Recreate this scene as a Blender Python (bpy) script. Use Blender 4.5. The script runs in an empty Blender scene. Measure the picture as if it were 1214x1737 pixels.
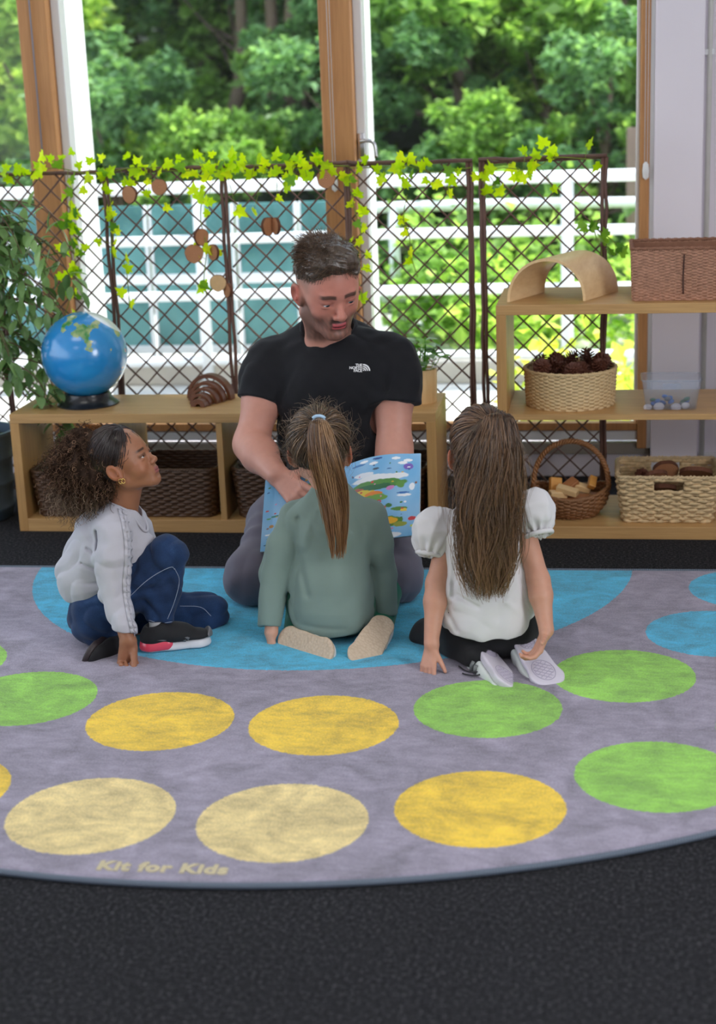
import bpy, bmesh, math, random
import numpy as np
from mathutils import Vector, Matrix
sc = bpy.context.scene
COL = sc.collection
# ------------------------------------------------------------------ camera
FPX, PITCH, ROLL, YAW, CAMH = 2727.5355, 0.27338262, -0.03875394, -0.16477622, 1.43454
IMW, IMH = 1214.0, 1737.0
_f = np.array([math.sin(YAW)*math.cos(PITCH), math.cos(YAW)*math.cos(PITCH), -math.sin(PITCH)])
_r0 = np.array([math.cos(YAW), -math.sin(YAW), 0.0]); _u0 = np.cross(_r0, _f)
_r = _r0*math.cos(ROLL)+_u0*math.sin(ROLL); _u = -_r0*math.sin(ROLL)+_u0*math.cos(ROLL)
CAM = np.array([0.0, 0.0, CAMH])
cd = bpy.data.cameras.new('camera'); cam = bpy.data.objects.new('camera', cd); COL.objects.link(cam)
cam.matrix_world = Matrix(((_r[0], _u[0], -_f[0], 0), (_r[1], _u[1], -_f[1], 0), (_r[2], _u[2], -_f[2], CAMH), (0, 0, 0, 1)))
cd.sensor_fit = 'HORIZONTAL'; cd.sensor_width = 24.0; cd.lens = FPX/IMW*24.0
cd.dof.use_dof = True; cd.dof.focus_distance = 4.15; cd.dof.aperture_fstop = 2.6
cd.clip_start = 0.1; cd.clip_end = 200
sc.camera = cam
def at(u, v, y):
    "point of the depth plane Y=y seen at photo position (u, v); used to measure joints and outlines"
    d = _f*FPX+_r*(u-IMW/2)-_u*(v-IMH/2)
    return CAM+d*(y/d[1])
def gz(u, v, z=0.0):
    d = _f*FPX+_r*(u-IMW/2)-_u*(v-IMH/2)
    return CAM+d*((z-CAMH)/d[2])
# ------------------------------------------------------------------ world, sun, room lamps
sc.view_settings.view_transform = 'Standard'; sc.view_settings.look = 'None'
sc.view_settings.exposure = -0.14; sc.view_settings.gamma = 1.0
try: sc.view_settings.use_curve_mapping = False
except Exception: pass
sc.cycles.use_denoising = True
sc.cycles.max_bounces = 8; sc.cycles.diffuse_bounces = 4; sc.cycles.transparent_max_bounces = 12
sc.cycles.sample_clamp_indirect = 6.0
wd = bpy.data.worlds.new('sky'); sc.world = wd; wd.use_nodes = True
_n = wd.node_tree.nodes; _l = wd.node_tree.links; _n.clear()
_tc = _n.new('ShaderNodeTexCoord'); _sp = _n.new('ShaderNodeSeparateXYZ'); _cr = _n.new('ShaderNodeValToRGB')
_bg = _n.new('ShaderNodeBackground'); _wo = _n.new('ShaderNodeOutputWorld')
_l.new(_tc.outputs['Generated'], _sp.inputs[0]); _l.new(_sp.outputs['Z'], _cr.inputs[0])
_cr.color_ramp.elements[0].color = (0.86, 0.92, 1.0, 1); _cr.color_ramp.elements[1].color = (0.62, 0.76, 1.0, 1)
_l.new(_cr.outputs[0], _bg.inputs[0]); _l.new(_bg.outputs[0], _wo.inputs[0])
_bg.inputs[1].default_value = 3.2
def lamp(name, kind, loc, rot, energy, color=(1, 1, 1), **kw):
    ld = bpy.data.lights.new(name, kind); ld.energy = energy; ld.color = color
    for k, v in kw.items(): setattr(ld, k, v)
    lo = bpy.data.objects.new(name, ld); COL.objects.link(lo); lo.location = loc; lo.rotation_euler = rot
    return lo
lamp('sun', 'SUN', (0, 0, 10), (math.radians(-11.5), math.radians(25.4), 0), 8.0, (1.0, 0.95, 0.86), angle=math.radians(2))
for _i, (_x, _y) in enumerate(((-1.9, 3.1), (0.5, 3.1), (-1.9, 0.6), (0.5, 0.6))):
    lamp('ceiling_lamp_light', 'AREA', (_x, _y, 2.765), (0, 0, 0), 11.0, (1.0, 0.96, 0.93), shape='RECTANGLE', size=1.1, size_y=0.55)
# daylight through the window in the right-hand wall
lamp('window_daylight', 'AREA', (2.56, 1.05, 1.65), (math.radians(90), 0, math.radians(90)), 78.0, (0.96, 0.98, 1.0), shape='RECTANGLE', size=1.5, size_y=1.3)
# ------------------------------------------------------------------ helpers
R = random.Random(7)
def tag(o, label=None, cat=None, group=None, kind=None):
    if label: o['label'] = label
    if cat: o['category'] = cat
    if group: o['group'] = group
    if kind: o['kind'] = kind
    return o
def empty(name, loc, label=None, cat=None, group=None, rz=0.0):
    o = bpy.data.objects.new(name, None); COL.objects.link(o); o.empty_display_size = 0.05
    o.location = loc; o.rotation_euler = (0, 0, rz)
    return tag(o, label, cat, group)
def mesh_obj(name, V, F, mat, parent=None, smooth=True, colors=None, loc=None, attr='Col'):
    me = bpy.data.meshes.new(name)
    V = np.asarray(V, dtype=np.float32).reshape(-1, 3)
    if isinstance(F, np.ndarray):
        n = F.shape[1]; me.vertices.add(len(V)); me.vertices.foreach_set('co', V.ravel())
        me.loops.add(F.size); me.loops.foreach_set('vertex_index', F.astype(np.int32).ravel())
        me.polygons.add(len(F)); me.polygons.foreach_set('loop_start', np.arange(0, F.size, n, dtype=np.int32))
        me.update(calc_edges=True)
    else:
        me.from_pydata(V.tolist(), [], F)
    me.polygons.foreach_set('use_smooth', np.full(len(me.polygons), bool(smooth)))
    if colors is not None:
        a = me.color_attributes.new(attr, 'FLOAT_COLOR', 'POINT')
        c = np.ones((len(V), 4), np.float32); c[:, :3] = colors; a.data.foreach_set('color', c.ravel())
    ms = mat if isinstance(mat, (list, tuple)) else [mat]
    for m in ms: me.materials.append(m)
    o = bpy.data.objects.new(name, me); COL.objects.link(o)
    if loc is not None: o.location = loc
    if parent is not None: o.parent = parent
    return o
class MB:
    "collects shapes given in world (or local) coordinates, builds them as one mesh"
    def __init__(s): s.V = []; s.F = []; s.M = []; s.n = 0; s.C = []
    def add(s, V, F, mi=0, c=None):
        V = np.asarray(V, float).reshape(-1, 3); s.V.append(V)
        for f in F: s.F.append([int(i)+s.n for i in f]); s.M.append(mi)
        if c is not None: s.C.append(np.tile(np.asarray(c, float), (len(V), 1)) if np.ndim(c) == 1 else np.asarray(c))
        s.n += len(V)
    def box(s, x0, x1, y0, y1, z0, z1, b=0.0, mi=0, M=None):
        if b <= 0:
            V = [(x, y, z) for z in (z0, z1) for y in (y0, y1) for x in (x0, x1)]
            F = [(0, 2, 3, 1), (4, 5, 7, 6), (0, 1, 5, 4), (2, 6, 7, 3), (0, 4, 6, 2), (1, 3, 7, 5)]
        else:
            bm = bmesh.new(); bmesh.ops.create_cube(bm, size=1)
            for v in bm.verts: v.co = ((x0+x1)/2+v.co.x*(x1-x0), (y0+y1)/2+v.co.y*(y1-y0), (z0+z1)/2+v.co.z*(z1-z0))
            bmesh.ops.bevel(bm, geom=bm.edges[:], offset=b, segments=2, affect='EDGES', profile=0.5)
            bm.verts.index_update(); V = [tuple(v.co) for v in bm.verts]; F = [[v.index for v in f.verts] for f in bm.faces]; bm.free()
        V = np.array(V, float)
        if M is not None: V = V@np.array(M)[:3, :3].T+np.array(M)[:3, 3]
        s.add(V, F, mi)
    def tube(s, P, r, n=6, closed=False, cap=True, mi=0, c=None, flat=1.0):
        V, F = tube_geo(P, r, n, closed, cap, flat); s.add(V, F, mi, c)
    def lathe(s, prof, n=32, c=(0, 0, 0), mi=0, sx=1, sy=1, closed=False):
        t = np.arange(n)*2*np.pi/n; V = []; F = []
        for (r, z) in prof: V.append(np.stack([c[0]+r*sx*np.cos(t), c[1]+r*sy*np.sin(t), np.full(n, c[2]+z)], 1))
        m = len(prof)
        for i in range(m-1 if not closed else m):
            a = i*n; b = ((i+1) % m)*n
            for j in range(n): k = (j+1) % n; F.append((a+j, a+k, b+k, b+j))
        if not closed:
            if prof[0][0] > 1e-6: F.append(tuple(range(n-1, -1, -1)))
            if prof[-1][0] > 1e-6: F.append(tuple(range((m-1)*n, m*n)))
        s.add(np.concatenate(V), F, mi)
    def build(s, name, mat, parent=None, smooth=False, loc=None, **kw):
        V = np.concatenate(s.V)
        if loc is not None: V = V-np.array(loc)
        o = mesh_obj(name, V, s.F, mat, parent, smooth, np.concatenate(s.C) if s.C else None, loc)
        if any(s.M): o.data.polygons.foreach_set('material_index', s.M)
        if smooth == 'auto': auto_smooth(o)
        return o
def auto_smooth(o, ang=40):
    me = o.data; me.polygons.foreach_set('use_smooth', [True]*len(me.polygons))
    try: me.set_sharp_from_angle(angle=math.radians(ang))
    except Exception: pass
def tube_geo(P, r, n=6, closed=False, cap=True, flat=1.0):
    P = np.asarray(P, float); m = len(P); r = np.broadcast_to(np.asarray(r, float), (m,))
    if closed: T = np.roll(P, -1, 0)-np.roll(P, 1, 0)
    else: T = np.gradient(P, axis=0)
    T /= np.linalg.norm(T, axis=1)[:, None]+1e-12
    ref = np.array([0, 0, 1.0]) if abs(T[:, 2]).mean() < 0.8 else np.array([0, 1.0, 0])
    A = np.cross(T, ref); A /= np.linalg.norm(A, axis=1)[:, None]+1e-9; B = np.cross(A, T)
    t = np.arange(n)*2*np.pi/n
    V = (P[:, None]+r[:, None, None]*(A[:, None]*np.cos(t)[None, :, None]+flat*B[:, None]*np.sin(t)[None, :, None])).reshape(-1, 3)
    F = []
    for i in range(m if closed else m-1):
        a = i*n; b = ((i+1) % m)*n
        for j in range(n): k = (j+1) % n; F.append((a+j, b+j, b+k, a+k))
    if cap and not closed: F.append(tuple(range(n))); F.append(tuple(range((m-1)*n+n-1, (m-1)*n-1, -1)))
    return V, F
def cr(P, n=8, closed=False):
    "Catmull-Rom through points"
    P = np.asarray(P, float); m = len(P)
    Q = np.vstack([P[-1:], P, P[:2]]) if closed else np.vstack([2*P[0]-P[1], P, 2*P[-1]-P[-2]])
    out = []
    for i in range(m if closed else m-1):
        a, b, c, d = Q[i], Q[i+1], Q[i+2], Q[i+3]
        for k in range(n):
            t = k/n; out.append(0.5*((2*b)+(-a+c)*t+(2*a-5*b+4*c-d)*t*t+(-a+3*b-3*c+d)*t**3))
    if not closed: out.append(P[-1])
    return np.array(out)
# ------------------------------------------------------------------ materials
def srgb(*c): return tuple((x/255/12.92 if x/255 <= 0.04045 else ((x/255+0.055)/1.055)**2.4) for x in c)
class NT:
    def __init__(s, name):
        s.m = bpy.data.materials.new(name); s.m.use_nodes = True; s.t = s.m.node_tree; s.n = s.t.nodes; s.n.clear()
        s.out = s.n.new('ShaderNodeOutputMaterial')
    def node(s, typ, **kw):
        x = s.n.new(typ)
        for k, v in kw.items():
            if k in x.inputs: pass
            setattr(x, k, v)
        return x
    def link(s, a, b): s.t.links.new(a, b)
    def val(s, x, sock):
        if isinstance(x, bpy.types.NodeSocket): s.link(x, sock)
        else: sock.default_value = x
    def math(s, op, a, b=None, c=None):
        x = s.node('ShaderNodeMath', operation=op); s.val(a, x.inputs[0])
        if b is not None: s.val(b, x.inputs[1])
        if c is not None: s.val(c, x.inputs[2])
        return x.outputs[0]
    def mix(s, f, a, b, blend='MIX'):
        x = s.node('ShaderNodeMix', data_type='RGBA', blend_type=blend); s.val(f, x.inputs[0])
        for v, k in ((a, 6), (b, 7)):
            s.val(v if isinstance(v, bpy.types.NodeSocket) else (*v[:3], 1), x.inputs[k])
        return x.outputs[2]
    def coord(s, which='Object'):
        return s.node('ShaderNodeTexCoord').outputs[which]
    def noise(s, vec, scale, detail=3, rough=0.5, out='Fac', dist=0.0):
        x = s.node('ShaderNodeTexNoise'); s.link(vec, x.inputs['Vector']); x.inputs['Scale'].default_value = scale
        x.inputs['Detail'].default_value = detail; x.inputs['Roughness'].default_value = rough; x.inputs['Distortion'].default_value = dist
        return x.outputs[out]
    def mapping(s, vec, scale=(1, 1, 1), rot=(0, 0, 0)):
        x = s.node('ShaderNodeMapping'); s.link(vec, x.inputs[0]); x.inputs['Scale'].default_value = scale; x.inputs['Rotation'].default_value = rot
        return x.outputs[0]
    def ramp(s, f, stops):
        x = s.node('ShaderNodeValToRGB'); s.link(f, x.inputs[0]); e = x.color_ramp.elements
        while len(e) < len(stops): e.new(0.5)
        for el, (p, c) in zip(e, stops): el.position = p; el.color = (*c[:3], 1)
        return x.outputs[0]
    def noise_warp(s, vec, amt=.04, scale=6):
        x = s.node('ShaderNodeVectorMath', operation='MULTIPLY_ADD'); s.link(s.noise(vec, scale, 2, out='Color'), x.inputs[0]); x.inputs[1].default_value = (amt,)*3; s.link(vec, x.inputs[2]); return x.outputs[0]
    def bump(s, h, strength=0.3, dist=0.01, nrm=None):
        x = s.node('ShaderNodeBump'); s.link(h, x.inputs['Height']); x.inputs['Strength'].default_value = strength; x.inputs['Distance'].default_value = dist
        if nrm is not None: s.link(nrm, x.inputs['Normal'])
        return x.outputs[0]
    def pbr(s, color, rough=0.6, metal=0.0, normal=None, spec=0.5, **kw):
        b = s.node('ShaderNodeBsdfPrincipled'); s.val(color if isinstance(color, bpy.types.NodeSocket) else (*color[:3], 1), b.inputs['Base Color'])
        s.val(rough, b.inputs['Roughness']); b.inputs['Metallic'].default_value = metal; b.inputs['Specular IOR Level'].default_value = spec
        if normal is not None: s.link(normal, b.inputs['Normal'])
        for k, v in kw.items(): s.val(v, b.inputs[k.replace('_', ' ')])
        return b.outputs[0]
    def done(s, sh): s.link(sh, s.out.inputs[0]); return s.m
def simple(name, c, rough=0.6, var=0.15, scale=12, bump=0.1, bscale=80, bdist=0.003, stretch=(1, 1, 1), metal=0.0, spec=0.5, attr=None, **kw):
    t = NT(name); co = t.mapping(t.coord(), stretch); n = t.noise(co, scale, 4)
    base = c
    if attr:
        a = t.node('ShaderNodeAttribute', attribute_name=attr); base = a.outputs['Color']
    k = t.math('MULTIPLY_ADD', n, 2*var, 1-var)
    kk = t.node('ShaderNodeCombineColor')
    for i in range(3): t.link(k, kk.inputs[i])
    col = t.mix(1.0, base, kk.outputs[0], 'MULTIPLY')
    nb = t.bump(t.noise(co, bscale, 3), bump, bdist) if bump > 0 else None
    return t.done(t.pbr(col, rough, metal, nb, spec, **kw))
def wood(name, c0, c1, axis=0, scale=1.0, rough=0.45, fine=60):
    t = NT(name); st = [6, 6, 6]; st[axis] = 0.5
    co = t.mapping(t.coord(), tuple(x*scale for x in st))
    n = t.noise(co, 3.0, 6, 0.6, dist=1.2); st2 = [fine]*3; st2[axis] = 2.0
    n2 = t.noise(t.mapping(t.coord(), tuple(st2)), 3.0, 3)
    f = t.math('MULTIPLY_ADD', n2, 0.45, t.math('MULTIPLY', n, 0.7))
    col = t.ramp(f, [(0.3, c0), (0.75, c1)])
    return t.done(t.pbr(col, rough, 0, t.bump(n2, 0.08, 0.002)))
def leafmat(name, c0, c1, trans=0.5, rough=0.45, rnd=True, attr=False):
    t = NT(name); g = t.node('ShaderNodeNewGeometry')
    n = t.noise(t.coord(), 3.0, 2)
    f = t.math('MULTIPLY_ADD', g.outputs['Random Per Island'], 0.6, t.math('MULTIPLY', n, 0.4)) if rnd else n
    col = t.ramp(f, [(0.15, c0), (0.75, c1)])
    b = t.pbr(col, rough, 0, None, 0.3)
    tr = t.node('ShaderNodeBsdfTranslucent')
    t.link(t.mix(1.0, col, (1.35, 1.35, 0.75), 'MULTIPLY'), tr.inputs[0])
    mx = t.node('ShaderNodeMixShader'); mx.inputs[0].default_value = trans; t.link(b, mx.inputs[1]); t.link(tr.outputs[0], mx.inputs[2])
    return t.done(mx.outputs[0])
def glassmat(name, tint, refl=0.06, rough=0.02):
    t = NT(name); tr = t.node('ShaderNodeBsdfTransparent'); tr.inputs[0].default_value = (*tint, 1)
    gl = t.node('ShaderNodeBsdfGlossy'); gl.inputs['Roughness'].default_value = rough
    fr = t.node('ShaderNodeFresnel'); fr.inputs[0].default_value = 1.25
    f = t.math('MULTIPLY_ADD', fr.outputs[0], 0.6, refl*0.15)
    mx = t.node('ShaderNodeMixShader'); t.link(f, mx.inputs[0]); t.link(tr.outputs[0], mx.inputs[1]); t.link(gl.outputs[0], mx.inputs[2])
    return t.done(mx.outputs[0])
OAK = wood('oak', srgb(162, 122, 74), srgb(202, 160, 104), 0)
OAKV = wood('oak_upright', srgb(160, 118, 68), srgb(196, 152, 94), 2)
OAKD = wood('oak_end_grain', srgb(150, 112, 62), srgb(182, 142, 86), 0)
POST = wood('larch_post', srgb(160, 108, 62), srgb(200, 146, 92), 2, rough=0.5)
PLY = wood('birch_ply', srgb(214, 176, 124), srgb(236, 206, 158), 1, 0.7, 0.35, 30)
WALNUT = wood('dark_wood', srgb(82, 44, 24), srgb(122, 72, 42), 0, 2.0, 0.4)
WHITE = simple('white_paint', (0.78, 0.77, 0.79), 0.5, 0.04, 3, 0.03)
WALLM = simple('wall_paint', (0.82, 0.775, 0.84), 0.7, 0.04, 2.5, 0.06, 140, 0.002)
RAILM = simple('rail_paint', (0.82, 0.84, 0.86), 0.35, 0.03)
ALU = simple('white_frame', (0.82, 0.84, 0.86), 0.3, 0.02)
CEILM = simple('ceiling_paint', (0.75, 0.75, 0.75), 0.8, 0.03)
CHROME = simple('steel', (0.6, 0.6, 0.62), 0.25, 0.05, metal=1.0)
# ------------------------------------------------------------------ signed distance surfaces (bodies, clothes, shoes)
def _rot_to(n):
    n = np.asarray(n, float); n = n/np.linalg.norm(n); return n
class Cap:
    "round cone between two joints, optionally flattened along direction n"
    def __init__(s, a, b, r0, r1, flat=1.0, n=None):
        s.a = np.asarray(a, float); s.b = np.asarray(b, float); s.r0, s.r1 = r0, r1; s.flat = flat
        s.n = None if n is None else _rot_to(n); rr = max(r0, r1)
        s.lo = np.minimum(s.a, s.b)-rr; s.hi = np.maximum(s.a, s.b)+rr
    def __call__(s, P):
        a, ba = s.a, s.b-s.a; p = P-a
        if s.n is not None and s.flat != 1.0:
            k = 1/s.flat-1
            p = p+k*(p@s.n)[:, None]*s.n; ba = ba+k*(ba@s.n)*s.n
        t = np.clip(p@ba/max(ba@ba, 1e-9), 0, 1)
        d = np.linalg.norm(p-t[:, None]*ba, axis=1)-(s.r0+(s.r1-s.r0)*t)
        return d*min(1.0, s.flat*1.15)
class Ell:
    def __init__(s, c, r, R=None):
        s.c = np.asarray(c, float); s.r = np.asarray(r, float)*np.ones(3); s.R = None if R is None else np.asarray(R, float)
        m = s.r.max(); s.lo = s.c-m; s.hi = s.c+m
    def __call__(s, P):
        p = P-s.c
        if s.R is not None: p = p@s.R
        k0 = np.linalg.norm(p/s.r, axis=1); k1 = np.linalg.norm(p/(s.r*s.r), axis=1)+1e-9
        return k0*(k0-1)/k1
class Box:
    "rounded box with rotation matrix R (columns = axes)"
    def __init__(s, c, h, rd=0.01, R=None):
        s.c = np.asarray(c, float); s.h = np.asarray(h, float)-rd; s.rd = rd; s.R = None if R is None else np.asarray(R, float)
        m = np.linalg.norm(h); s.lo = s.c-m; s.hi = s.c+m
    def __call__(s, P):
        p = P-s.c
        if s.R is not None: p = p@s.R
        q = np.abs(p)-s.h
        return np.linalg.norm(np.maximum(q, 0), axis=1)+np.minimum(q.max(1), 0)-s.rd
class Half:
    "half space on the side the normal points away from"
    def __init__(s, p, n): s.p = np.asarray(p, float); s.n = _rot_to(n); s.lo = np.full(3, -1e3); s.hi = np.full(3, 1e3)
    def __call__(s, P): return (P-s.p)@s.n
class Sdf:
    def __init__(s): s.ops = []; s.disp = None; s.dmax = 0.0
    def u(s, prim, k=0.02): s.ops.append(('u', prim, k)); return s
    def sub(s, prim, k=0.01): s.ops.append(('s', prim, k)); return s
    def isect(s, prim, k=0.005): s.ops.append(('i', prim, k)); return s
    def chain(s, pts, rs, k=0.02, flat=1.0, n=None):
        for i in range(len(pts)-1): s.u(Cap(pts[i], pts[i+1], rs[i], rs[i+1], flat, n), k)
        return s
    def ev(s, P, ops=None):
        d = np.full(len(P), 1e3)
        for o, f, k in (s.ops if ops is None else ops):
            e = f(P)
            if o == 'u':
                h = np.maximum(k-np.abs(d-e), 0)/k; d = np.minimum(d, e)-h*h*k*0.25
            elif o == 's':
                e = -e; h = np.maximum(k-np.abs(d-e), 0)/k; d = np.maximum(d, e)+h*h*k*0.25
            else:
                h = np.maximum(k-np.abs(d-e), 0)/k; d = np.maximum(d, e)+h*h*k*0.25
        if s.disp is not None: d = d+s.disp(P)
        return d
    def mesh(s, h):
        us = [f for o, f, k in s.ops if o == 'u']; pad = 0.03+s.dmax
        lo = np.min([f.lo for f in us], 0)-pad; hi = np.max([f.hi for f in us], 0)+pad
        N = 12; bs = N*h; nb = np.ceil((hi-lo)/bs).astype(int)
        g = np.stack(np.meshgrid(*[np.arange(n) for n in nb], indexing='ij'), -1).reshape(-1, 3)
        cen = lo+(g+0.5)*bs; half = bs*math.sqrt(3)/2
        vals = []
        D = np.full(len(cen), 1e3); E = []
        for o, f, k in s.ops:
            e = f(cen); E.append(e)
            if o == 'u': D = np.minimum(D, e-k*0.25)
            else: D = np.maximum(D, -e if o == 's' else e)
        keep = np.abs(D) < half*1.9+s.dmax+0.012
        # do not trust the distance where flattened shapes distort it
        g = g[keep]; E = [e[keep] for e in E]; Dk = np.full(len(g), 1e3)
        for (o, f, k), e in zip(s.ops, E):
            if o == 'u': Dk = np.minimum(Dk, e)
        idx = np.stack(np.meshgrid(*[np.arange(N+1)]*3, indexing='ij'), -1).reshape(-1, 3)
        tot = (nb*N+2).astype(np.int64); key = lambda c: (c[:, 0]*tot[1]+c[:, 1])*tot[2]+c[:, 2]
        keys = []; verts = []; quads = []
        corners = np.array([(i, j, k) for i in (0, 1) for j in (0, 1) for k in (0, 1)])
        edges = [(a, b) for a in range(8) for b in range(a+1, 8) if np.abs(corners[a]-corners[b]).sum() == 1]
        for bi in range(len(g)):
            ops = []
            for (o, f, k), e in zip(s.ops, E):
                if o == 'u':
                    if e[bi] < Dk[bi]+2.2*half+k: ops.append((o, f, k))
                elif o == 's':
                    if e[bi] < 1.3*half+k: ops.append((o, f, k))
                elif e[bi] > -(1.3*half+k): ops.append((o, f, k))
            if not ops: continue
            base = g[bi]*N
            P = lo+(idx+base)*h
            d = s.ev(P, ops)
            if d.min() > 0 or d.max() < 0: continue
            G = d.reshape(N+1, N+1, N+1); sg = G < 0
            cnt = np.zeros((N, N, N), int)
            for c in corners: cnt += sg[c[0]:c[0]+N, c[1]:c[1]+N, c[2]:c[2]+N]
            act = np.argwhere((cnt > 0) & (cnt < 8))
            if len(act):
                cv = np.stack([G[act[:, 0]+c[0], act[:, 1]+c[1], act[:, 2]+c[2]] for c in corners], 1)
                acc = np.zeros((len(act), 3)); w = np.zeros(len(act))
                for a, b in edges:
                    va, vb = cv[:, a], cv[:, b]; m = (va < 0) != (vb < 0)
                    t = np.where(m, va/np.where(m, va-vb, 1), 0)
                    acc += m[:, None]*(corners[a]+t[:, None]*(corners[b]-corners[a])); w += m
                keys.append(key(act+base)); verts.append(lo+(act+base+acc/w[:, None])*h)
            for ax in range(3):
                sl = [slice(0, N)]*3; s2 = list(sl); s2[ax] = slice(1, N+1)
                A = sg[tuple(sl)]; B = sg[tuple(s2)]
                e = np.argwhere(A != B)
                if len(e):
                    e1, e2 = (ax+1) % 3, (ax+2) % 3; o1 = np.zeros(3, int); o1[e1] = 1; o2 = np.zeros(3, int); o2[e2] = 1
                    gg = e+base; q = np.stack([key(gg-o1-o2), key(gg-o2), key(gg), key(gg-o1)], 1)
                    fl = ~A[e[:, 0], e[:, 1], e[:, 2]]; q[fl] = q[fl][:, ::-1]; quads.append(q)
        K = np.concatenate(keys); V = np.concatenate(verts); Q = np.concatenate(quads)
        od = np.argsort(K); K = K[od]; V = V[od]
        I = np.searchsorted(K, Q); I = np.minimum(I, len(K)-1); ok = (K[I] == Q).all(1)
        Qk = I[ok]; used = np.unique(Qk); mp = np.full(len(V), -1); mp[used] = np.arange(len(used)); return V[used], mp[Qk]
def sdf_obj(name, S, h, mat, parent=None, colorf=None, relax=1, vol=False):
    V, Q = S.mesh(h)
    if relax:
        for _ in range(relax):
            acc = np.zeros_like(V); w = np.zeros(len(V))
            for a, b in ((0, 1), (1, 2), (2, 3), (3, 0)):
                np.add.at(acc, Q[:, a], V[Q[:, b]]); np.add.at(acc, Q[:, b], V[Q[:, a]]); np.add.at(w, Q[:, a], 1); np.add.at(w, Q[:, b], 1)
            V = V*0.5+0.5*acc/np.maximum(w, 1)[:, None]
    return mesh_obj(name, V, Q, mat, parent, True, None if colorf is None else colorf(V))
# ================================================================== the room
YW = 5.50          # window plane
def struct(mb, name, mat, smooth=False): return tag(mb.build(name, mat, None, smooth), kind='structure')
t = NT('carpet_tile'); co = t.coord()
n1 = t.noise(co, 130, 4, 0.8); n2 = t.noise(co, 5, 3); n3 = t.noise(co, 420, 2)
f = t.math('MULTIPLY_ADD', n1, 0.75, t.math('MULTIPLY', n3, 0.25))
c = t.ramp(f, [(0.36, (.006, .006, .007)), (0.50, (.022, .022, .025)), (0.58, (.052, .052, .057)), (0.66, (.17, .17, .18))])
c = t.mix(t.math('MULTIPLY', n2, 0.25), c, (.006, .006, .007))
CARPET = t.done(t.pbr(c, 0.95, 0, t.bump(f, 0.8, 0.004), 0.08))
m = MB(); m.box(-5, 2.6, -2.5, 5.62, -0.1, 0.0); struct(m, 'floor', CARPET)
m = MB(); m.box(-5, 2.6, -2.5, 5.56, 2.8, 2.95); struct(m, 'ceiling', CEILM)
m = MB(); m.box(2.6, 2.75, -2.5, 0.25, -0.1, 2.95); m.box(2.6, 2.75, 1.85, 5.9, -0.1, 2.95); m.box(2.6, 2.75, .25, 1.85, -0.1, .95); m.box(2.6, 2.75, .25, 1.85, 2.35, 2.95); struct(m, 'wall_right', WALLM)
m = MB(); m.box(-5, 2.75, -2.65, -2.5, -0.1, 2.95); struct(m, 'wall_front', WALLM)
m = MB(); m.box(-5.15, -5, -2.65, 5.9, -0.1, 0.55); m.box(-5.15, -5, -2.65, 5.9, 2.5, 2.95); struct(m, 'wall_left', WALLM)
# low wall under the windows and white column on the right of them
m = MB(); m.box(-5, 0.118, 5.52, 5.75, 0, 0.10, 0.004); struct(m, 'wall_back', WALLM)
m = MB(); m.box(-5, 0.115, 5.50, 5.54, 0.085, 0.125, 0.003); struct(m, 'trim_1', simple('sill_grey', (0.30, 0.27, 0.23), 0.6))
m = MB(); m.box(0.118, 0.275, 5.46, 5.80, 0, 2.8, 0.004); struct(m, 'wall_column', WALLM)
m = MB(); m.box(0.275, 2.6, 5.54, 5.80, 0, 2.8); struct(m, 'wall_alcove', WALLM)
m = MB(); m.box(0.116, 0.28, 5.445, 5.465, 0, 0.085, 0.003); m.box(0.28, 2.6, 5.52, 5.545, 0, 0.085, 0.003); struct(m, 'baseboard_back', WHITE)
def window(i, x0, x1, pz=0.138, open_left=True):
    "pane between x0 and x1 with its white frame and the timber rail below"
    e = empty('window_%d' % i, ((x0+x1)/2, YW+0.05, pz)); e['kind'] = 'structure'
    L = lambda mb, n, mt: mb.build(n, mt, e, loc=None)
    def put(mb, n, mt):
        o = mb.build(n, mt, None); o.data.transform(Matrix.Translation((-e.location.x, -e.location.y, -e.location.z))); o.parent = e; return o
    m = MB(); fw = 0.03
    m.box(x0, x0+fw, YW-0.005, YW+0.06, pz, 2.8, 0.003); m.box(x1-0.012, x1, YW+0.03, YW+0.06, pz, 2.8, 0.003)
    m.box(x0, x1, YW-0.005, YW+0.06, pz-0.002, pz+0.032, 0.003); m.box(x0, x1, YW-0.005, YW+0.06, 2.72, 2.8, 0.003)
    put(m, 'window_frame', ALU)
    m = MB(); m.box(x0+fw, x1-0.01, YW+0.048, YW+0.054, pz+0.03, 2.73); put(m, 'window_pane', GLASS)
    m = MB(); m.box(x0+0.0, x1, YW-0.012, YW+0.03, pz+0.034, pz+0.062, 0.003); put(m, 'timber_rail', POST)
GLASS = glassmat('window_glass', (0.97, 0.985, 0.98), 0.05)
window(1, -1.905, -0.975); window(2, -0.868, 0.072); window(3, -2.95, -2.005)
for i, (a, b) in enumerate(((-2.005, -1.905), (-0.975, -0.868), (0.072, 0.104), (-3.05, -2.95)), 1):
    m = MB(); m.box(a, b, YW-0.06 if i < 3 or i > 3 else YW-0.02, YW+0.07, 0.11, 2.8, 0.004); struct(m, 'trim_post_%d' % i if False else 'trim_%d' % (i+1), POST)
m = MB(); m.box(0.104, 0.118, YW-0.015, YW+0.05, 0.11, 2.8, 0.002); struct(m, 'trim_6', ALU)
for i, x in enumerate((-1.905, -0.868)):
    m = MB(); m.box(x, x+0.014, 5.58, 5.80, 0.12, 2.8, 0.002); struct(m, 'trim_%d' % (i+7), ALU)
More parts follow.
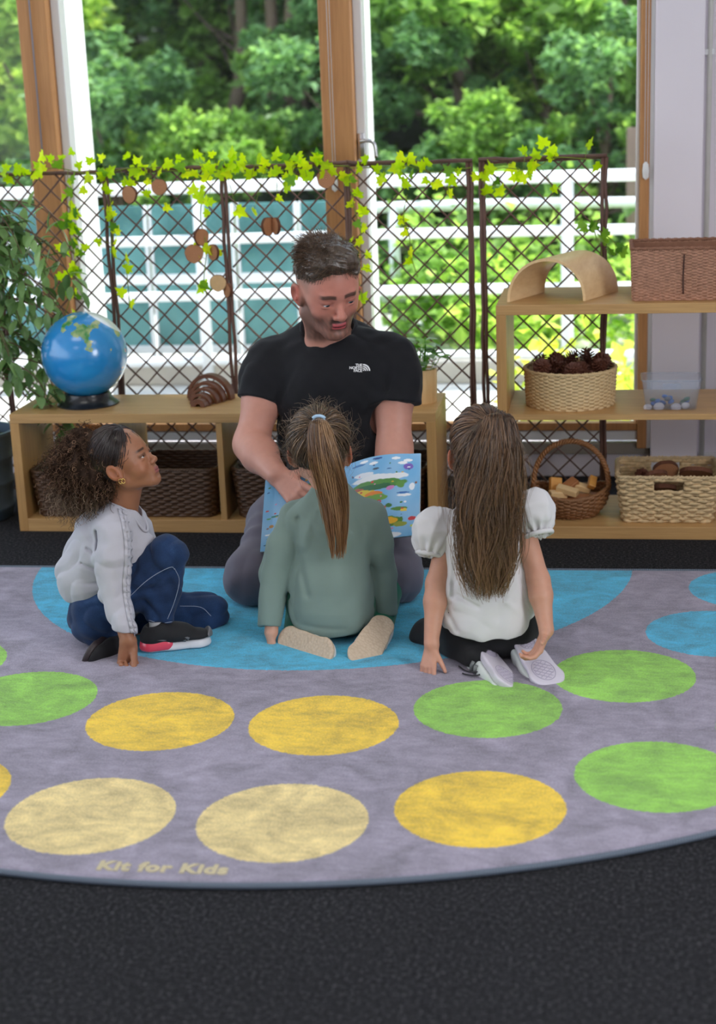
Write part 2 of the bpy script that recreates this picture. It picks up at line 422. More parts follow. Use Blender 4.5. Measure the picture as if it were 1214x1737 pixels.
# pipe beside the column
e = empty('heating_pipe', (0.292, 5.50, 0), 'white vertical pipe with clips beside the white column', 'pipe')
m = MB(); m.tube([(0, 0, 0), (0, 0, 2.8)], 0.009, 12); m.build('pipe', simple('pipe_paint', (0.62, 0.62, 0.58), 0.4), e, True)
m = MB(); m.box(-0.016, 0.014, -0.006, 0.04, 1.41, 1.43, 0.003); m.build('pipe_clip', ALU, e)
# window handle, blind cords
m = MB(); m.box(-0.012, 0.012, -0.008, 0.0, -0.055, 0.03, 0.003)
e = empty('window_handle', (-0.853, YW-0.006, 1.17), 'silver lever handle on the frame right of the middle post', 'handle')
m.build('back_plate', CHROME, e, 'auto')
m = MB(); m.tube(cr([(0, -0.008, 0.0), (0, -0.035, 0.004), (0.01, -0.042, 0.006), (0.04, -0.042, 0.004), (0.052, -0.042, -0.012), (0.055, -0.042, -0.05)], 6), 0.0065, 8); m.build('lever', CHROME, e, True)
def bead_chain(x, y, z0, label, clip=True, beads=True):
    e = empty('bead_chain' if beads else 'pull_cord', (x, y, z0), label, 'blind chain' if beads else 'blind cord', None)
    m = MB()
    for dx in ((-0.004, 0.005) if beads else (0,)):
        m.tube([(dx, 0, 0.05), (dx, 0, 2.78-z0)], 0.0011 if beads else 0.0028, 6)
        if beads:
            z = 0.05
            while z < 1.75-z0+0.1: m.lathe([(0, -0.0022), (0.0022, 0), (0, 0.0022)], 6, (dx, 0, z)); z += 0.0062
    m.build('chain' if beads else 'cord', simple('bead_plastic', (0.62, 0.60, 0.60) if beads else (0.30, 0.32, 0.40), 0.3), e, True)
    if clip:
        m = MB(); m.lathe([(0, 0), (0.010, 0.008), (0.0115, 0.03), (0.009, 0.052), (0, 0.06)], 14, (0, 0, -0.008), sy=0.6)
        m.build('cord_tensioner', simple('clear_plastic_clip', (0.85, 0.86, 0.86), 0.15), e, True)
    return e
bead_chain(0.092, YW-0.032, 1.03, 'beaded blind chain with clear tensioner on the right-hand post')
bead_chain(-0.938, YW-0.075, 1.02, 'beaded blind chain hanging down the middle timber post')
bead_chain(-1.955, YW-0.07, 1.05, 'grey blind cord running down the left-hand timber post', clip=False, beads=False)
for _i, (_x, _y) in enumerate(((-1.9, 3.1), (0.5, 3.1), (-1.9, 0.6), (0.5, 0.6))):
    m = MB(); m.box(_x-0.6, _x+0.6, _y-0.33, _y+0.33, 2.772, 2.80, 0.004); o = m.build('ceiling_light', ALU); tag(o, 'white ceiling light panel above the carpet', 'ceiling light', 'ceiling light panels')
# ------------------------------------------------------------------ rug
RC = (-0.838, 4.479); BL = math.radians(1.15)
t = NT('rug_pile'); geo = t.node('ShaderNodeNewGeometry'); P = geo.outputs['Position']
wob = t.node('ShaderNodeVectorMath', operation='MULTIPLY_ADD'); nn = t.noise(P, 160, 2, out='Color')
t.link(nn, wob.inputs[0]); wob.inputs[1].default_value = (0.010, 0.010, 0); wob.inputs[2].default_value = (-0.005, -0.005, 0)
ad = t.node('ShaderNodeVectorMath', operation='ADD'); t.link(P, ad.inputs[0]); t.link(wob.outputs[0], ad.inputs[1])
flat = t.node('ShaderNodeVectorMath', operation='MULTIPLY'); t.link(ad.outputs[0], flat.inputs[0]); flat.inputs[1].default_value = (1, 1, 0)
def dist(c):
    x = t.node('ShaderNodeVectorMath', operation='DISTANCE'); t.link(flat.outputs[0], x.inputs[0]); x.inputs[1].default_value = (c[0], c[1], 0); return x.outputs['Value']
def dots(ring, angs):
    r = None
    for a in angs:
        d = dist((RC[0]+ring*math.sin(a), RC[1]-ring*math.cos(a))); r = d if r is None else t.math('MINIMUM', r, d)
    return r
inn = [0.008+0.308*(k+0.5) for k in range(-6, 6)]; outr = [0.0036+0.2295*(k+0.5) for k in range(-7, 7)]
sel = lambda L, ks: [L[k] for k in ks]
GREY, BLUE, GREEN, YEL, CREAM = srgb(146, 138, 156), srgb(52, 176, 214), srgb(140, 202, 66), srgb(238, 198, 34), srgb(232, 208, 140)
mask = lambda d, r: t.math('LESS_THAN', d, r)
c = GREY
for d, r, k in ((dots(1.225, sel(inn, (5, 6))), .168, YEL), (dots(1.225, sel(inn, (3, 4, 7, 8))), .168, GREEN), (dots(1.225, sel(inn, (1, 2, 9, 10))), .168, BLUE),
                (dots(1.697, sel(outr, (6, 7))), .1685, CREAM), (dots(1.697, sel(outr, (5, 8))), .1685, YEL), (dots(1.697, sel(outr, (3, 4, 9, 10))), .1685, GREEN),
                (dots(1.697, sel(outr, (1, 2, 11, 12))), .1685, BLUE), (dist((-0.823, 4.463)), .874, BLUE)):
    c = t.mix(mask(d, r), c, k)
# brushed pile: soft patches where the nap leans, fine fibre grain
g1 = t.noise(P, 9, 4, 0.62, dist=0.8); g2 = t.noise(t.mapping(P, (1, 2.4, 1), (0, 0, 0.4)), 26, 3, 0.6); g3 = t.noise(P, 420, 2, 0.6)
s_ = t.math('MULTIPLY_ADD', g1, 0.95, t.math('MULTIPLY', g2, 0.45)); s_ = t.math('MULTIPLY_ADD', t.noise(P, 240, 3, 0.7), 0.85, t.math('SUBTRACT', s_, 0.22))
k1 = t.node('ShaderNodeMapRange'); t.link(s_, k1.inputs[0]); k1.inputs[1].default_value = 0.55; k1.inputs[2].default_value = 1.25; k1.inputs[3].default_value = 0.40; k1.inputs[4].default_value = 1.45
kc = t.node('ShaderNodeCombineColor'); [t.link(k1.outputs[0], kc.inputs[i]) for i in range(3)]
c = t.mix(1.0, c, kc.outputs[0], 'MULTIPLY')
RUGM = t.done(t.pbr(c, 0.9, 0, t.bump(t.math('MULTIPLY_ADD', g3, 0.7, t.math('MULTIPLY', g2, 0.8)), 0.55, 0.006), 0.2, Sheen_Weight=0.25, Sheen_Roughness=0.6))
rug = empty('rug', (RC[0], 4.40, 0), 'grey half-round rug with coloured dots and a blue centre', 'rug')
oc = np.array([-0.838, 4.535]); bl0 = np.array([-0.838, 4.409]); bd = np.array([math.cos(BL), math.sin(BL)])
def rug_outline(inset):
    Rr = 2.0-inset; out = []
    for a in np.linspace(-1.75, 1.75, 220):
        p = oc+Rr*np.array([math.sin(a), -math.cos(a)]); off = (p-bl0)@np.array([-bd[1], bd[0]])
        if off < -inset: out.append(p)
    nrm = np.array([-bd[1], bd[0]])
    h = (bl0-nrm*inset-oc); perp = h@nrm; along = math.sqrt(Rr*Rr-perp*perp); base = oc+nrm*perp
    return [base-bd*along]+out+[base+bd*along]
lo = np.array(rug.location)
ring = rug_outline(0.006); V = []; F = []
for z, ins in ((0.001, 0.006), (0.010, 0.008), (0.012, 0.016)):
    V += [(p[0]-lo[0], p[1]-lo[1], z) for p in rug_outline(ins)[:]]
n = len(V)//3
for a in range(2):
    for i in range(n): j = (i+1) % n; F.append((a*n+i, a*n+j, (a+1)*n+j, (a+1)*n+i))
F.append(tuple(range(2*n, 3*n)))
mesh_obj('pile', V, F, RUGM, rug, False)
m = MB(); pts = np.array([(p[0]-lo[0], p[1]-lo[1], 0.007) for p in rug_outline(0.002)]); m.tube(cr(pts, 4, True), 0.0065, 8, closed=True)
t = NT('binding'); w = t.node('ShaderNodeTexWave'); t.link(t.coord(), w.inputs[0]); w.inputs['Scale'].default_value = 60
BIND = t.done(t.pbr(t.mix(w.outputs['Fac'], srgb(70, 80, 92), srgb(112, 124, 140)), 0.6, 0, t.bump(w.outputs['Fac'], 0.5, 0.002)))
m.build('edge_binding', BIND, rug, True)
def text_mesh(name, body, size, mat, parent, M, extrude=0.0006, bold=0.0, spacing=1.0, width=None, font=None):
    c = bpy.data.curves.new(name, 'FONT'); c.body = body; c.size = size; c.extrude = extrude; c.offset = bold; c.align_x = 'CENTER'; c.align_y = 'CENTER'; c.space_character = spacing
    o = bpy.data.objects.new(name, c); COL.objects.link(o)
    dg = bpy.context.evaluated_depsgraph_get(); me = bpy.data.meshes.new_from_object(o.evaluated_get(dg)); bpy.data.objects.remove(o)
    if width:
        xs = [v.co.x for v in me.vertices]; s = width/(max(xs)-min(xs)); me.transform(Matrix.Diagonal((s, s*M[1] if isinstance(M, tuple) else s, 1, 1)))
    me.transform(M[0] if isinstance(M, tuple) else M)
    me.materials.clear(); me.materials.append(mat); o = bpy.data.objects.new(name, me); COL.objects.link(o); o.parent = parent; return o
pa, pb = gz(166, 1468, .013), gz(386, 1476, .013); mid = (pa+pb)/2; wdt = np.linalg.norm(pb-pa); ang = math.atan2(pb[1]-pa[1], pb[0]-pa[0])
text_mesh('woven_lettering', 'Kit for Kids', 0.06, simple('lettering_cream', srgb(196, 184, 150), 0.9), rug,
          (Matrix.Translation((mid[0]-lo[0], mid[1]-lo[1], 0.0125))@Matrix.Rotation(ang, 4, 'Z'), 1.0), 0.0008, 0.0028, 1.10, wdt)
# ------------------------------------------------------------------ low shelf with four bays
LX0, LX1, LY0, LY1, LH, TB = -1.915, -0.545, 4.794, 5.10, 0.389, 0.030
low = empty('low_shelf', ((LX0+LX1)/2, LY0, 0), 'low oak shelf unit with four bays behind the kneeling man', 'shelf unit')
def part(m, name, mat, par, smooth=False):
    o = m.build(name, mat, None, smooth); o.data.transform(Matrix.Translation(-par.location)); o.parent = par; return o
m = MB(); m.box(LX0, LX1, LY0, LY1, LH-TB, LH, 0.0015); part(m, 'top_board', OAK, low)
m = MB(); m.box(LX0+TB, LX1-TB, LY0, LY1, 0.0, 0.042, 0.0015); part(m, 'bottom_board', OAK, low)
for x in (LX0, LX1-TB): m = MB(); m.box(x, x+TB, LY0, LY1, 0, LH-TB, 0.0015); part(m, 'side_panel', OAKV, low)
bay = (LX1-LX0-TB)/4
for k in (1, 2, 3): m = MB(); m.box(LX0+bay*k+0.005, LX0+bay*k+0.025, LY0+0.004, LY1, 0.042, LH-TB, 0.001); part(m, 'divider', OAKV, low)
# taller open shelf on the right
RX0, RX1, RY0, RY1, RH = -0.354, 0.80, 4.761, 5.133, 0.7205
hi = empty('open_shelf', ((RX0+RX1)/2, RY0, 0), 'taller oak open shelf unit with three boards in front of the right-hand window', 'shelf unit')
m = MB(); m.box(RX0, RX1, RY0, RY1, RH-0.030, RH, 0.0015); part(m, 'top_board', OAK, hi)
m = MB(); m.box(RX0+0.03, RX1-0.03, RY0+0.004, RY1, 0.371, 0.389, 0.001); part(m, 'middle_board', OAK, hi)
m = MB(); m.box(RX0+0.03, RX1-0.03, RY0, RY1, 0, 0.039, 0.0015); part(m, 'bottom_board', OAK, hi)
for x in (RX0, RX1-0.03): m = MB(); m.box(x, x+0.03, RY0, RY1, 0, RH-0.03, 0.0015); part(m, 'side_panel', OAKV, hi)
# ================================================================== outdoors
PAVE = simple('pale_paving', (0.62, 0.60, 0.56), 0.8, 0.10, 2.0, 0.2, 30, 0.01)
SOIL = simple('leaf_litter', (0.022, 0.032, 0.014), 0.95, 0.45, 6, 0.8, 20, 0.05)
m = MB(); m.box(-9, 6, 5.81, 7.05, -0.12, -0.02); struct(m, 'ground_terrace', PAVE)
m = MB(); m.box(-12, 9, 7.05, 9.6, -0.14, -0.03); struct(m, 'ground_ramp', simple('ramp_concrete', (0.50, 0.49, 0.46), 0.85, 0.12, 2, 0.2))
# earth bank that climbs away under the trees
V = []; F = []; nx, ny = 70, 34
rr = random.Random(3); ph = [(rr.uniform(0, 6), rr.uniform(.3, 1.4), rr.uniform(.3, 1.4)) for _ in range(6)]
for j in range(ny):
    for i in range(nx):
        x = -24+i*44/(nx-1); y = 9.4+j*26/(ny-1); z = -0.05+max(0, y-9.6)*0.16+0.12*sum(math.sin(a+b*x+c_*y) for a, b, c_ in ph)*min(1, (y-9.4)/2)
        V.append((x, y, z))
for j in range(ny-1):
    for i in range(nx-1): a = j*nx+i; F.append((a, a+1, a+nx+1, a+nx))
tag(mesh_obj('ground_bank', V, F, SOIL), kind='structure')
def bank_z(x, y): return -0.05+max(0, y-9.6)*0.16+0.12*sum(math.sin(a+b*x+c_*y) for a, b, c_ in ph)*min(1, max(0, (y-9.4)/2))
# low kerb wall between terrace and ramp
m = MB(); m.box(-9, -0.2, 7.35, 7.50, -0.03, 0.075, 0.006); struct(m, 'wall_kerb', simple('kerb_stone', (0.50, 0.46, 0.40), 0.8, 0.15, 5, 0.2))
# white tubular railing, run along the near side and a curved ramp run behind it
def railing(label, pts, zs, posts, r=0.024, dz=lambda s: 0.0):
    P = cr(np.array(pts, float), 14); L = np.concatenate([[0], np.cumsum(np.linalg.norm(np.diff(P, axis=0), axis=1))]); L /= L[-1]
    base = P[0]; e = empty('railing', tuple(base), label, 'railing', 'white outdoor railings')
    for z in zs:
        Q = P-base; Q = Q.copy(); Q[:, 2] += z+np.array([dz(s) for s in L]); m = MB(); m.tube(Q, r if z < zs[0] else r*1.15, 12); m.build('rail', RAILM, e, True)
    for s in posts:
        p = np.array([np.interp(s, L, P[:, k]) for k in range(3)])-base
        m = MB(); m.tube([p+[0, 0, -0.03+dz(s)], p+[0, 0, zs[0]+dz(s)]], r*1.2, 10); m.build('post', RAILM, e, True)
    return e
railing('white tubular railing nearest the window, running behind the trellis screens', [(-4.2, 7.15, 0), (-2.4, 7.3, 0), (-1.2, 7.4, 0), (-0.5, 7.42, 0), (0.6, 7.35, 0), (2.4, 7.0, 0)], (0.90, 0.66, 0.40, 0.09), (0.0, .145, .262, .345, .60, .72, 1.0))
railing('white tubular railing of the ramp, sloping behind the nearest one', [(-1.75, 8.5, 0), (-1.2, 8.65, 0), (-0.4, 8.75, 0), (0.6, 8.7, 0), (1.6, 8.5, 0), (3, 8.0, 0)], (0.66, 0.17), (0.0, .12, .5, .8), dz=lambda s: 0.02-0.05*s)
# teal mesh screens fixed behind the left part of the railing
SCR = NT('teal_screen'); _a = SCR.noise(SCR.coord(), 2.2, 3); _c = SCR.ramp(_a, [(0.35, srgb(52, 104, 104)), (0.55, srgb(96, 150, 150)), (0.7, srgb(70, 128, 160))])
SCRM = SCR.done(SCR.pbr(_c, 0.35, 0, None, 0.5))
for k, (x0, x1, y) in enumerate(((-3.35, -2.26, 7.62), (-2.22, -1.83, 7.62), (-1.79, -1.52, 7.62), (-1.49, -1.20, 7.64))):
    e = empty('windbreak_panel', ((x0+x1)/2, y, 0), ['teal glazed panel behind the railing at the far left, partly behind the potted tree', 'teal glazed panel behind the railing, directly behind the globe', 'teal glazed panel behind the railing, between the globe and the wooden arches', 'narrow teal glazed panel just left of the kneeling man'][k], 'panel', None)
    for z0, z1 in ((0.12, 0.42), (0.47, 0.80)):
        m = MB(); m.box(x0, x1, y-0.012, y+0.012, z0, z1, 0.003); part(m, 'sheet', SCRM, e)
    m = MB(); m.box(x0-0.012, x0, y-0.02, y+0.02, -0.03, 0.80, 0.003); m.box(x1, x1+0.012, y-0.02, y+0.02, -0.03, 0.80, 0.003)
    m.box(x0, x1, y-0.016, y+0.016, 0.42, 0.47, 0.003); m.box(x0, x1, y-0.016, y+0.016, 0.08, 0.12, 0.003); part(m, 'frame', RAILM, e)
m = MB()
for i in range(16): m.box(0.05+i*0.13, 0.172+i*0.13, 9.3, 9.33, -0.03, 1.02+0.01*(i % 3), 0.004)
tag(m.build('board_fence', wood('fence_boards', srgb(92, 72, 62), srgb(140, 118, 106), 2)), 'weathered brown board fence beyond the railing beside the right-hand post', 'fence')
# ---- leaves: small folded blades, many to a crown
def leaf_cloud(pts, size, rng, asp=0.55, up=0.4, rows=1):
    n = len(pts); pts = np.asarray(pts)
    d = rng.normal(size=(n, 3)); d[:, 2] *= 0.6; d /= np.linalg.norm(d, axis=1)[:, None]
    nn = rng.normal(size=(n, 3))+[0, 0, up*3]; s = np.cross(d, nn); s /= np.linalg.norm(s, axis=1)[:, None]; nn = np.cross(s, d)
    L = size*rng.uniform(0.6, 1.3, n)[:, None]; w = L*asp*0.5
    A = pts; B = pts+d*L*0.45+s*w+nn*w*0.25; C = pts+d*L-nn*L*0.12; D = pts+d*L*0.45-s*w+nn*w*0.25
    V = np.stack([A, B, C, D], 1).reshape(-1, 3); F = np.arange(4*n).reshape(n, 4)
    return V, F
LEAF = [leafmat('beech_leaf', srgb(62, 104, 44), srgb(176, 212, 120), 0.58), leafmat('sunlit_leaf', srgb(104, 148, 60), srgb(206, 228, 130), 0.6), leafmat('blue_green_leaf', srgb(54, 98, 58), srgb(160, 200, 144), 0.55), leafmat('yellow_leaf', srgb(150, 176, 60), srgb(222, 226, 110), 0.55)]
BARK = simple('bark', (0.16, 0.115, 0.085), 0.9, 0.4, 4, 0.8, 14, 0.04, (1, 1, 0.3))
BARKL = simple('pale_bark', (0.17, 0.12, 0.085), 0.85, 0.3, 4, 0.6, 14, 0.03, (1, 1, 0.3))
def crown_pts(rng, blobs, n):
    out = []; w = np.array([b[3]**2 for b in blobs]); w = w/w.sum()
    for (x, y, z, r), k in zip(blobs, (w*n).astype(int)):
        # many small sprays on the shell of each bough
        ns = max(6, k//26); c = rng.normal(size=(ns, 3)); c /= np.linalg.norm(c, axis=1)[:, None]; c = c*r*rng.uniform(0.55, 1.0, (ns, 1))*[1, 1, 0.8]+[x, y, z]
        p = c[rng.integers(0, ns, k)]+rng.normal(size=(k, 3))*r*0.13; out.append(p)
    return np.concatenate(out)
def make_tree(seed, h, r, mat, n=13000, leaf=0.17, trunk=0.12, bark=None, low=0.25):
    rng = np.random.default_rng(seed); blobs = []
    for i in range(26):
        a = rng.uniform(0, 6.28); q = rng.uniform(0.05, 1.35)*r; z = rng.uniform(low, 1)*h
        blobs.append((math.cos(a)*q*(1.25-z/h*0.55), math.sin(a)*q*(1.25-z/h*0.55), z, r*rng.uniform(0.16, 0.42)))
    V, F = leaf_cloud(crown_pts(rng, blobs, n), leaf, rng)
    fol = mesh_obj('foliage', V, F, mat, None, False)
    m = MB(); top = np.array([rng.uniform(-.3, .3), rng.uniform(-.3, .3), h*0.8])
    m.tube(cr([(0, 0, -0.4), (top[0]*.3, top[1]*.2, h*.3), (top[0]*.5, top[1]*.8, h*.55), top], 6), np.linspace(trunk, trunk*0.35, 19), 10)
    for b in blobs[:9]:
        s = np.array([top[0]*.4, top[1]*.4, max(0.2, b[2]*0.55)]); m.tube(cr([s, (s+b[:3])/2+[0, 0, -0.1], b[:3]], 5), np.linspace(trunk*.35, trunk*.1, 11), 6)
    tr = m.build('trunk', bark or BARK, None, True)
    return fol, tr
_trees = [make_tree(11, 4.6, 1.5, LEAF[0]), make_tree(12, 4.2, 1.35, LEAF[1]), make_tree(13, 5.0, 1.6, LEAF[2]), make_tree(14, 3.6, 1.5, LEAF[0], 12000, 0.2, low=0.05), make_tree(15, 4.4, 1.5, LEAF[2], 12000, .2, low=0.05)]
_used = set()
def plant(kind, name, x, y, s, rz, label, cat, group=None):
    e = empty(name, (x, y, bank_z(x, y)), label, cat, group, rz)
    for o in _trees[kind]:
        c = o if kind not in _used else o.copy()
        if kind in _used: COL.objects.link(c)
        c.parent = e; c.scale = (s, s, s)
    _used.add(kind); return e
T = [(0, -4.9, 12.0, 1.0, 'broadleaf tree at the far left, beyond the left-hand post'), (2, -3.6, 14.5, 1.1, 'dark tree behind the potted tree, just right of the left-hand post'),
     (1, -3.9, 11.2, .55, 'small light green tree seen through the left edge of the large pane'), (0, -2.6, 16.0, 1.2, 'tall dark tree in the middle of the left-hand large pane'),
     (2, -2.4, 12.6, .62, 'short tree with pale sprays left of the leaning trunks'), (0, -1.05, 11.6, .72, 'tree whose crown hangs left of the middle post'),
     (2, -0.35, 17.5, 1.3, 'tall tree behind the middle timber post'), (1, 0.05, 11.8, .52, 'sunlit yellow-green tree above the middle trellis posts'),
     (0, 0.9, 15.5, 1.1, 'large shaded tree in the right-hand pane'), (1, 1.75, 12.6, .92, 'bright green tree at the upper right beside the right-hand post'),
     (2, 2.4, 17.5, 1.3, 'dark tree far back at the right'), (0, -6.2, 16.5, 1.25, 'dark tree far back at the left'), (2, -4.6, 19.5, 1.5, 'tall tree at the back behind the left-hand post'),
     (0, -1.9, 20.5, 1.6, 'tallest tree at the back, left of centre'), (1, -2.9, 20.0, 1.2, 'light green tree at the back, seen between darker crowns'), (0, 0.8, 21.0, 1.6, 'tallest tree at the back, right of centre'),
     (0, -8.0, 12.6, 1.1, 'tree beyond the left edge of the picture, nearest the railing'), (2, -9.8, 15.5, 1.3, 'tree beyond the left edge of the picture, furthest left'), (0, -8.6, 19.0, 1.6, 'tall tree beyond the left edge of the picture, at the back'), (2, 4.6, 14.0, 1.2, 'tree beyond the right edge of the picture'),
     (1, 1.0, 13.4, .6, 'small sunlit tree in the middle of the right-hand pane')]
for k, x, y, s, lab in T: plant(k, 'broadleaf_tree', x, y, s, R.uniform(0, 6.28), lab, 'tree', 'trees on the bank')
Bs = [(-5.4, 10.6), (-4.4, 10.4), (-3.3, 10.7), (-2.5, 10.3), (-1.6, 10.6), (-0.8, 10.2), (-0.1, 10.4), (0.5, 10.8), (1.3, 10.9), (2.2, 11.3), (-5.0, 12.6), (-3.0, 12.8), (-1.0, 12.4), (0.6, 12.6), (-6.5, 14), (-0.3, 14.8), (2.8, 13.6), (-4.0, 11.6), (-2.0, 11.5), (-0.5, 11.4), (1.0, 11.9), (-3.6, 15.0), (-1.6, 16.5), (1.6, 16.0), (-5.6, 17.5), (0.4, 18.5), (-2.8, 18.5), (3.2, 18.0), (-7.5, 18.5), (-1.0, 22), (2, 22), (-7.2, 11.2), (-8.6, 11.8), (-6.6, 12.6)]
for i, (x, y) in enumerate(Bs): plant(3 if i % 2 else 4, 'shrub', x, y, 0.27+0.12*((i*7) % 5)/5+0.14*(y > 12)+.35*(y > 14.9)+.3*(y > 20), R.uniform(0, 6.28), 'leafy green shrub growing on the bank beyond the railing', 'shrub', 'shrubs on the bank')
# leaning pale trunks seen in the left large pane
def lean_trunk(pts, r, label):
    P = np.array(pts, float); e = empty('leaning_tree_trunk', tuple(P[0]), label, 'tree trunk', None)
    m = MB(); Q = cr(P-P[0], 6); m.tube(Q, np.linspace(r, r*0.55, len(Q)), 10); m.build('trunk', BARKL, e, True)
lean_trunk([at(392, 290, 12.2), at(396, 200, 12.2), at(410, 110, 12.2), at(405, -90, 12.2)], .075, 'upright pale trunk left of the pair of leaning trunks')
lean_trunk([at(415, 300, 12), at(432, 245, 12), at(455, 190, 12), at(462, 60, 12), at(450, -100, 12)], .075, 'left one of the two pale leaning trunks')
lean_trunk([at(440, 300, 11.9), at(462, 245, 11.9), at(485, 185, 11.9), at(492, 60, 11.9), at(500, -90, 11.9)], .08, 'right one of the two pale leaning trunks')
lean_trunk([at(42, 300, 13), at(34, 130, 13), at(28, -20, 13)], .13, 'dark thick trunk left of the left-hand post')
# low bright plants in the bed behind the right shelf and along the ramp
def low_plants(name, seed, pts, n, size, mat, label, h=0.16, r=0.16):
    rng = np.random.default_rng(seed); c = np.array(pts, float); p = c[rng.integers(0, len(c), n)]+rng.normal(size=(n, 3))*[r, r, h]; p[:, 2] = np.abs(p[:, 2]+0.03)
    V, F = leaf_cloud(p, size, rng, 0.8, 0.8); base = c.mean(0); base[2] = 0
    e = empty(name, tuple(base), label, 'plant', 'low bedding plants'); mesh_obj('foliage', V-base, F, mat, e, False)
low_plants('bedding_plant', 1, [(0.02, 6.15, 0.12), (-0.08, 6.5, .05), (0.08, 6.7, .05)], 260, 0.07, LEAF[3], 'bright yellow-green plant just outside the pane, above the clear plastic box', .10, .07)
low_plants('bedding_plant', 2, [(-0.30, 6.2, 0.12), (-0.22, 6.35, .1)], 240, 0.07, LEAF[3], 'yellow-green plant outside the pane behind the pine cones', .12, .08)
low_plants('bedding_plant', 3, [(-0.6, 8.3, 0.1), (-0.4, 8.2, .1)], 500, 0.08, LEAF[1], 'green bedding plant beyond the railing, right of the kneeling man', .16, .2)
low_plants('bedding_plant', 4, [(-1.0, 8.6, 0.1), (-0.9, 8.5, .2)], 700, 0.08, LEAF[0], 'dark green bedding plant beyond the railing, behind the kneeling man', .24, .18)
low_plants('bedding_plant', 5, [(0.25, 8.2, 0.1), (0.5, 8.1, .1)], 700, 0.08, LEAF[1], 'light green bedding plant beyond the railing, behind the plywood arch', .2, .22)
low_plants('bedding_plant', 6, [(0.0, 8.9, 0.1), (-0.3, 9.2, .1), (-0.6, 9.1, .1)], 1100, 0.09, LEAF[0], 'dark bedding plants at the far edge of the ramp, right of centre', .24, .3)
# ================================================================== trellis screens
ROD = simple('willow_rod', srgb(98, 70, 60), 0.55, 0.45, 14, 0.4, 60, 0.003)
YT = 5.20; TH = 1.118
def trellis_panel(e, x0, x1, seed):
    rg = random.Random(seed); m = MB(); pitch = 0.0765; ox, oy, oz = e.location
    z0, z1 = 0.012, TH-0.008
    for sgn in (1, -1):
        k0 = int((-(z1-z0)-0.5)/pitch)-2
        for k in range(k0, int(1.8/pitch)):
            c = x0+(k+rg.uniform(-.08, .08))*pitch
            # line x = c + sgn*(z-z0) (or mirrored)
            pts = []
            for tt in np.linspace(0, 1, 60):
                z = z0+tt*(z1-z0); x = c+(z-z0) if sgn > 0 else c+(z1-z)
                if x0 <= x <= x1: pts.append((x, z))
            if len(pts) < 2 or abs(pts[-1][1]-pts[0][1]) < 0.02: continue
            (xa, za), (xb, zb) = pts[0], pts[-1]; n = max(3, int(abs(zb-za)/0.0383)+1)
            bow = rg.uniform(-.004, .004); Q = []
            for i in range(n+1):
                s = i/n; w = 0.003*math.sin(math.pi*(i+k))
                Q.append((xa+(xb-xa)*s+bow*math.sin(math.pi*s)+rg.uniform(-.0009, .0009)-ox, YT+sgn*0.0028+0.0020*math.cos(math.pi*i)-oy, za+(zb-za)*s+rg.uniform(-.0012, .0012)-oz))
            m.tube(Q, np.linspace(0.0033, 0.0026, len(Q)) if rg.random() < .5 else np.linspace(.0026, .0034, len(Q)), 6)
    m.build('lattice', ROD, e, True)
def rodline(m, a, b, r, rg, seg=14, wob=0.0018):
    a = np.array(a, float); b = np.array(b, float); P = [a+(b-a)*i/seg+np.array([rg.gauss(0, wob), rg.gauss(0, wob*.5), rg.gauss(0, wob)]) for i in range(seg+1)]; m.tube(P, r, 7)
def trellis_screen(xs, label, tops):
    e = empty('trellis_screen', ((xs[0]+xs[-1])/2, YT, 0), label, 'trellis screen', None); o = np.array(e.location); rg = random.Random(int(xs[0]*100))
    for a, b in zip(xs[:-1], xs[1:]): trellis_panel(e, a, b, int(a*1000)); 
    for i, x in enumerate(xs):
        for dx in ((-0.0065, 0.006) if 0 < i < len(xs)-1 else (0.0, 0.010 if i == 0 else -0.010)):
            m = MB(); rodline(m, np.array((x+dx, YT-0.004, 0))-o, np.array((x+dx, YT-0.004, TH-0.004))-o, 0.0062, rg); m.build('post', ROD, e, True)
    for a, b in zip(xs[:-1], xs[1:]):
        m = MB(); rodline(m, np.array((a-.004, YT-0.007, TH))-o, np.array((b+.004, YT-0.007, TH+rg.uniform(-.003, .003)))-o, 0.0062, rg, 8); rodline(m, np.array((a-.004, YT+0.006, TH-.006))-o, np.array((b+.004, YT+0.006, TH-.004))-o, 0.005, rg, 8)
        m.build('top_rail', ROD, e, True)
trellis_screen([-2.46, -2.06, -1.663, -1.266, -0.856, -0.458], 'long dark willow trellis screen standing behind the low shelf', None)
trellis_screen([-0.428, -0.036], 'narrow dark willow trellis screen standing behind the taller shelf', None)
# ---- ivy: lobed leaves on wandering stems
IVY = leafmat('ivy_leaf', srgb(170, 214, 12), srgb(226, 246, 36), 0.62, 0.4); IVYD = leafmat('ivy_leaf_dark', srgb(62, 120, 26), srgb(128, 178, 48), 0.4, 0.4)
_ivy = [(0, -0.08), (0.30, -0.20), (0.52, 0.02), (0.34, 0.20), (0.50, 0.42), (0.22, 0.46), (0.0, 0.92), (-0.22, 0.46), (-0.50, 0.42), (-0.34, 0.20), (-0.52, 0.02), (-0.30, -0.20)]
def ivy_leaf(m, p, s, rg, mi=0, yaw=None, roll=None):
    V = []
    c = np.array([0, 0, 0.0])
    for (x, y) in _ivy: V.append((x*s, 0.18*s*abs(x)-0.1*s*y*y, y*s))
    V.append((0, 0.0, 0.2*s)); V = np.array(V)
    M = Matrix.Rotation(rg.uniform(-1.0, 1.0) if yaw is None else yaw, 3, 'Z')@Matrix.Rotation(rg.uniform(-.6, .6), 3, 'X')@Matrix.Rotation(rg.uniform(-2.6, 2.6) if roll is None else roll, 3, 'Y')
    V = V@np.array(M).T+p; n = len(_ivy)
    m.add(V, [(i, (i+1) % n, n) for i in range(n)], mi)
